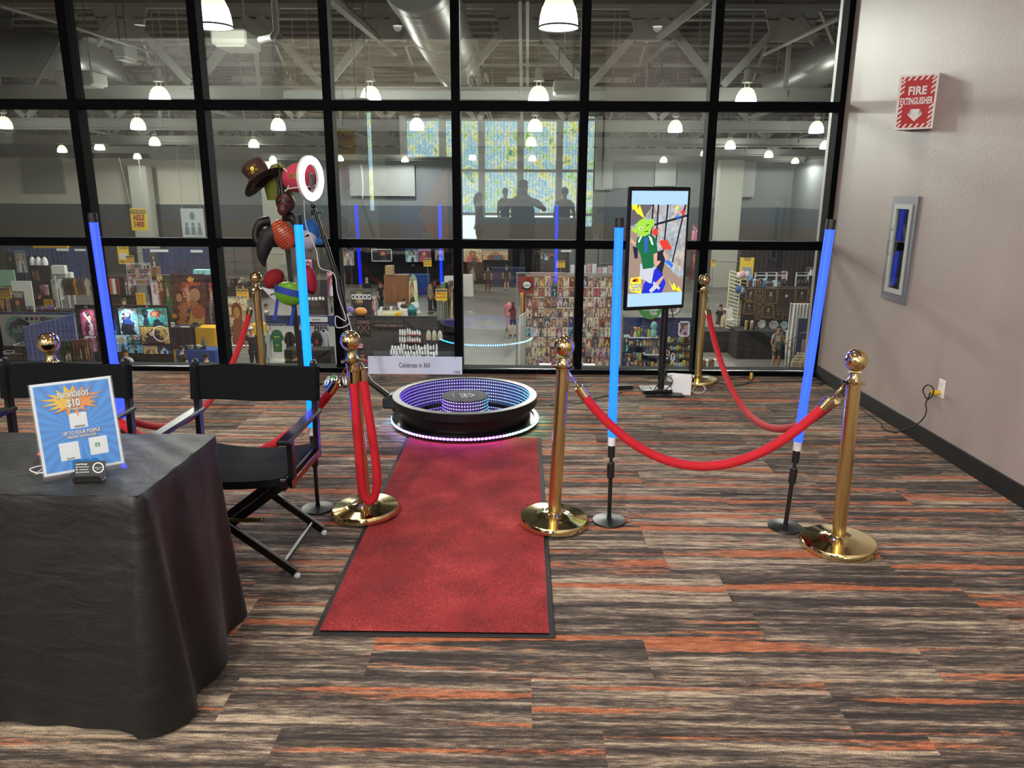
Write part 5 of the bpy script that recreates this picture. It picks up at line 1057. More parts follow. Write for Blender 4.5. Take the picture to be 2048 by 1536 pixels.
e = poster('square dark red flag with a round masked face emblem hanging left of the comic prints', 1037, 553, 1068, 586, YP-.25, mat('dark_red_flag', '7e2322', .8), None, 'flag', 'flag', None, .01)
w_, h_ = rect(1037, 553, 1068, 586, YP-.25)[2:]
shapes(e, 'emblem_disc', cm('101010'), [oval(0.02, h_*.44, .19, .19)], -.008); shapes(e, 'emblem_face', cm('d8d6d2'), [oval(0.02, h_*.5, .15, .125)], -.012); shapes(e, 'emblem_mask', cm('101010'), [[(-.11, h_*.5), (.15, h_*.5), (.12, h_*.4), (.02, h_*.44), (-.08, h_*.4)]], -.015)
shapes(e, 'emblem_eyes', cm('e8e6e2'), [oval(-.04, h_*.46, .03, .014), oval(.08, h_*.46, .03, .014)], -.018)
drape('narrow white side cloth beside the aisle, left of the comic prints', 1041, 632, 1051, 745, 27.6, WCL, 2, Y2=28.3, tofloor=True)
for (x, l) in ((1090, 'white folding chair below the comic prints, left one'), (1177, 'white folding chair below the comic prints, right one')):
    cx, z0, w, h = rect(x-12, 728, x+12, 745, 27.4); t = thing('white_chair', l, 'chair', (cx, 27.4, ZH), 0)
    mb = MB(); mb.box((0, 0, z0+h-ZH-.12), (w, .03, .24), bev=.01); mb.build('backrest', WHITE, t); mb = MB(); mb.box((0, -.2, .44), (w, .4, .03)); mb.build('seat', WHITE, t)
    for sx in (-1, 1): mb = MB(); mb.tube([(sx*w*.45, .0, z0+h-ZH-.2), (sx*w*.45, -.3, 0)], .012, 6); mb.tube([(sx*w*.45, -.35, .44), (sx*w*.45, .1, 0)], .012, 6); mb.build('leg', WIREM, t)
# ---- black backdrop stall, left of centre
drape('wide black booth backdrop with the crossed swords logo, left of the aisle', 690, 633, 873, 745, 26.0, GREYD, 16, amp=.015, tofloor=True)
t = poster('round crossed swords logo on the black backdrop', 714, 638, 742, 668, 25.9, BLACKD, None, 'logo_banner', 'banner', None, .01)
w_, h_ = rect(714, 638, 742, 668, 25.9)[2:]; RG = mat('rose_gold_print', '8a6a60', .6)
txt(t, [('OWO', .13, 0, h_*.68, w_*.9), ('R', .11, -.17, h_*.34, None), ('S', .11, .17, h_*.34, None)], RG); mb = MB(); mb.bar((-.15, -.006, .03), (.13, -.006, h_*.65), .004, .02); mb.bar((.15, -.006, .03), (-.13, -.006, h_*.65), .004, .02); mb.build('crossed_swords', RG, t)
t = poster('web address strip on the black backdrop', 747, 646, 808, 656, 25.9, BLACKD, None, 'lettering_strip', 'banner', None, .01); w_, h_ = rect(747, 646, 808, 656, 25.9)[2:]; txt(t, [('WWW.BHCORRES.COM', .09, 0, .04, w_*.95)], RG)
for (y, l) in ((670, 'upper'), (684, 'lower')):
    cx, z0, w, h = rect(797, y, 843, y+2, 25.6); solo('wall_shelf', MB().box((0, 0, 0), (w, .2, .03)), mat('red_shelf', '8a2a28', .5), l+' red edged shelf on the black backdrop', 'shelf', (cx, 25.75, z0+.02))
    items(None, 'small white figurine on the %s red edged shelf' % l, 'figurine', 'figurine', 798, 842, y, 25.7, 9, WHITE, (.085, .08, .19), 'dome', jit=.5)
table('black table of white figurines below the backdrop', 775, 880, 722, 24.6, BLKC, H=1.0)
for j, (y, n, Y, l) in enumerate(((696, 16, 25.2, 'back'), (706, 17, 24.9, 'middle'), (716, 18, 24.7, 'front'))): 
    items(None, 'small white figurine in the %s row on the black stall table' % l, 'figurine', 'figurine', 782+j*-2, 876, y+3, Y, n, WHITE, (.09, .09, .16), 'dome', jit=.7, seed=j)
items(None, 'round white sculpted helmet at the right end of the black backdrop', 'helmet', 'helmet', 852, 886, 679, 25.4, 3, mat('bone_white', 'b5ac98', .6), (.24, .22, .3), 'dome')
mb = MB(); rr = random.Random(2)
for k in range(60): v = Vector((rr.gauss(0, 1), rr.gauss(0, 1), rr.gauss(0, 1))).normalized(); mb.lathe([(.025, .06), (0, .16)], (0, 0, .13), 5, ax=v)
mb.ball((0, 0, .13), .09); p = ony(702, 627, 25.9); solo('spiky_ball', mb, mat('violet_fluff', '8a78c0', .8), 'violet spiky ball on top of the black backdrop', 'ball', p)
p = ony(722, 631, 26.0); solo('round_cushion', MB().ball((0, 0, .14), (.22, .16, .15)), mat('orange_cushion', 'd08a48', .6), 'shiny orange rounded plush on top of the black backdrop', 'plush', p)
poster('white and red sticker card at the foot of the black backdrop', 711, 687, 726, 696, 25.85, ARTS['pink'])
# ---- t-shirt stall
drape('low navy drape above the t-shirt stall', 533, 632, 671, 652, 28.5, BLUED, 12, amp=.01)
t = poster('white name strip on the navy drape above the t-shirts', 615, 634, 655, 644, 28.4, WHITE, None, 'name_strip', 'sign'); w_, h_ = rect(615, 634, 655, 644, 28.4)[2:]; txt(t, [('Boundless Thrift', .07, -.05, .06, .32, .01)], INK)
for (x0, x1, l) in ((533, 570, 'left'), (594, 656, 'right')):
    cx, z0, w, h = rect(x0, 648, x1, 664, 28.2); mb = MB(); n = int(w/.1)
    for i in range(n+1): mb.tube([(-w/2+w*i/n, 0, 0), (-w/2+w*i/n, 0, h)], .006, 4)
    for i in range(4): mb.tube([(-w/2, 0, h*i/3), (w/2, 0, h*i/3)], .006, 4)
    for sx in (-1, 1): mb.tube([(sx*w/2, .02, h), (sx*w/2, .02, ZH-z0)], .015, 5)
    solo('grid_rack', mb, WIREM, 'white wire grid at the %s side of the t-shirt stall' % l, 'rack', (cx, 28.2, z0))
def tee(label, x0, y0, x1, y1, Y, col, rz=0, mark=None):
    cx, z0, w, h = rect(x0, y0, x1, y1, Y); e = thing('t_shirt', label, 'shirt', (cx, Y, z0), rz)
    P = [(-.3, 0), (.3, 0), (.3, .62), (.42, .5), (.5, .66), (.34, .92), (.14, 1), (.06, .94), (-.06, .94), (-.14, 1), (-.34, .92), (-.5, .66), (-.42, .5), (-.3, .62)]
    mb = MB(); mb.poly([(a_*w, b_*h) for a_, b_ in P], -.03, .03); mb.build('fabric', cm(col), e, 60)
    mb = MB(); mb.tube([(-.2*w, 0, h*.94), (0, 0, h*1.04), (.2*w, 0, h*.94)], .008, 5); mb.tube([(0, 0, h*1.04), (0, .0, h*1.1)], .006, 4); mb.build('hanger', WIREM, e)
    if mark: shapes(e, 'chest_print', cm(mark[2]), [oval(0, h*.6, w*.12, h*.1)] if mark[0] == 'red' else [[(-w*.2, h*.66), (w*.2, h*.68), (w*.2, h*.73), (-w*.2, h*.71)], [(-w*.14, h*.3), (w*.14, h*.3), (w*.14, h*.34), (-w*.14, h*.34)]], -.038, -.03)
tee('green printed t-shirt hanging at the left of the t-shirt stall', 541, 660, 568, 704, 27.9, '1e6a3e', 0, ('yel', '', 'c8b848'))
tee('white t-shirt hanging left of the green one', 531, 662, 545, 715, 28.05, 'c8c8c8')
tee('black t-shirt hanging at the centre of the t-shirt stall', 569, 664, 592, 712, 27.9, '15151c')
tee('navy t-shirt with a printed crest, right of centre at the stall', 592, 660, 620, 712, 28.05, '1c2040')
tee('black sweatshirt with a red crest at the right of the t-shirt stall', 622, 662, 646, 716, 27.9, '14141c', 0, ('red', '', 'a83038'))
tee('white hooded top hanging at the right end of the t-shirt stall', 636, 660, 662, 725, 28.05, 'b8bac0')
items(None, 'small brown box on the t-shirt stall counter', 'box', 'cardboard_box', 600, 640, 725, 27.4, 3, mat('brown_card', '7a5a42', .8), (.3, .3, .22))
table('dark table in front of the t-shirt stall', 570, 660, 728, 27.0, BLKC, H=.95)
# ---- left side: forge banner, picture board, side drapes
drape('navy drape behind the dragon banner at the lower left', -40, 625, 152, 745, 26.7, BLUED, amp=.02, tofloor=True)
t = poster('white banner with a round teal dragon emblem on the navy drape', 2, 630, 152, 692, 26.5, mat('banner_white', 'b9bcb8', .7), None, 'banner', 'banner'); w_, h_ = rect(2, 630, 152, 692, 26.5)[2:]
shapes(t, 'emblem_disc', mat('pale_teal_print', '6f9c9c', .7), [oval(-w_*.26, h_*.55, .48, .48, 32)], -.006)
shapes(t, 'dragon_shape', mat('dark_teal_print', '1f4a55', .7), [[(-w_*.26+.5*a_, h_*.62+.4*b_) for a_, b_ in ((-.75, -.2), (-.5, .3), (-.1, .6), (.1, .85), (.15, .55), (.5, .5), (.85, .35), (.5, .3), (.8, .05), (.4, .1), (.1, .3), (.3, -.1), (0, .05), (-.2, -.3), (-.3, .05), (-.6, -.4))]], -.010)
txt(t, [('Forge', .2, -w_*.27, h_*.3, .62, .02), ('3D P', .17, -w_*.24, h_*.1, .48, .02), ('@foreve', .12, w_*.16, h_*.84, .62, .03), ('Twitch', .06, w_*.03, h_*.74, .22, .01)], mat('teal_ink', '12303a', .7), -.014)
for x_, m_, n_ in ((-.13, cm('101114'), 'round_icon_black'), (-.065, cm('1c2c52'), 'round_icon_navy'), (.0, cm('a8444a'), 'round_icon_red')): shapes(t, n_, m_, [oval(x_*w_, h_*.88, .065, .065)], -.008)
o = drape('navy side drape slanting towards the glass at the lower left', 48, 655, 153, 628, 23.8, BLUED, 12, Y2=26.6, amp=.035, tofloor=True)
bd = poster('tall black board carrying glowing fantasy prints under clip lamps', 158, 610, 343, 745, 27.2, BLACKD, None, 'display_board', 'display board', None, .06)
PB = [(162, 618, 191, 671, 'pink', 'pink print of a slanting white figure, top left of the black board'), (196, 617, 239, 670, 'blue', 'ice blue print, partly behind the blue tube, on the black board'), (236, 617, 276, 669, 'blue', 'print of a dancer in a blue dress on the black board'), (276, 616, 334, 652, 'teal', 'wide teal print at the top right of the black board'), (281, 654, 338, 687, 'gold', 'wide golden print with a pale ring on the black board'), (169, 672, 193, 704, 'pink', 'small dark pink print at the left of the black board'), (232, 670, 254, 704, 'blue', 'small upright print with a pale blue robot shape'), (254, 670, 284, 687, 'teal', 'small wide teal print under the dancer print'), (257, 689, 285, 706, 'blue', 'small pale blue print in the bottom row of the board'), (287, 691, 315, 708, 'gold', 'small golden print in the bottom row of the board'), (317, 691, 341, 708, 'blue', 'small blue and gold print at the bottom right of the board')]
for (a_, b_, c_, d_2, k, l) in PB:
    e = poster(l, a_, b_, c_, d_2, 27.1, ART[k], None, 'art_print', 'print', 'prints on the black board', .02); w_, h_ = rect(a_, b_, c_, d_2, 27.1)[2:]
    if k == 'blue' and h_ > .8: shapes(e, 'figure_dress', cm('2a4fb8'), [[(-.22*w_, h_*.4), (.25*w_, h_*.38), (.05*w_, h_*.68), (-.08*w_, h_*.68)]], -.006); shapes(e, 'figure_legs', cm('241c28'), [[(-.02*w_, h_*.4), (.12*w_, h_*.4), (.2*w_, h_*.08), (.12*w_, h_*.08)]], -.007); shapes(e, 'figure_head', cm('c8b8d8'), [oval(0, h_*.76, .12*w_, .08*h_)], -.008)
    if k == 'gold' and w_ > .8: mb = MB(); mb.lathe([(.26, 0), (.3, 0), (.3, .01), (.26, .01)], (.22*w_, -.004, h_*.6), 28, cap=False, ax=(0, -1, 0)); mb.build('pale_ring', cm('e8e0c0'), e)
    if k == 'pink' and h_ > .8: shapes(e, 'slanting_figure', cm('d8d4e4'), [[(-.3*w_, h_*.85), (-.2*w_, h_*.88), (.3*w_, h_*.4), (.32*w_, h_*.1), (.1*w_, h_*.45)]], -.006)
    if k == 'teal' and w_ > .8: shapes(e, 'dark_haired_figure', cm('12283c'), [oval(-.25*w_, h_*.72, .13, .15), [(-.35*w_, .02), (-.12*w_, .02), (-.2*w_, h_*.6), (-.28*w_, h_*.6)]], -.006)
for i, x in enumerate((171, 246, 294)):
    p = ony(x, 616, 26.9); t = thing('clip_lamp', 'small black clip lamp at the top %s of the black board' % ['left', 'centre', 'right'][i], 'lamp', p)
    mb = MB(); mb.lathe([(.03, .06), (.09, .0)], (0, 0, 0), 12, cap=False, ax=(0, .4, 1)); mb.tube([(0, 0, .05), (0, .25, .12)], .012, 5); mb.build('shade', BLKM, t)
    light('SPOT', 'clip_lamp_beam', (p.x, p.y-.15, p.z), 28, (.9, .97, 1), .03, 120, .8, (p.x, p.y+.35, p.z-1.2))
for i, (x0, y0, x1, y1, k, l) in enumerate(((116, 684, 136, 712, 'dark', 'black and white patterned cloth'), (126, 684, 150, 728, 'green', 'green patterned cloth'), (150, 681, 172, 728, 'warm', 'orange and green patterned cloth'), (168, 680, 184, 722, 'gold', 'yellow and black patterned cloth'))):
    drape(l+' hung beside the side drape at the lower left', x0, y0, x1, y1, 25.6-.1*i, ARTS[k], 3, group='patterned cloths', cat='cloth', name='patterned_cloth', amp=.06)
for i, (x0, y0, x1, y1) in enumerate(((0, 706, 24, 736), (25, 706, 48, 736), (28, 690, 48, 706))):
    cx, z0, w, h = rect(x0, y0, x1, y1, 24.4); t = thing('storage_bin', 'grey see-through storage bin at the far lower left, '+['bottom left one', 'bottom right one', 'upper one'][i], 'bin', (cx, 24.4, z0)); mb = MB(); mb.box((0, .2, h/2), (w, .4, h), bev=.03); mb.build('body', mat('grey_bin', '5c6066', .4), t); mb = MB(); mb.box((0, .2, h-.02), (w+.03, .44, .04)); mb.build('lid', WHITE, t)
poster('small framed picture behind the left brass ball', 72, 715, 96, 736, 25.2, ARTS['dark'], mat('pale_frame', 'b0a68a', .5), 'framed_picture', 'picture', None, .02, None, .03)
table('table below the dragon banner holding storage bins', -20, 50, 740, 24.2, BLKC, H=.8)
banner_stand('dark purple banner reading RISSA OPE with a figure in green', 20, 583, 50, 628, 30, PURD, lambda e, w, h: (txt(e, [('RISSA', h*.11, .1*w, h*.86, w*.75), ('OPE', h*.11, .12*w, h*.73, w*.55)], WHITE), figure_print(e, w, h, 'c99a6a', '2f6a3a', '8a3a22', 1.0, .0)))
banner_stand('art banner partly cut off at the left edge of the photo', -6, 590, 17, 640, 30, ART['warm'])
placard('yellow placard at the left edge, over the purple banner', -4, 575, 22, 597, 29.5, ['ARTIST ALLEY', 'AA 125-144'])
placard('yellow placard on a pole beside the golden banner, left of centre', 473, 578, 497, 599, 33, ['ARTIST ALLEY', 'AA 145-162'])
placard('yellow placard on a pole at the right end of the black backdrop', 871, 578, 894, 601, 31, ['ARTIST ALLEY', 'AA 163-216'])
placard('yellow placard on a pole, farther away by the black art drape', 847, 516, 863, 533, 45, ['ARTIST', 'ALLEY'])
placard('yellow placard on a pole behind the salmon covered table', 1113, 521, 1130, 535, 46, ['ARTIST', 'ALLEY'])
placard('small yellow placard beside the hall column at the right', 1423, 519, 1431, 534, 50, ['AA'])
placard('small yellow placard in front of the tall yellow poster, left', 252, 511, 268, 528, 44, ['ARTIST', 'ALLEY'])
e = poster('tall yellow poster standing against the grey wall, left', 236, 493, 258, 528, 46, PLY, None, 'poster', 'poster'); w_, h_ = rect(236, 493, 258, 528, 46)[2:]; shapes(e, 'white_drawing', cm('c8c8c4'), [oval(0, h_*.45, w_*.4, h_*.2)], -.006); txt(e, [('TUCSON', .14, 0, h_*.85, w_*.8), ('COMIC-CON', .12, 0, h_*.08, w_*.8)], INK)
e = poster('tall yellow poster with pictures at the right stalls', 1479, 515, 1507, 560, 42, PLY, None, 'poster', 'poster'); w_, h_ = rect(1479, 515, 1507, 560, 42)[2:]; shapes(e, 'picture_block', cm('8a96a0'), [[(-w_*.35, h_*.05), (w_*.4, h_*.1), (w_*.4, h_*.55), (-w_*.3, h_*.6)]], -.006); txt(e, [('TUCSON', .18, 0, h_*.86, w_*.5)], cm('1c2c52'))
e = placard('yellow hanging banner reading AISLE 1400 at the left', 262, 417, 294, 461, 40, [], False); w_, h_ = rect(262, 417, 294, 461, 40)[2:]
txt(e, [('AISLE', h_*.24, 0, h_*.48, w_*.72, .05), ('1400', h_*.24, 0, h_*.17, w_*.62, .05)], cm('8a2a2c'), -.02, 'aisle_lettering'); txt(e, [('TUCSON COMIC-CON', h_*.11, 0, h_*.81, w_*.9, .03)], PLY, -.02, 'header_lettering')
e = poster('pale grey hanging banner with three standing figures, left', 364, 417, 409, 492, 38, mat('pale_grey_banner', 'aab4b6', .8), None, 'hanging_banner', 'banner'); w_, h_ = rect(364, 417, 409, 492, 38)[2:]
shapes(e, 'grey_figures', cm('6a7476'), [oval(0, h_*.8, .13, .2)]+[p_ for x_ in (-.28, 0, .28) for p_ in (oval(x_*w_, h_*.58, .07, .09), [(x_*w_-.13, h_*.3), (x_*w_+.13, h_*.3), (x_*w_+.08, h_*.52), (x_*w_-.08, h_*.52)])], -.006); shapes(e, 'grey_strip', cm('8a9496'), [[(-w_*.38, h_*.2), (w_*.4, h_*.24), (w_*.4, h_*.28), (-w_*.38, h_*.25)]], -.006)
mb = MB(); 
for sx in (-1, 1): mb.tube([(sx*w_*.4, 0, h_), (sx*w_*.4, 0, h_+3)], .012, 4)
mb.build('hanging_wire', STEEL, e)
# ---- far drapes and their strips
for i, (x0, y0, x1, y1, Y, l) in enumerate(((14, 495, 50, 560, 52, 'at the left edge'), (50, 497, 103, 575, 50, 'behind the black stall'), (103, 497, 176, 575, 51, 'with two white strips'), (290, 498, 352, 575, 49, 'left of the standing man'), (352, 497, 436, 575, 50, 'behind the standing man'))): drape('far navy booth drape '+l, x0, y0, x1, y1, Y, BLUED, tofloor=True)
for i, (x0, y0, x1, y1, Y, l) in enumerate(((113, 497, 137, 502, 50.6, 'far left'), (149, 498, 171, 502, 50.6, 'left, beside the first'), (300, 499, 336, 504, 48.6, 'on the drape left of the standing man'), (381, 500, 405, 505, 49.6, 'above the standing man'), (1122, 500, 1143, 504, 50, 'over the red-haired poster, centre'))): poster('white name strip on a far drape, '+l, x0, y0, x1, y1, Y, WHITE, None, 'name_strip', 'sign')
drape('far black drape carrying posters, left of the aisle', 690, 490, 905, 560, 55, BLACKD, tofloor=True); drape('far black drape with anime prints behind three people', 915, 490, 1080, 545, 56, BLACKD, tofloor=True); drape('long black drape along the far right stalls', 1481, 498, 1652, 575, 48, BLACKD, tofloor=True)
for (x0, y0, x1, y1, Y, k, f, l) in ((681, 498, 708, 531, 50, 'comic', None, 'tall crowded poster at the left end of the black drape'), (743, 498, 784, 523, 54, 'dark', WHITE, 'white framed dark poster on the black drape'), (811, 498, 836, 524, 54, 'blue', None, 'bright collage poster on the black drape'), (836, 498, 862, 524, 54, 'pink', None, 'pink and red collage poster beside the bright one'), (870, 498, 888, 521, 53, 'grey', None, 'white printed sheet right of the collage posters'), (927, 498, 964, 524, 55, 'green', None, 'crowded green print behind the three people'), (965, 498, 1016, 520, 55, 'comic', None, 'wide anime collage behind the three people'), (1080, 505, 1088, 518, 52, 'grey', None, 'small pale print on a far dark drape'), (1089, 507, 1097, 520, 52, 'blue', None, 'small blue print on a far dark drape'), (1098, 505, 1108, 518, 52, 'warm', None, 'small warm print on a far dark drape'), (12, 505, 30, 540, 46, 'dark', None, 'black poster with a gold emblem at the far left'), (31, 500, 52, 545, 46.5, 'comic', None, 'column of small prints at the far left'), (300, 504, 314, 533, 44, 'grey', None, 'white and black poster above brown boxes'), (1384, 450, 1400, 482, 36, 'pink', None, 'red poster behind the television, upper one'), (1381, 493, 1394, 560, 36, 'warm', None, 'red and dark poster behind the television, lower one'), (1563, 542, 1574, 558, 40, 'pink', None, 'small pink print on the black drape, right')): poster(l, x0, y0, x1, y1, Y, ARTS[k], f, 'poster', 'poster', None, .02, None, .06)
mb = MB(); mb.box((0, 0, 1.1), (rect(1140, 500, 1226, 552, 62.3)[2], .12, 2.2)); 
for i, (x0, x1) in enumerate(((1138, 1168), (1170, 1195), (1197, 1226), (432, 470), (471, 505))):
    Y = 62.6; cx, z0, w, h = rect(x0, 500, x1, 545, Y); t = MB(); t.mi = 0; t.box((cx, Y, ZH+1.35), (w, .15, 2.7)); t.mi = 1; t.box((cx, Y-.12, ZH+1.0), (w*.8, .06, .07)); struct('door_%d' % (i+1), t, [mat('grey_hall_door', '5e6266', .6), STEEL])
# ---- big fantasy banner and its tables
e = poster('large dark fantasy banner with an orange title and flame, left', 345, 548, 414, 655, 30.5, ART['warm'], None, 'banner', 'banner'); w_, h_ = rect(345, 548, 414, 655, 30.5)[2:]
txt(e, [('PALEDINO', h_*.055, .1*w_, h_*.79, w_*.5, .05)], cm('c85a28'), -.008); shapes(e, 'flame', cm('d89a38'), [[(.0+a_*w_, b_*h_) for a_, b_ in ((.02, .86), (-.02, .9), (.01, .93), (.03, .91), (.05, .97), (.1, .93), (.13, .95), (.14, .92), (.2, .94), (.16, .88), (.14, .85))]], -.006)
shapes(e, 'painted_face', cm('a87a58'), [oval(.18*w_, h_*.62, .2, .26), oval(-.3*w_, h_*.56, .12, .18)], -.006); shapes(e, 'golden_armour', cm('b08a3c'), [[(-.15*w_, .02*h_), (.35*w_, .02*h_), (.42*w_, .3*h_), (.3*w_, .42*h_), (.05*w_, .4*h_), (-.02*w_, .25*h_)]], -.005); shapes(e, 'helmet_shape', cm('9a4a30'), [oval(.22*w_, h_*.3, .28, .3)], -.007)
e = poster('narrow dark city print with red writing beside the fantasy banner', 413, 550, 433, 648, 30.6, ARTS['dark'], None, 'banner', 'banner'); w_, h_ = rect(413, 550, 433, 648, 30.6)[2:]; txt(e, [('T', .3, .02, h_*.68, w_*.5, .05)], cm('b03028'), -.008)
for (x0, y0, x1, y1, k, l) in ((303, 562, 317, 612, 'pink', 'pale pink narrow banner'), (316, 550, 329, 612, 'warm', 'narrow art banner with pale faces'), (329, 550, 345, 645, 'green', 'narrow art banner edged in light blue')): banner_stand(l+' left of the fantasy banner', x0, y0, x1, y1, 31.2, ARTS[k])
table('table under plum and yellow cloths in front of the fantasy banner', 343, 432, 655, 29.2, YEL, H=1.36, second=(PURD, -.5, .04, .62))
items(None, 'scattered pale card on the plum and yellow table', 'card', 'card', 362, 395, 656, 29.35, 5, WHITE, (.16, .1, .02), group='cards on the plum table')
p = ony(391, 650, 29.4); solo('felt_hat', MB().lathe([(.2, 0), (.19, .02), (.1, .03), (.09, .1), (0, .12)], n=16), BLKC, 'flat black hat on the plum and yellow table', 'hat', p)
table('blue covered merchandise table at the foot of the left panes', 352, 432, 706, 26.2, BLUC, H=1.08)
items(None, 'small dark item on the blue covered table', 'goods', 'boxed_goods', 372, 412, 703, 26.4, 7, [BLKC, ARTS['grey'], ARTS['comic']], (.2, .15, .14))
items(None, 'tall grey flask on the blue covered table', 'flask', 'flask', 404, 414, 700, 26.5, 2, mat('grey_flask', '5a6468', .4), (.12, .12, .42), 'bottle')
items(None, 'light blue box on top of the fantasy banner frame', 'box', 'light_blue_box', 390, 432, 549, 31, 4, mat('aqua_box', '8ac0c8', .6), (.5, .3, .2))
p = rect(345, 628, 353, 636, 30.2); solo('orange_sign', MB().box((0, 0, .08), (.16, .02, .16)), cm('d8762a'), 'small orange card beside the fantasy banner', 'card', (p[0], 30.2, p[1]))
# ---- clothes rack and black stalls, left
ppanel('booth_wall', 'black mesh stall wall with masks hung on it, left', 'stall wall', 60, 512, 102, 600, 40, BLACKD, .1)
items(None, 'white sculpted mask on the black stall wall', 'mask', 'mask', 60, 98, 530, 39.8, 3, WHITE, (.3, .1, .4), 'dome')
items(None, 'pinkish printed picture on the black stall wall', 'picture', 'picture', 82, 100, 590, 39.8, 2, ARTS['pink'], (.4, .05, .5)); items(None, 'small framed print on the black stall wall', 'picture', 'picture', 66, 80, 560, 39.8, 2, ARTS['warm'], (.35, .05, .45))
for (x0, y0, x1, y1, l) in ((103, 531, 129, 548, 'upper'), (104, 545, 142, 561, 'wide'), (104, 560, 118, 600, 'tall')): ppanel('white_shelf_box', l+' white display block behind the clothes rack', 'display block', x0, y0, x1, y1, 37.5+(0 if l == 'upper' else .3 if l == 'wide' else .6), WCL, .25)
ppanel('white_screen', 'white cloth screen left of the black stall', 'screen', 25, 562, 65, 612, 35, WCL, .05); ppanel('mint_board', 'mint green display board at the far left', 'board', -2, 540, 30, 572, 38, cm('8fb8a0'), .05)
t = thing('clothes_rack', 'black rail carrying hanging shirts, left', 'rack', (0, 35.6, 0)); a_ = ony(114, 556, 35.6); b_ = ony(180, 551, 35.6); mb = MB(); mb.tube([(a_.x, 0, a_.z), (b_.x, 0, a_.z)], .02, 6); mb.tube([(a_.x, 0, a_.z), (a_.x, 0, ZH)], .02, 6); mb.tube([(b_.x, 0, a_.z), (b_.x, 0, ZH)], .02, 6); mb.build('rail', STEELD, t)
for i, (x, c, l) in enumerate(((122, 'b8b8b4', 'long white coat'), (131, '191a20', 'black shirt with pale print'), (138, '22221e', 'black shirt with yellow print'), (146, '14151a', 'plain black shirt'), (153, 'a86a1e', 'orange striped shirt'), (160, '30302e', 'dark grey shirt'), (168, '5a4038', 'brown shirt'), (175, '8a7f74', 'pale brown shirt'))): tee(l+' on the black rail, left', x-6, 557, x+6, 590 if i else 598, 35.6-.05*(i % 2), c, R(35))
table('black covered table in front of the clothes rack', 128, 180, 590, 33.5, BLKC, H=1.1); table('dark table of trinkets above the dragon banner', 46, 140, 620, 36.8, BLKC, H=.82)
items(None, 'small colourful trinket on the dark table above the dragon banner', 'trinket', 'trinket', 48, 112, 621, 37.0, 16, [ARTS['grey'], ARTS['pink'], ARTS['blue'], mat('violet_glow_toy', '6a4ad0', .4), ARTS['gold']], (.2, .15, .16), jit=.8)
t = thing('folding_chair', 'yellow backed chair behind the dark trinket table', 'chair', ony(102, 640, 38.4)); t.location.z = ZH; mb = MB(); mb.box((0, 0, .95), (.42, .04, .4), bev=.01); mb.build('backrest', YEL, t); mb = MB(); mb.box((0, -.22, .45), (.42, .42, .04)); mb.build('seat', YEL, t)
for sx in (-1, 1): mb = MB(); mb.tube([(sx*.2, 0, 1.15), (sx*.2, -.4, 0)], .012, 5); mb.tube([(sx*.2, -.4, .46), (sx*.2, .05, 0)], .012, 5); mb.build('leg', STEEL, t)
ppanel('yellow_barrier', 'long low yellow barrier far off at the left', 'barrier', 66, 490, 134, 496, 56, YEL, .3)
ppanel('book_wall', 'dark stall wall with red and orange covers, left of the print rack', 'stall wall', 205, 553, 250, 600, 36, BLKC, .1)
items(None, 'red printed box on the dark stall wall', 'box', 'printed_box', 216, 240, 588, 35.8, 4, [cm('8a2a22'), cm('b85028'), cm('c8c0b0'), cm('6a2030')], (.26, .1, .7), jit=.2)
pr_ = thing('print_rack', 'white wire rack full of small prints, left', 'rack', ony(281, 568, 38)); 
for r_ in range(4):
    for c_ in range(6): mb = MB(); mb.box((-.5+.2*c_, 0, .1+.27*r_), (.16, .02, .22)); mb.build('print_card', ARTS[['comic', 'pink', 'grey'][(r_+c_) % 3]], pr_)
mb = MB(); 
for r_ in range(5): mb.tube([(-.62, -.02, .27*r_-.02), (.6, -.02, .27*r_-.02)], .015, 5)
[mb.tube([(sx*.6, -.02, 1.1), (sx*.6, -.02, ZH-pr_.location.z)], .015, 5) for sx in (-1, 1)]
mb.build('wire_frame', WIREM, pr_)
items(None, 'brown cardboard box stacked near the far drape, left', 'box', 'cardboard_box', 296, 322, 553, 41, 3, mat('brown_card', '7a5a42', .8), (.35, .3, .5)); items(None, 'skull printed black and white merchandise on the stall, left', 'goods', 'soft_goods', 248, 272, 590, 36.2, 8, [ARTS['grey'], ARTS['dark']], (.28, .2, .5), jit=.8)
table('long dark table behind the seated man in white, left', 216, 300, 600, 33, BLKC, H=.9); drape('yellow cloth hung beside the dark table, left', 275, 588, 288, 612, 32, YEL, 3, group='hung cloths', cat='cloth', name='hung_cloth')
# ---- golden banner area
banner_stand('tall banner of a golden armoured figure, left of centre', 453, 594, 497, 690, 30.5, ART['gold'], lambda e, w, h: figure_print(e, w, h, 'b08040', '8a4a28', '6a2a1a', 1.35, 0, .02))
table('yellow covered table right of the golden banner', 498, 524, 636, 32, YEL, H=1.0); p = ony(517, 640, 29.8); solo('waste_bin', MB().lathe([(.2, 0), (.26, .9), (.28, .9), (.28, .96), (0, .98)], n=16), BLKP, 'dark waste bin beside the yellow covered table', 'bin', (p.x, 29.8, ZH))
items(None, 'small dark merchandise piece on the far stall tables, left of centre', 'goods', 'soft_goods', 448, 530, 572, 48.1, 10, [BLKC, ARTS['grey'], ARTS['dark']], (.35, .3, .4), jit=.8); table('long table of dark goods, left of centre', 446, 532, 573, 48, BLKC, H=None)
for (x0, y0, x1, y1, k, l) in ((655, 545, 668, 592, 'pink', 'narrow red and blue pennant left of the light pole'), (656, 592, 671, 626, 'grey', 'white printed sheet under the red and blue pennant'), (606, 519, 624, 545, 'pink', 'small bright poster beside the blue cyan tube')): poster(l, x0, y0, x1, y1, 31, ARTS[k])
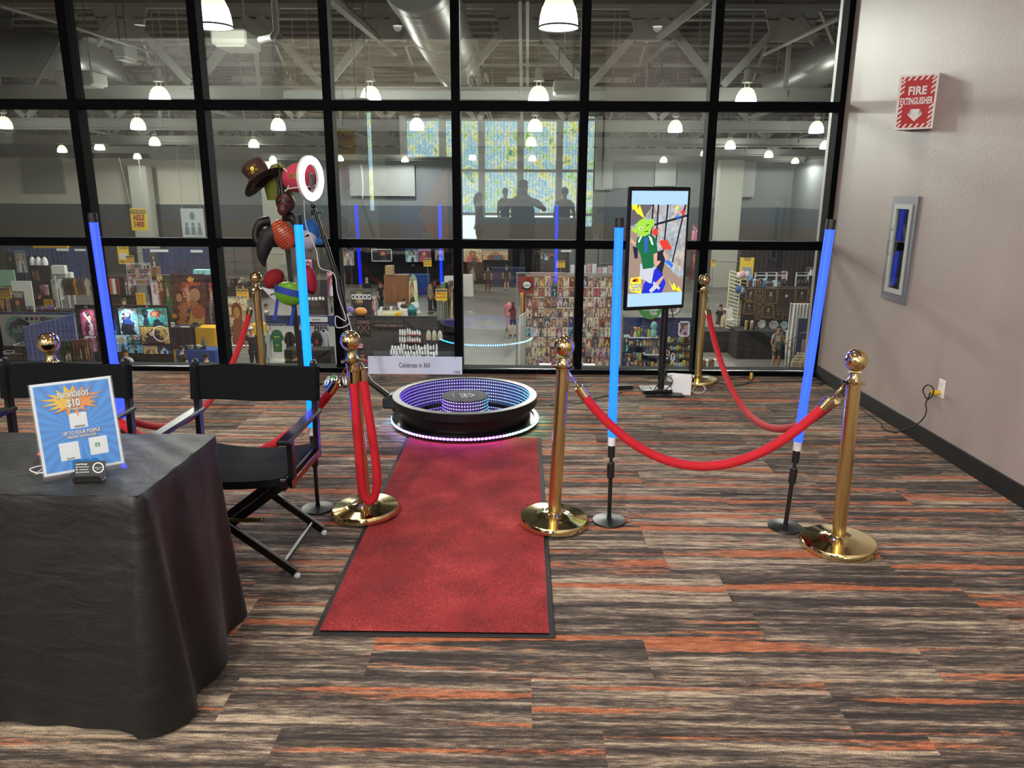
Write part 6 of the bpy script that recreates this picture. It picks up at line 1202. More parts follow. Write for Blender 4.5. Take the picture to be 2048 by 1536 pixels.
ppanel('shirt_board', 'dark board of hung shirts behind the t-shirt stall', 'board', 612, 560, 654, 630, 33, mat('dark_shelf_brown', '2e2626', .8), .2); items(None, 'small pale brooch shape on the dark shirt board', 'brooch', 'brooch', 616, 650, 600, 32.8, 5, WHITE, (.1, .05, .12))
# ---- behind the black backdrop
e = poster('grey monster print board behind the backdrop stall', 702, 577, 744, 634, 30, ARTS['grey'], None, 'display_board', 'display board'); w_, h_ = rect(702, 577, 744, 634, 30)[2:]; shapes(e, 'white_cards', WHITE, [[(x_-.07, h_*.62), (x_+.07, h_*.62), (x_+.07, h_*.8), (x_-.07, h_*.8)] for x_ in (-.32, -.16, 0, .16, .32)], -.008); shapes(e, 'card_blots', BLKC, [oval(x_, h_*.71, .035, .05) for x_ in (-.32, -.16, 0, .16, .32)], -.011)
banner_stand('purple figure banner beside the grey monster board', 740, 590, 752, 632, 30.5, ARTS['pink'])
table('wooden counter far back, left of the aisle', 768, 816, 560, 46, mat('orange_wood', '8a5a3a', .5), H=1.7); items(None, 'stacked pale wooden crate on the far counter', 'crate', 'wooden_crate', 771, 789, 549, 46.2, 1, mat('pale_wood', 'b0926a', .6), (.75, .6, .55), jit=0)
table('blue covered table far back, left of the aisle', 803, 857, 550, 50, BLUC, H=1.3); table('cream table with green and yellow cloth, left of the aisle', 764, 800, 590, 36, mat('cream_cloth', 'cfc6a0', .8), H=.9, second=(YEL, .2, .5, .8))
table('white cluttered table behind the backdrop stall', 755, 812, 620, 37, WCL, H=.9); items(None, 'small pale object on the white cluttered table', 'goods', 'small_goods', 760, 805, 617, 37.2, 7, [WHITE, ARTS['grey'], mat('brown_card', '7a5a42', .8)], (.2, .2, .12), jit=.8)
table('black table right of the seated man in black', 828, 872, 620, 33, BLKC, H=.9)
for i, (x, l) in enumerate(((783, 'left'), (792, 'right'))):
    t = thing('white_chair', 'white folding chair by the cream table, %s one' % l, 'chair', (ony(x+4+i*20, 600, 37).x, 39.6+i*.0, ZH), R(30)); mb = MB(); mb.box((0, .1, .8), (.42, .03, .3), bev=.01); mb.build('backrest', WHITE, t); mb = MB(); mb.box((0, -.1, .45), (.42, .4, .03)); mb.build('seat', WHITE, t)
    for sx in (-1, 1): mb = MB(); mb.tube([(sx*.2, .12, .9), (sx*.2, -.3, 0)], .012, 5); mb.tube([(sx*.2, -.3, .45), (sx*.2, .2, 0)], .012, 5); mb.build('leg', WIREM, t)
t = thing('plush_column', 'tall green patterned inflatable beside the far blue table', 'inflatable', (ony(826, 560, 40).x, 40, ZH)); mb = MB(); mb.lathe([(.15, 0), (.22, .3), (.24, 1.4), (.2, 2.2), (.05, 2.4)], n=16); mb.build('body', ARTS['green'], t)
t = thing('plush_column', 'tall teal figure stand left of the seated man in black', 'stand', (ony(824, 610, 31).x, 31, ZH)); mb = MB(); mb.lathe([(.2, 0), (.22, .5), (.16, 1.4), (.2, 1.9), (.05, 2.1)], n=12); mb.build('body', ARTS['teal'], t)
items(None, 'dark duffel bag stacked beside the aisle', 'bag', 'bag', 872, 914, 662, 29.5, 2, mat('black_bag', '14161c', .7), (.6, .5, .45)); items(None, 'hanging colourful shirt on the stall edge left of the aisle', 'goods', 'hung_shirt', 884, 912, 640, 32, 6, [ARTS['comic'], ARTS['green'], ARTS['dark']], (.2, .3, 1.5))
table('white canopy topped table at the left of the aisle, far', 888, 912, 545, 47, WCL, H=1.5); table('white covered counter at the aisle end, left', 917, 944, 545, 49, WCL, H=1.4)
table('far blue covered counter behind three people', 982, 1050, 543, 54.5, mat('navy_counter', '26304f', .8), H=1.35); table('long salmon covered table beyond the comic prints', 1061, 1129, 541, 47, REDC, H=1.75)
items(None, 'hanging garment in the narrow stall left of the comic prints', 'clothes', 'hung_shirt', 1046, 1064, 650, 31.5, 6, [BLKC, cm('6a2a3a'), ARTS['comic'], cm('3a2a4a')], (.12, .3, 1.3), group='garments left of the comic prints'); drape('yellow cloth strip left of the comic prints', 1043, 587, 1047, 640, 32, YEL, 1, group='hung cloths', cat='cloth', name='hung_cloth')
# ---- toy stall behind the television
drape('navy drape of the toy stall behind the television', 1246, 636, 1400, 745, 27.2, BLUED, amp=.02, tofloor=True)
for (cx_, cy_, r_, col, l, tx_) in ((1301, 615, 23, '3f8a4a', 'round green toy shop sign under the television', ('Icecream?', 'Toys')), (1345, 615, 17, '8a8a84', 'round grey sign with a white arc under the television', None)):
    p = ony(cx_, cy_, 27.0); e = thing('round_sign', l, 'sign', p); R_ = r_/1501*27.6; mb = MB(); mb.lathe([(0, -.02), (R_, -.02), (R_, .02), (0, .02)], (0, 0, 0), 32, ax=(0, -1, 0)); mb.build('disc', cm(col), e)
    if tx_: txt(e, [('Archangel', R_*.26, 0, -R_*.25, R_*1.3, .05), ('Toys', R_*.3, R_*.25, -R_*.62, R_*.6, .05)], WHITE, -.03)
    else: mb = MB(); mb.lathe([(R_*.55, 0), (R_*.8, 0), (R_*.8, .01), (R_*.55, .01)], (0, -.03, 0), 28, cap=False, ax=(0, -1, 0)); mb.build('arc', WHITE, e)
for (x0, x1, y, l) in ((1256, 1318, 674, 'upper'), (1288, 1318, 708, 'lower'), (1256, 1318, 692, 'middle'), (1326, 1382, 686, 'right upper'), (1326, 1382, 700, 'right middle'), (1326, 1382, 716, 'right lower'), (1248, 1300, 722, 'left bottom')):
    cx, z0, w, h = rect(x0, y, x1, y+3, 26.4); solo('shelf_board', MB().box((0, .15, 0), (w, .34, .035)), WHITE if l in ('upper', 'lower') else STEELD, l+' shelf of the toy stall', 'shelf', (cx, 26.4, z0+.03))
mb = MB()
for x_ in (1254, 1320, 1325, 1384): p = ony(x_, 670, 26.75); mb.box((p.x, 26.75, (p.z+ZH)/2), (.04, .04, p.z-ZH))
solo('shelf_uprights', mb, STEELD, 'dark upright posts carrying the toy stall shelves', 'shelf frame')
TOYM = [ARTS['comic'], ARTS['dark'], ARTS['gold'], ARTS['green'], ARTS['grey'], ARTS['blue'], cm('b8a84a'), ARTS['warm']]
for (x0, x1, y, n, sz, l, sd) in ((1259, 1300, 673, 6, (.16, .14, .3), 'upper', 1), (1258, 1318, 691, 9, (.12, .12, .2), 'middle', 2), (1290, 1317, 707, 4, (.15, .14, .22), 'lower', 3), (1327, 1381, 685, 8, (.14, .1, .18), 'right upper', 4), (1327, 1381, 699, 9, (.11, .1, .17), 'right middle', 5), (1327, 1381, 715, 9, (.11, .1, .2), 'right lower', 6), (1249, 1282, 721, 6, (.12, .12, .25), 'left bottom', 7)): items(None, 'small boxed toy on the %s shelf of the toy stall' % l, 'toy', 'boxed_toy', x0, x1, y, 26.5, n, TOYM[sd % 3:]+TOYM[:sd % 3], sz, jit=.5, seed=sd)
items(None, 'small boxed toy along the floor edge of the toy stall', 'toy', 'boxed_toy', 1252, 1380, 733, 26.2, 16, TOYM, (.16, .14, .2), jit=.6, seed=9)
p = ony(1307, 673, 26.3); t = thing('toy_figure', 'tall pale teal toy head on the upper shelf', 'toy', p); mb = MB(); mb.ball((0, 0, .38), (.12, .1, .16)); mb.lathe([(.09, 0), (.11, .05), (.11, .2), (.07, .26)], n=14); mb.build('head', cm('6fa8a0'), t); mb = MB(); mb.ball((-.045, -.095, .42), .016); mb.ball((.045, -.095, .42), .016); mb.build('eyes', EYE, t)
for (x0, y0, x1, y1, k, l) in ((1357, 643, 1379, 673, 'pink', 'red and white gift bag hung on the toy stall'), (1247, 670, 1258, 702, 'teal', 'teal gift bag at the left of the toy stall'), (1325, 700, 1339, 718, 'gold', 'yellow framed game card on the toy stall'), (1341, 706, 1350, 722, 'blue', 'pale blue framed card on the toy stall')): poster(l, x0, y0, x1, y1, 26.2, ARTS[k], WHITE if x0 > 1320 else None, 'gift_bag' if 'bag' in l else 'game_card', 'bag' if 'bag' in l else 'card', None, .06)
# ---- right side stalls
FRM = mat('old_gold_frame', '7a5a34', .5, .3); DKP = mat('dark_portrait', '1a1412', .6)
FR = [(580, 485, 715, 655), (560, 655, 700, 825), (715, 490, 810, 595), (715, 600, 805, 695), (710, 700, 805, 795), (700, 800, 790, 890), (820, 485, 990, 690), (800, 700, 945, 870), (992, 490, 1213, 775), (1220, 485, 1385, 680), (1388, 490, 1490, 590), (1388, 600, 1480, 672), (945, 785, 1055, 890), (1060, 790, 1135, 890)]
ppanel('display_wall', 'dark stall wall hung with old portraits, right', 'display wall', 1484, 574, 1634, 660, 33.2, BLKC, .15)
FL = ['of a lady in a ruff, top left', 'of a seated man, left of the second row', 'small, top of the second column', 'small, second of the narrow column', 'small, third of the narrow column', 'smallest, bottom of the narrow column', 'of a lady in a veil, top centre', 'of a dark figure, under the veiled lady', 'largest, of a lady in a black dress', 'of a seated lady in black, right of the largest', 'small, top right corner', 'small, under the top right one', 'small, below the largest, left one', 'small, below the largest, right one']
for (a_, b_, c_, d_2), l in zip(FR, FL):
    s_ = 6.4; e = poster('gilt framed dark portrait '+l, 1400+a_/s_, 500+b_/s_, 1400+c_/s_, 500+d_2/s_, 33.0, DKP, FRM, 'framed_portrait', 'picture', 'old portraits on the stall wall', .03, None, .045 if 'largest,' not in l else .02); w_, h_ = rect(1400+a_/s_, 500+b_/s_, 1400+c_/s_, 500+d_2/s_, 33.0)[2:]
    shapes(e, 'painted_figure', cm('3a2c26' if 'largest,' not in l else '08080a'), [[(-.22*w_, .12*h_), (.24*w_, .12*h_), (.12*w_, .55*h_), (-.1*w_, .55*h_)]], -.006); shapes(e, 'painted_face', cm('a89078'), [oval(0, .66*h_, .08*w_, .07*h_)]+([[(-.14*w_, .5*h_), (.14*w_, .5*h_), (.1*w_, .56*h_), (-.1*w_, .56*h_)]] if 'ruff' in l or 'veil' in l else []), -.009)
for (x0, x1, l, sd) in ((1510, 1532, 'first', 1), (1533, 1552, 'second', 2), (1553, 1573, 'third', 3), (1592, 1616, 'fourth', 4)):
    cx, z0, w, h = rect(x0, 545, x1, 575, 36); t = thing('goggle_rack', 'white pipe rack with dark headgear, %s from the left' % l, 'rack', (cx, 36, z0)); mb = MB(); mb.tube([(-w/2, 0, ZH-z0), (-w/2, 0, h), (w/2, 0, h), (w/2, 0, ZH-z0)], .035, 6); mb.tube([(-w/2, 0, h*.8), (w/2, 0, h*.8)], .035, 6); mb.build('frame', WIREM, t)
    for j in (-1, 0, 1): mb = MB(); mb.ball((j*w*.28, -.1, h*.3), (w*.2, .12, h*.26), 12, 8); mb.build('headgear', mat('dark_headgear', '1b1a26', .3), t)
items(None, 'small dark item along the top of the portrait wall', 'goods', 'small_goods', 1495, 1560, 575, 34, 9, [ARTS['dark'], ARTS['blue'], ARTS['warm']], (.3, .25, .3), jit=.7)
ppanel('book_shelf', 'dark shelf of small goods at the far right of the stalls', 'shelf', 1616, 536, 1636, 574, 38, mat('dark_shelf', '1a1a22', .7), .4); items(None, 'small pale figure on the far right dark shelf', 'figurine', 'figurine', 1618, 1632, 551, 37.8, 3, WHITE, (.2, .15, .3), 'dome')
sr = thing('slipper_rack', 'cream slatted rack with fluffy slippers on top, right', 'rack', (ony(1486, 600, 33).x, 33.6, 0)); z1 = ony(1486, 545, 33.6).z; z0 = ZH
for sx in (-1, 1):
    mb = MB(); mb.T = Matrix.Rotation(R(38*sx), 4, 'Z') @ Matrix.Translation((sx*.26, 0, 0))
    mb.box((-.26, 0, (z0+z1)/2), (.04, .04, z1-z0)); mb.box((.26, 0, (z0+z1)/2), (.04, .04, z1-z0))
    zz = z0+.2
    while zz < z1: mb.box((0, 0, zz), (.52, .03, .035), Matrix.Rotation(R(12), 3, 'Y')); zz += .16
    mb.build('slatted_side', mat('cream_slats', 'c9bf94', .6), sr)
for (x, y, c, l) in ((1478, 548, 'c8b8b0', 'grey pink'), (1486, 545, 'c88a94', 'pink'), (1494, 546, 'a8b0b8', 'pale blue'), (1500, 553, '5a86b0', 'blue'), (1476, 575, '2f4f8a', 'dark blue'), (1484, 578, '6a7f98', 'slate blue')): p = ony(x, y+8, 33.1); solo('slipper', MB().ball((0, 0, .1), (.13, .12, .16), 12, 8), cm(c), 'fluffy %s slipper on the cream slatted rack' % l, 'slipper', p, group='slippers on the cream rack')
table('black covered table of the portrait stall', 1476, 1572, 662, 30.5, BLKC, H=1.15, depth=1.2); table('black covered table behind the drooping rope, right', 1408, 1464, 632, 31.8, BLKC, H=.9, depth=1.2)
for (x0, y0, x1, y1, l, c) in ((1516, 640, 1531, 657, 'left', 'c8c8c0'), (1539, 642, 1556, 658, 'middle', 'a8a0b8'), (1561, 643, 1575, 658, 'right', '7fb8c0')): poster('bright silver framed picture on the portrait stall table, '+l, x0, y0, x1, y1, 31.0, cm(c), mat('silver_ornate', 'c8ccd0', .3, .6), 'table_frame', 'picture', None, .04, None, .06)
items(None, 'small gilt picture standing on the portrait stall table', 'picture', 'small_picture', 1488, 1510, 660, 30.9, 4, [ARTS['gold'], DKP], (.2, .04, .36), jit=.4)
drape('white curtain of a changing booth, right', 1577, 608, 1631, 742, 29.4, WCL, 8, amp=.06, tofloor=True, group='booth curtains', cat='curtain', name='booth_curtain')
ppanel('blue_screen', 'navy partition in front of the white curtain, right', 'screen', 1594, 637, 1632, 720, 28.4, mat('navy_partition', '26355e', .7), .05); ppanel('pink_panel', 'pale mauve panel in front of the navy partition', 'panel', 1604, 680, 1622, 712, 27.8, cm('8a7480'), .05)
for r_ in range(4): items(None, 'pale booklet in the %s row at the foot of the navy partition' % ORD[r_], 'booklet', 'booklet', 1592-r_*4, 1626, 716+r_*6, 27.4-.25*r_, 6, [cm('b8a888'), cm('a89880')], (.3, .05, .2), jit=.2)
wr = thing('wire_stand', 'black curved wire rack with small frames beside the man in shorts', 'rack', (ony(1584, 700, 28.2).x, 28.2, ZH)); mb = MB(); mb.tube([(0, 0, 0), (0, 0, 1.3), (.25, 0, 1.5), (.5, 0, 1.55)], .015, 6); mb.tube([(-.3, 0, 1.1), (.1, 0, 1.35), (.45, 0, 1.45)], .012, 6); mb.tube([(-.2, 0, .02), (.3, 0, .02)], .02, 6); mb.build('wire_frame', BLKM, wr)
for (x, z) in ((-.12, .9), (.08, .55), (-.1, .35), (.15, .95)): mb = MB(); mb.tube([(x-.09, -.03, z), (x+.09, -.03, z), (x+.09, -.03, z+.22), (x-.09, -.03, z+.22)], .012, 5, closed=True); mb.build('small_frame', BLKM, wr)
for (x, l) in ((1455, 'left'), (1460, 'right')): 
    p = ony(x+3, 600, 38); t = thing('white_chair', 'white slatted chair near the hall column, %s one' % l, 'chair', (p.x, 38+(0 if l == 'left' else .5), ZH)); mb = MB(); mb.box((0, 0, .7), (.45, .04, .45), bev=.02); mb.build('backrest', WHITE, t); mb = MB(); mb.box((0, -.2, .45), (.45, .42, .04)); mb.build('seat', WHITE, t)
    for sx in (-1, 1): mb = MB(); mb.tube([(sx*.2, -.4, .45), (sx*.2, -.4, 0)], .015, 5); mb.tube([(sx*.2, 0, .9), (sx*.2, 0, 0)], .015, 5); mb.build('leg', WHITE, t)
items(None, 'small toy in the lower left corner of the far right pane', 'toy', 'small_toy', 1404, 1432, 734, 27, 5, [ARTS['warm'], WHITE, cm('8a5a3a')], (.2, .2, .24), jit=.6)
items(None, 'white goods on the far table right of the comic prints', 'goods', 'small_goods', 1140, 1225, 549, 54.1, 8, [WHITE, cm('c8a0a8')], (.5, .4, .6), jit=.5); table('far white table right of the comic prints', 1136, 1226, 549, 54, WCL, H=None)
# ---- people in the hall
def at(px, py): v = hf(px, py); return (v.x, v.y, ZH)
def aty(px, Y): return (ony(px, 640, Y).x, Y, ZH)
person(at(1550, 741), R(8), 'man in a printed shirt and grey shorts walking by the portrait stall', 1.75, 'm', '17110e', ARTS['grey'], '4a4a4c', 'stand', 'short', 'short', arms=[((-.26, -.03, 1.12), (-.2, -.14, .9)), ((.26, -.05, 1.13), (.3, -.28, 1.0))])
person(at(1026, 672), R(182), 'person in a maroon top and dark skirt walking away down the aisle', 1.60, 'l', '2c1f1a', '4f1a28', '2e2a30', 'stand', 'short', 'short', True)
person(at(1018, 662), R(176), 'person in a pink coat beside the one in maroon', 1.60, 'l', '6a5a50', 'b8707c', 'b8707c', 'stand', 'long', 'long')
person(at(945, 583), R(120), 'person in a pale cardigan, left of three at the aisle end', 1.7, 'm', '3a2a22', '8a8884', '7a6a58', 'stand', 'long')
person(at(976, 583), R(180), 'person with dark shirt and wine trousers, middle of three at the aisle end', 1.72, 'l', '4a3628', '20262a', '4a2028', 'stand')
person(at(1013, 581), R(185), 'person with dark shirt and shorts, right of three at the aisle end', 1.72, 'l', '5a4a3a', '22282c', '4a4a48', 'stand', 'short', 'short')
person(aty(503, 27.2), R(5), 'bearded man in a cap leaning over a white frame, left of centre', 1.78, 'l', '6a6a68', '20242e', '20242e', 'lean', cap='b8b8b8', fat=1.15)
person(aty(388, 45), R(180), 'man in black standing before the far navy drape', 1.78, 'l', '1c1512', '14161a', '14161a', 'stand', 'long', cap='1a1a1a')
person(aty(240, 32), R(150), 'seated man in a white shirt and grey cap, left', 1.75, 'm', '2a2018', 'b8b6b2', '303038', 'sit', cap='6a6c68', fat=1.2)
person(aty(252, 34.8), R(200), 'person in black bending over dark goods behind the man in white', 1.7, 'l', '4a4038', '101114', '101114', 'lean')
person(aty(534, 33.5), R(100), 'person in a black and white striped shirt, left of centre', 1.7, 'm', '2a1a14', ARTS['grey'], '2a2a30', 'stand')
person(aty(797, 27.5), R(180), 'broad man in navy sitting behind the black backdrop, back to us', 1.8, 'l', '4a342a', '1a2440', '1a2440', 'sit', fat=1.35)
person(aty(768, 30.5), R(-60), 'woman in black seated at the white cluttered table', 1.65, 'm', '1a1210', '15151a', '15151a', 'sit', sleeve='none', long_hair=True)
person(aty(713, 38), R(180), 'man in black standing behind the monster board', 1.78, 'l', '1c1512', '14161a', '22242a', 'stand')
person(aty(737, 44), R(0), 'grey haired person in dark clothes behind the reflected blue line', 1.75, 'l', '8a8884', '1a1c24', '1a1c24', 'stand', 'long')
person(aty(763, 42), R(60), 'person in a dark cap and black shirt by the wooden crates', 1.72, 'm', '1c1512', '14161c', '2a2c34', 'stand', cap='1a1a20')
person(aty(808, 38.5), R(140), 'person in an olive shirt seated by the wooden counter', 1.7, 'l', '3a1f18', '3a4030', '2a2c34', 'sit')
person(aty(861, 42), R(70), 'man in a tan shirt talking beside the blue table', 1.75, 'm', '1c1512', '7a7264', '2a2c34', 'stand')
person(aty(871, 43), R(-60), 'person in dark clothes talking to the man in tan', 1.75, 'd', '1c1512', '2a2030', '1a1c24', 'stand', 'long')
person(aty(845, 32.5), R(70), 'person in a black jacket seated right of the teal stand', 1.7, 'd', '100c0a', '0e0f12', '1a1c24', 'sit', 'long', long_hair=True)
person(aty(833, 29.5), R(100), 'dark haired person sitting low behind the backdrop edge', 1.6, 'm', '100c0a', '3a3040', '1a1c24', 'sit')
person(aty(721, 24.9), R(10), 'woman in a magenta top sitting at the foot of the black backdrop', 1.6, 'm', '2a1a14', '8a2a4a', '8a2a4a', 'stand', 'long', hands=False).location.z = ZH-.25
person(aty(244, 24.6), R(-10), 'person with glasses and white shirt looking up behind the left chair', 1.72, 'm', '1a1412', 'b8b8bc', '2a2a30', 'stand', 'long').location.z = ZH-.3
person(aty(356, 25.1), R(150), 'dark haired head at the near side of the blue table', 1.7, 'l', '2a1f18', '22262c', '22262c', 'stand').location.z = ZH-.25
person(aty(405, 24.6), R(200), 'black haired head right of the other at the blue table', 1.65, 'l', '0e0c0c', '14161c', '14161c', 'stand').location.z = ZH-.35
person(aty(1439, 37), R(10), 'man in a dark shirt sitting beside the hall column', 1.75, 'm', '1c1512', '2c2e34', '2c2e34', 'sit')
person(aty(1446, 35.5), R(100), 'person in a beige shirt at the table behind the rope post', 1.65, 'l', '5a4030', 'a89a80', '5a5248', 'sit', 'long')
person(aty(1182, 46), R(185), 'person with a backpack standing beyond the comic prints', 1.75, 'l', '3a2c22', '7a7c78', '2a2c34', 'stand')
person(aty(1213, 49), R(20), 'grey haired person at the far white table', 1.7, 'l', '9a9894', '8a8c90', '3a3c44', 'stand')
person(aty(84, 39.4), R(160), 'person in black seated in front of the black stall, left', 1.72, 'm', '1a1210', '121318', '121318', 'sit', 'long')
person(aty(58, 38.3), R(150), 'person in a dark hoodie behind the trinket table, left', 1.65, 'm', '2a221c', '22242a', '22242a', 'sit', 'long')
person(aty(38, 41), R(20), 'red haired person in black at the far left', 1.7, 'l', '6a2a20', '14151a', '14151a', 'stand')
person(aty(485, 44), R(160), 'person in black standing among far dark goods', 1.7, 'l', '3a2418', '16181c', '16181c', 'stand')
person(aty(640, 30), R(190), 'person in a dark jacket leaning by the light pole', 1.7, 'm', '2a1a14', '1c1e28', '1c1e28', 'lean', 'long')
# ================================================================== rack of hats and masks by the window
RY = 6.28
def W_(px, py, dy=0): return ony(px, py, RY+dy)
base = W_(598, 735); rk = thing('hat_rack', 'black branching floor rack carrying hats and masks by the window', 'rack', (W_(590, 640).x, RY, 0))
ox = rk.location.x
def L_(px, py, dy=0): v = W_(px, py, dy); return Vector((v.x-ox, v.y-RY, v.z))
mb = MB(); mb.bar(Vector((.03, 0, .03)), L_(572, 470), .045, .03); mb.bar(Vector((.07, .02, .03)), L_(600, 520, .02), .03, .03); mb.build('post', BLKM, rk)
mb = MB(); mb.bar(L_(572, 480), L_(556, 335), .022, .022, .004); mb.bar(L_(566, 430, -.02), L_(551, 345, -.02), .018, .018); mb.build('upper_post', BLKM, rk)
for sx, sy in ((-1, -.2), (1, -.2), (0, 1), (-.1, -1)):
    mb = MB(); mb.tube(smoothp([Vector((.04, 0, .32)), Vector((.04+sx*.04, sy*.05, .1)), Vector((.04+sx*.11, sy*.12, .03)), Vector((.04+sx*.16, sy*.2, .012))]), .012, 8); mb.build('curved_foot', BLKM, rk)
for (a, b) in (((566, 440), (520, 460)), ((572, 560), (540, 590)), ((596, 560), (625, 585)), ((575, 470), (618, 470))): mb = MB(); mb.tube(smoothp([L_(*a), L_((a[0]+b[0])/2, (a[1]+b[1])/2+8, -.05), L_(*b, -.08)]), .008, 8); mb.build('hook_arm', BLKM, rk)
SCL = 6.6/1501     # metres a pixel covers at the rack
def hang(name, label, cat, px, py, dy=-.1): p = W_(px, py, dy); return thing(name, label, cat, p, 0)
# brown top hat with brass gears, tipped left
t = hang('top_hat', 'brown steampunk top hat with brass gears, tipped to the left on the rack', 'hat', 528, 362); t.rotation_euler = (R(-6), R(-37), 0)
LEA = mat('brown_felt', '3d2118', .7, bump=.1); BR = mat('brass_gear', 'b08a3c', .3, 1)
mb = MB(); mb.lathe([(.0, .168), (.088, .165), (.1, .15), (.092, .08), (.083, .02), (.085, 0)], n=36, cap=False); mb.build('crown', LEA, t)
bf = lambda o_: (lambda u, v: ((.083+.1*v)*math.cos(2*PI*u), (.083+.1*v)*math.sin(2*PI*u)*.85, o_+.03*v*v*math.sin(2*PI*u)**2-.012*v*v))
mb = MB(); mb.grid(bf(.003), 44, 6, True); mb.grid(bf(-.003), 44, 6, True); mb.tube([Vector(bf(0)(k/44, 1)) for k in range(44)], .004, 6, closed=True); mb.build('brim', mat('dark_brim', '2a1812', .7), t)
MB().lathe([(.0865, .005), (.088, .03)], n=36, cap=False).build('band', mat('black_hat_band', '120c0a', .6), t)
for (a_, z, r) in ((-100, .12, .012), (-84, .10, .014), (-68, .11, .013), (-92, .075, .013), (-108, .085, .014), (-72, .075, .011)):
    x, y = .095*math.cos(R(a_)), .095*math.sin(R(a_)); mb = MB(); mb.lathe([(r*.55, 0), (r, 0), (r, .004), (r*.55, .004)], (x, y, z), 12, cap=False, ax=(x, y, 0)); mb.lathe([(0, .003), (r*.3, .003)], (x, y, z), 8, ax=(x, y, 0)); mb.build('gear', BR, t)
mb = MB(); mb.lathe([(.02, 0), (.028, 0), (.028, .02), (.02, .02)], (-.06, -.085, .02), 16, cap=False, ax=(-.3, -1, .1)); mb.lathe([(.02, 0), (.028, 0), (.028, .02), (.02, .02)], (-.095, -.045, .02), 16, cap=False, ax=(-1, -.6, .1)); mb.build('goggles', BR, t)
# pink cap with gold embroidery
t = hang('bandana_cap', 'pink cloth cap with gold embroidery and white piping on top of the rack', 'hat', 602, 355); PK = mat('pink_cloth', 'c23a54', .75, bump=.2, bscale=25)
mb = MB(); mb.ball((0, 0, 0), (.155, .11, .115), 28, 16, Matrix.Rotation(R(-12), 3, 'Y')); mb.build('crown', PK, t)
mb = MB(); mb.tube([Vector((-.115+.04*math.cos(a), -.075, -.02+.085*math.sin(a))) for a in [k*PI/12-PI/2 for k in range(13)]], .005, 6); mb.tube(smoothp([Vector((-.09, -.09, -.09)), Vector((-.02, -.105, -.08)), Vector((.06, -.1, -.075)), Vector((.13, -.06, -.06))]), .005, 6); mb.build('piping', WHITE, t)
mb = MB()
for k in range(5): mb.tube([Vector((-.03+.03*k*.5+.03*math.cos(a+k), -.108, .01+.02*math.sin(2*a+k))) for a in [j*PI/8 for j in range(16)]], .003, 5, closed=True)
mb.build('embroidery', mat('gold_thread', 'a8873a', .5, .4), t)
t = hang('pointed_hood', 'olive green pointed cap behind the brown top hat', 'hat', 556, 345, .08); mb = MB(); mb.lathe([(.10, -.22), (.12, -.1), (.085, .0), (.05, .06), (.008, .075)], (0, 0, 0), 24); mb.build('felt', mat('olive_felt', '76802c', .8), t)
# maroon bug faced mask with tall horns
t = hang('horned_mask', 'maroon horned mask with black eye slits at the middle of the rack', 'mask', 571, 405, -.1); MAR = mat('maroon_latex', '4a1c20', .45)
mb = MB(); mb.ball((0, 0, 0), (.078, .06, .08), 24, 16); mb.ball((-.01, -.045, -.055), (.045, .04, .05), 16, 10); mb.build('face_shell', MAR, t)
for sx in (-1, 1): mb = MB(); mb.ball((sx*.034, -.052, .015), (.022, .012, .016), 12, 8, Matrix.Rotation(R(20*sx), 3, 'Y')); mb.build('eye_slit', BLKP, t)
for a, b in (((-.01, -.02, .06), (-.03, -.02, .29)), ((-.035, .0, .06), (-.055, .0, .19))): mb = MB(); mb.tube([Vector(a), (Vector(a)+Vector(b))/2, Vector(b)], [.022, .012, .008], 10); mb.build('horn', BLKP, t)
# curled ram horns
for sx, l in ((-1, 'left'), (1, 'right')):
    t = hang('curled_horn', 'black ribbed curled horn on the %s of the orange shell' % l, 'costume horn', 556+sx*16, 450 if sx < 0 else 440, -.05); P = [Vector((sx*.0, 0, .03)), Vector((sx*.06, -.03, .02)), Vector((sx*.1, -.04, -.04)), Vector((sx*.105, -.05, -.11)), Vector((sx*.06, -.06, -.17))]
    sp = smoothp(P, 8); mb = MB(); mb.tube(sp, [.042*(1-.5*i/len(sp))*(1+.06*(i % 2)) for i in range(len(sp))], 14); mb.build('horn_body', mat('horn_black', '17120f', .5), t)
# orange grooved shell mask (plain)
t = hang('shell_mask', 'glossy orange oval mask with dark grooves hanging on the rack', 'mask', 566, 470, -.16); t.rotation_euler = (0, R(-22), 0)
mb = MB(); mb.ball((0, 0, 0), (.088, .055, .125), 32, 24); mb.build('shell', mat('orange_lacquer', 'b8492a', .25, coat=.4), t)
mb = MB()
for k in range(-5, 6):
    z = k*.021; rr_ = math.sqrt(max(0, 1-(z/.125)**2)); P = [Vector((.088*rr_*math.sin(a), -.055*rr_*math.cos(a)*1.01, z+.012*math.sin(a*1.5))) for a in [R(-85+17*j) for j in range(11)]]; mb.tube(P, .0022, 5)
mb.build('grooves', mat('groove_dark', '2a0f0c', .6), t)
# black plague beak mask
t = hang('beaked_mask', 'matt black long beaked mask hanging low on the left of the rack', 'mask', 552, 470, -.12); MBK = mat('matt_black_leather', '141417', .6)
sp = smoothp([Vector((.02, .0, .02)), Vector((-.03, -.02, -.0)), Vector((-.075, -.04, -.06)), Vector((-.1, -.05, -.14)), Vector((-.105, -.05, -.2)), Vector((-.095, -.05, -.25))], 6); n_ = len(sp)
mb = MB(); mb.tube(sp, [max(.006, (.075 if i < n_*.25 else .085-.02*0)*(1-(i/n_)**1.6*.97)) for i in range(n_)], 20); mb.build('beak', MBK, t); mb = MB(); mb.ball((-.085, -.085, -.015), (.016, .01, .018), 12, 8); mb.build('eye_lens', BLKP, t)
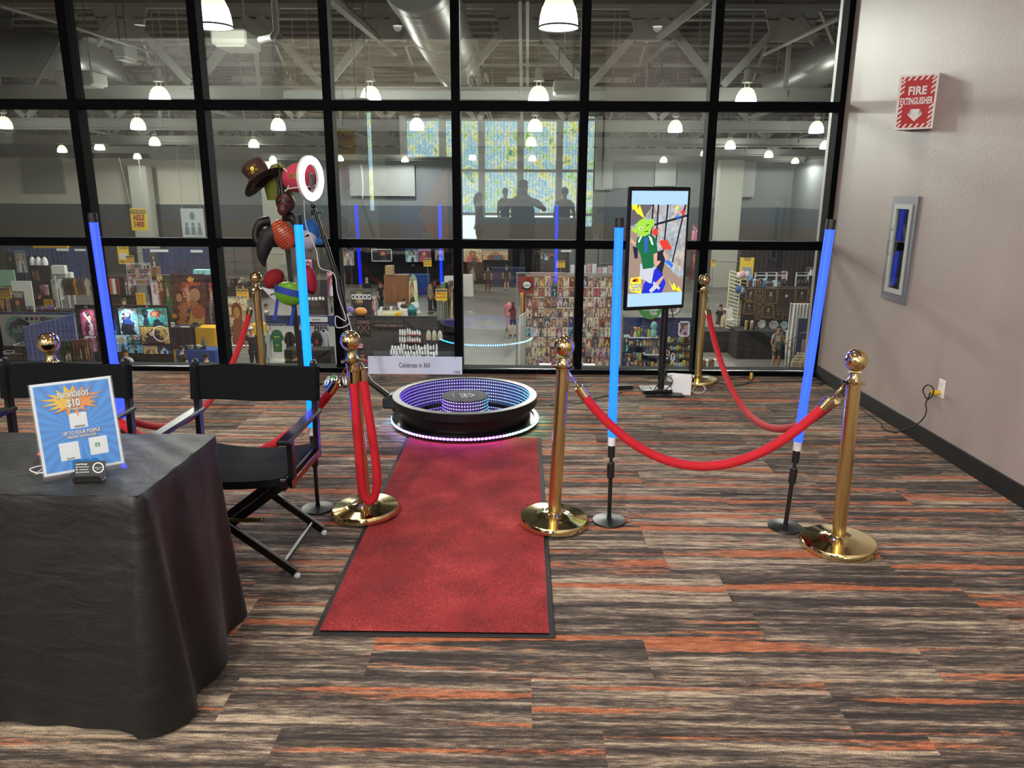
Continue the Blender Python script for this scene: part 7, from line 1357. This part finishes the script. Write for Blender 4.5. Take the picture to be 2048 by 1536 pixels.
# blue and white soft hat
t = hang('plush_hat', 'blue and white rounded plush hat behind the cyan tube', 'hat', 614, 470, -.02); mb = MB(); mb.ball((.01, 0, -.02), (.075, .06, .10), 20, 14); mb.build('white_front', mat('white_plush', 'b8b8c8', .8), t); mb = MB(); mb.ball((.02, .02, .03), (.085, .07, .095), 20, 14); mb.ball((.1, .0, -.05), (.05, .03, .035), 12, 8); mb.build('blue_back', mat('blue_plush', '1f5fa8', .8), t)
# red cap (left) and magenta cap (right)
t = hang('cloth_cap', 'dark red soft cap hanging left of the green mask', 'hat', 548, 557, .0); mb = MB(); mb.ball((0, 0, 0), (.095, .08, .075), 22, 14, Matrix.Rotation(R(-40), 3, 'Y')); mb.build('crown', mat('dark_red_cloth', '8c101c', .8, bump=.2, bscale=30), t); mb = MB(); mb.grid(lambda u, v: ((-.09+.12*u), -.06-.02*math.sin(PI*u), -.06-.10*u*v-.03*u), 8, 4); mb.grid(lambda u, v: ((-.09+.12*u), -.064-.02*math.sin(PI*u), -.06-.10*u*v-.03*u), 8, 4); mb.build('white_ear_flap', WHITE, t)
t = hang('cloth_cap', 'crimson soft cap behind the cyan tube, right side of the rack', 'hat', 620, 560, .02); mb = MB(); mb.ball((0, 0, 0), (.055, .07, .125), 22, 14, Matrix.Rotation(R(-8), 3, 'Y')); mb.build('crown', mat('crimson_cloth', 'a81436', .8, bump=.15, bscale=30), t)
# plain green rounded mask with blue headband
t = hang('round_mask', 'green rounded mask with a blue head band at the bottom of the rack', 'mask', 580, 585, -.2); t.rotation_euler = (0, R(14), 0)
mb = MB(); mb.ball((0, 0, -.01), (.125, .075, .095), 28, 18); mb.build('shell', mat('lime_plastic', '5f9a22', .35), t); mb = MB(); mb.lathe([(.1255, -.012), (.129, -.012), (.127, .042), (.122, .042)], n=36, cap=False); o = mb.build('head_band', mat('blue_band', '1c3a9a', .6), t); o.scale = (1, .62, 1)
mb = MB(); mb.grid(lambda u, v: (-.105+.025*u+.01*v, .0, -.02-.24*v), 3, 10); mb.grid(lambda u, v: (-.105+.025*u+.01*v, .006, -.02-.24*v), 3, 10); mb.grid(lambda u, v: (.03+.025*u, .03, -.08-.2*v), 3, 8); mb.grid(lambda u, v: (.03+.025*u, .036, -.08-.2*v), 3, 8); mb.build('band_tails', mat('blue_band', '1c3a9a', .6), t)
# toy sabre hilts on the carpet
for (x0, y0, x1, y1, c, c2, l) in ((659, 756, 646, 784, '1c4fa0', '3a3a3e', 'blue capped toy hilt, left one on the carpet'), (668, 753, 661, 785, '15161a', '2fa04a', 'black and green toy hilt on the carpet'), (676, 755, 675, 783, 'c03038', '3a3a3e', 'red capped toy hilt on the carpet'), (688, 756, 693, 786, '18191c', '8a8c90', 'black and silver toy hilt beside the brass post')):
    a = onz(x0, y0, .028); b = onz(x1, y1, .028); d_ = b-a; t = thing('toy_hilt', l, 'toy', (a.x, a.y, .03), 0, 'toy hilts on the carpet'); u = Vector((d_.x, d_.y, 0)); Ln = min(u.length, .33); u.normalize()
    f = lambda s_: u*s_
    mb = MB(); mb.lathe([(.0, 0), (.02, .002), (.022, .01), (.022, .12), (.026, .125), (.026, .15), (.022, .155)], (0, 0, 0), 16, ax=u); mb.build('grip', mat('chrome_black_grip', '4a4b50', .3, .7) if '15161a' != c else cm(c2), t)
    mb = MB()
    for k in range(5): mb.lathe([(.0235, 0), (.0245, .004), (.0235, .008)], u*(.02+.024*k), 16, cap=False, ax=u)
    mb.build('ribs', BLKP, t); mb = MB(); mb.lathe([(.022, .155), (.025, .165), (.024, .21), (.018, .27), (.014, .30), (0, .305)], (0, 0, 0), 16, ax=u); mb.build('blade_cap', mat('toy_cap_'+c, c, .3), t)
# ================================================================== people and things behind the camera, seen mirrored in the glass
ph = person((.0, -.46, 0), R(180), 'person in dark clothes taking the photo, seen only mirrored in the glass', 1.80, 'm', '15100d', '14151a', '15171e', 'stand', 'short', cap='1a1b20', fat=1.45, group=None, arms=[((-.40, -.12, 1.28), (-.11, -.345, 1.50)), ((.40, -.12, 1.28), (.11, -.345, 1.50))])
solo('phone', MB().box((0, 0, 0), (.16, .009, .077), bev=.003), BLKP, 'phone held up by the photographer, only mirrored in the glass', 'phone', (0, -.03, 1.62))
for (px, path, rz, l, kw) in ((820-0, 19.5, 90, 'person in a pale green shirt and red cap, mirrored in the glass', dict(top='6f8a80', bot='4a2a2a', cap='a02028')), (958, 19.5, 100, 'dark haired person in a white top, mirrored in the glass', dict(top='a8aaa8', bot='3a4a60', long_hair=True, legs='short', h=1.6)), (1128, 18.5, 10, 'bearded person in a checked shirt, mirrored in the glass', dict(top='6a3038', bot='3a3c44')), (768, 17.5, 60, 'person in a teal shirt looking down, mirrored in the glass', dict(top='2f5a6a', bot='2a2a30')), (1010, 22.0, 150, 'person in black near the bright windows, mirrored in the glass', dict(top='1a1a20', bot='1a1a20'))):
    v = ony(px, 450, path); person((v.x, 2*(D+.08)-path, 0), R(rz), l, kw.pop('h', 1.72), 'm', '1c1512', **kw, group='people in the lobby behind the camera')
cx, z0, w, h = rect(800, 340, 895, 480, 15.2); t = thing('painted_wall_panel', 'large dark panel with a blue and orange arrow design, mirrored in the glass', 'panel', (cx, 2*(D+.08)-15.2, 0))
H_ = z0+h; mb = MB(); mb.box((-.05, -.1, (H_+.25)/2), (w+.45, .1, H_+.25)); mb.build('dark_surround', cm('2a2a2a'), t); mb = MB(); mb.box((0, -.04, H_/2), (w, .02, H_)); mb.build('blue_field', mat('royal_blue_paint', '2a3fc0', .5), t); mb = MB(); mb.poly([(w/2, 1.0-1.0), (w/2, 2.1), (-w*.12, 1.2), (w/2, .05)], -.03, -.01); mb.T = Matrix.Identity(4); o = mb.build('orange_arrow', mat('orange_paint', 'd86a3a', .5), t); o.location.y = .01
t = solo('grey_cabinet', MB().box((0, 0, .55), (2.1, .5, 1.1), bev=.02), mat('pale_grey_cabinet', '9aa09c', .6), 'long pale grey counter behind the photographer, mirrored in the glass', 'counter', (.2, -3.0, 0))
v = ony(1208, 455, 16); e = thing('win_sign', 'upright cream sign board behind the camera, mirrored at the television edge', 'sign', (v.x, 2*(D+.08)-16, .75), PI); mb = MB(); mb.box((0, 0, .5), (.5, .03, .95)); mb.build('board', cm('c8bf98'), e); txt(e, [('WIN', .14, 0, .45, .3, .05), ('INSTANTLY', .09, 0, .3, .38, .03)], cm('8a3030'), -.02); mb = MB(); mb.tube([(0, .05, -.75), (0, .05, .5)], .02, 6); mb.box((0, .05, -.74), (.4, .3, .02)); mb.build('stand', STEEL, e)
v = ony(690, 300, 15); e = thing('hanging_sign', 'yellow hanging sign with red letters, mirrored above the ring light', 'sign', (v.x, 2*(D+.08)-15, v.z-.35), PI); mb = MB(); mb.poly([(-.2, .15), (.2, 0), (.2, .75), (-.2, .72)], -.01, .01); mb.build('board', PLY, e); txt(e, [('FREE', .1, 0, .52, .3, .05), ('GO', .1, 0, .36, .2, .05)], REDI, -.012); mb = MB(); mb.tube([(0, 0, .7), (0, 0, 4.3-e.location.z)], .008, 4); mb.build('hanging_wire', STEEL, e)
# the comic event's opening title strip is left as it hangs: nothing more to add
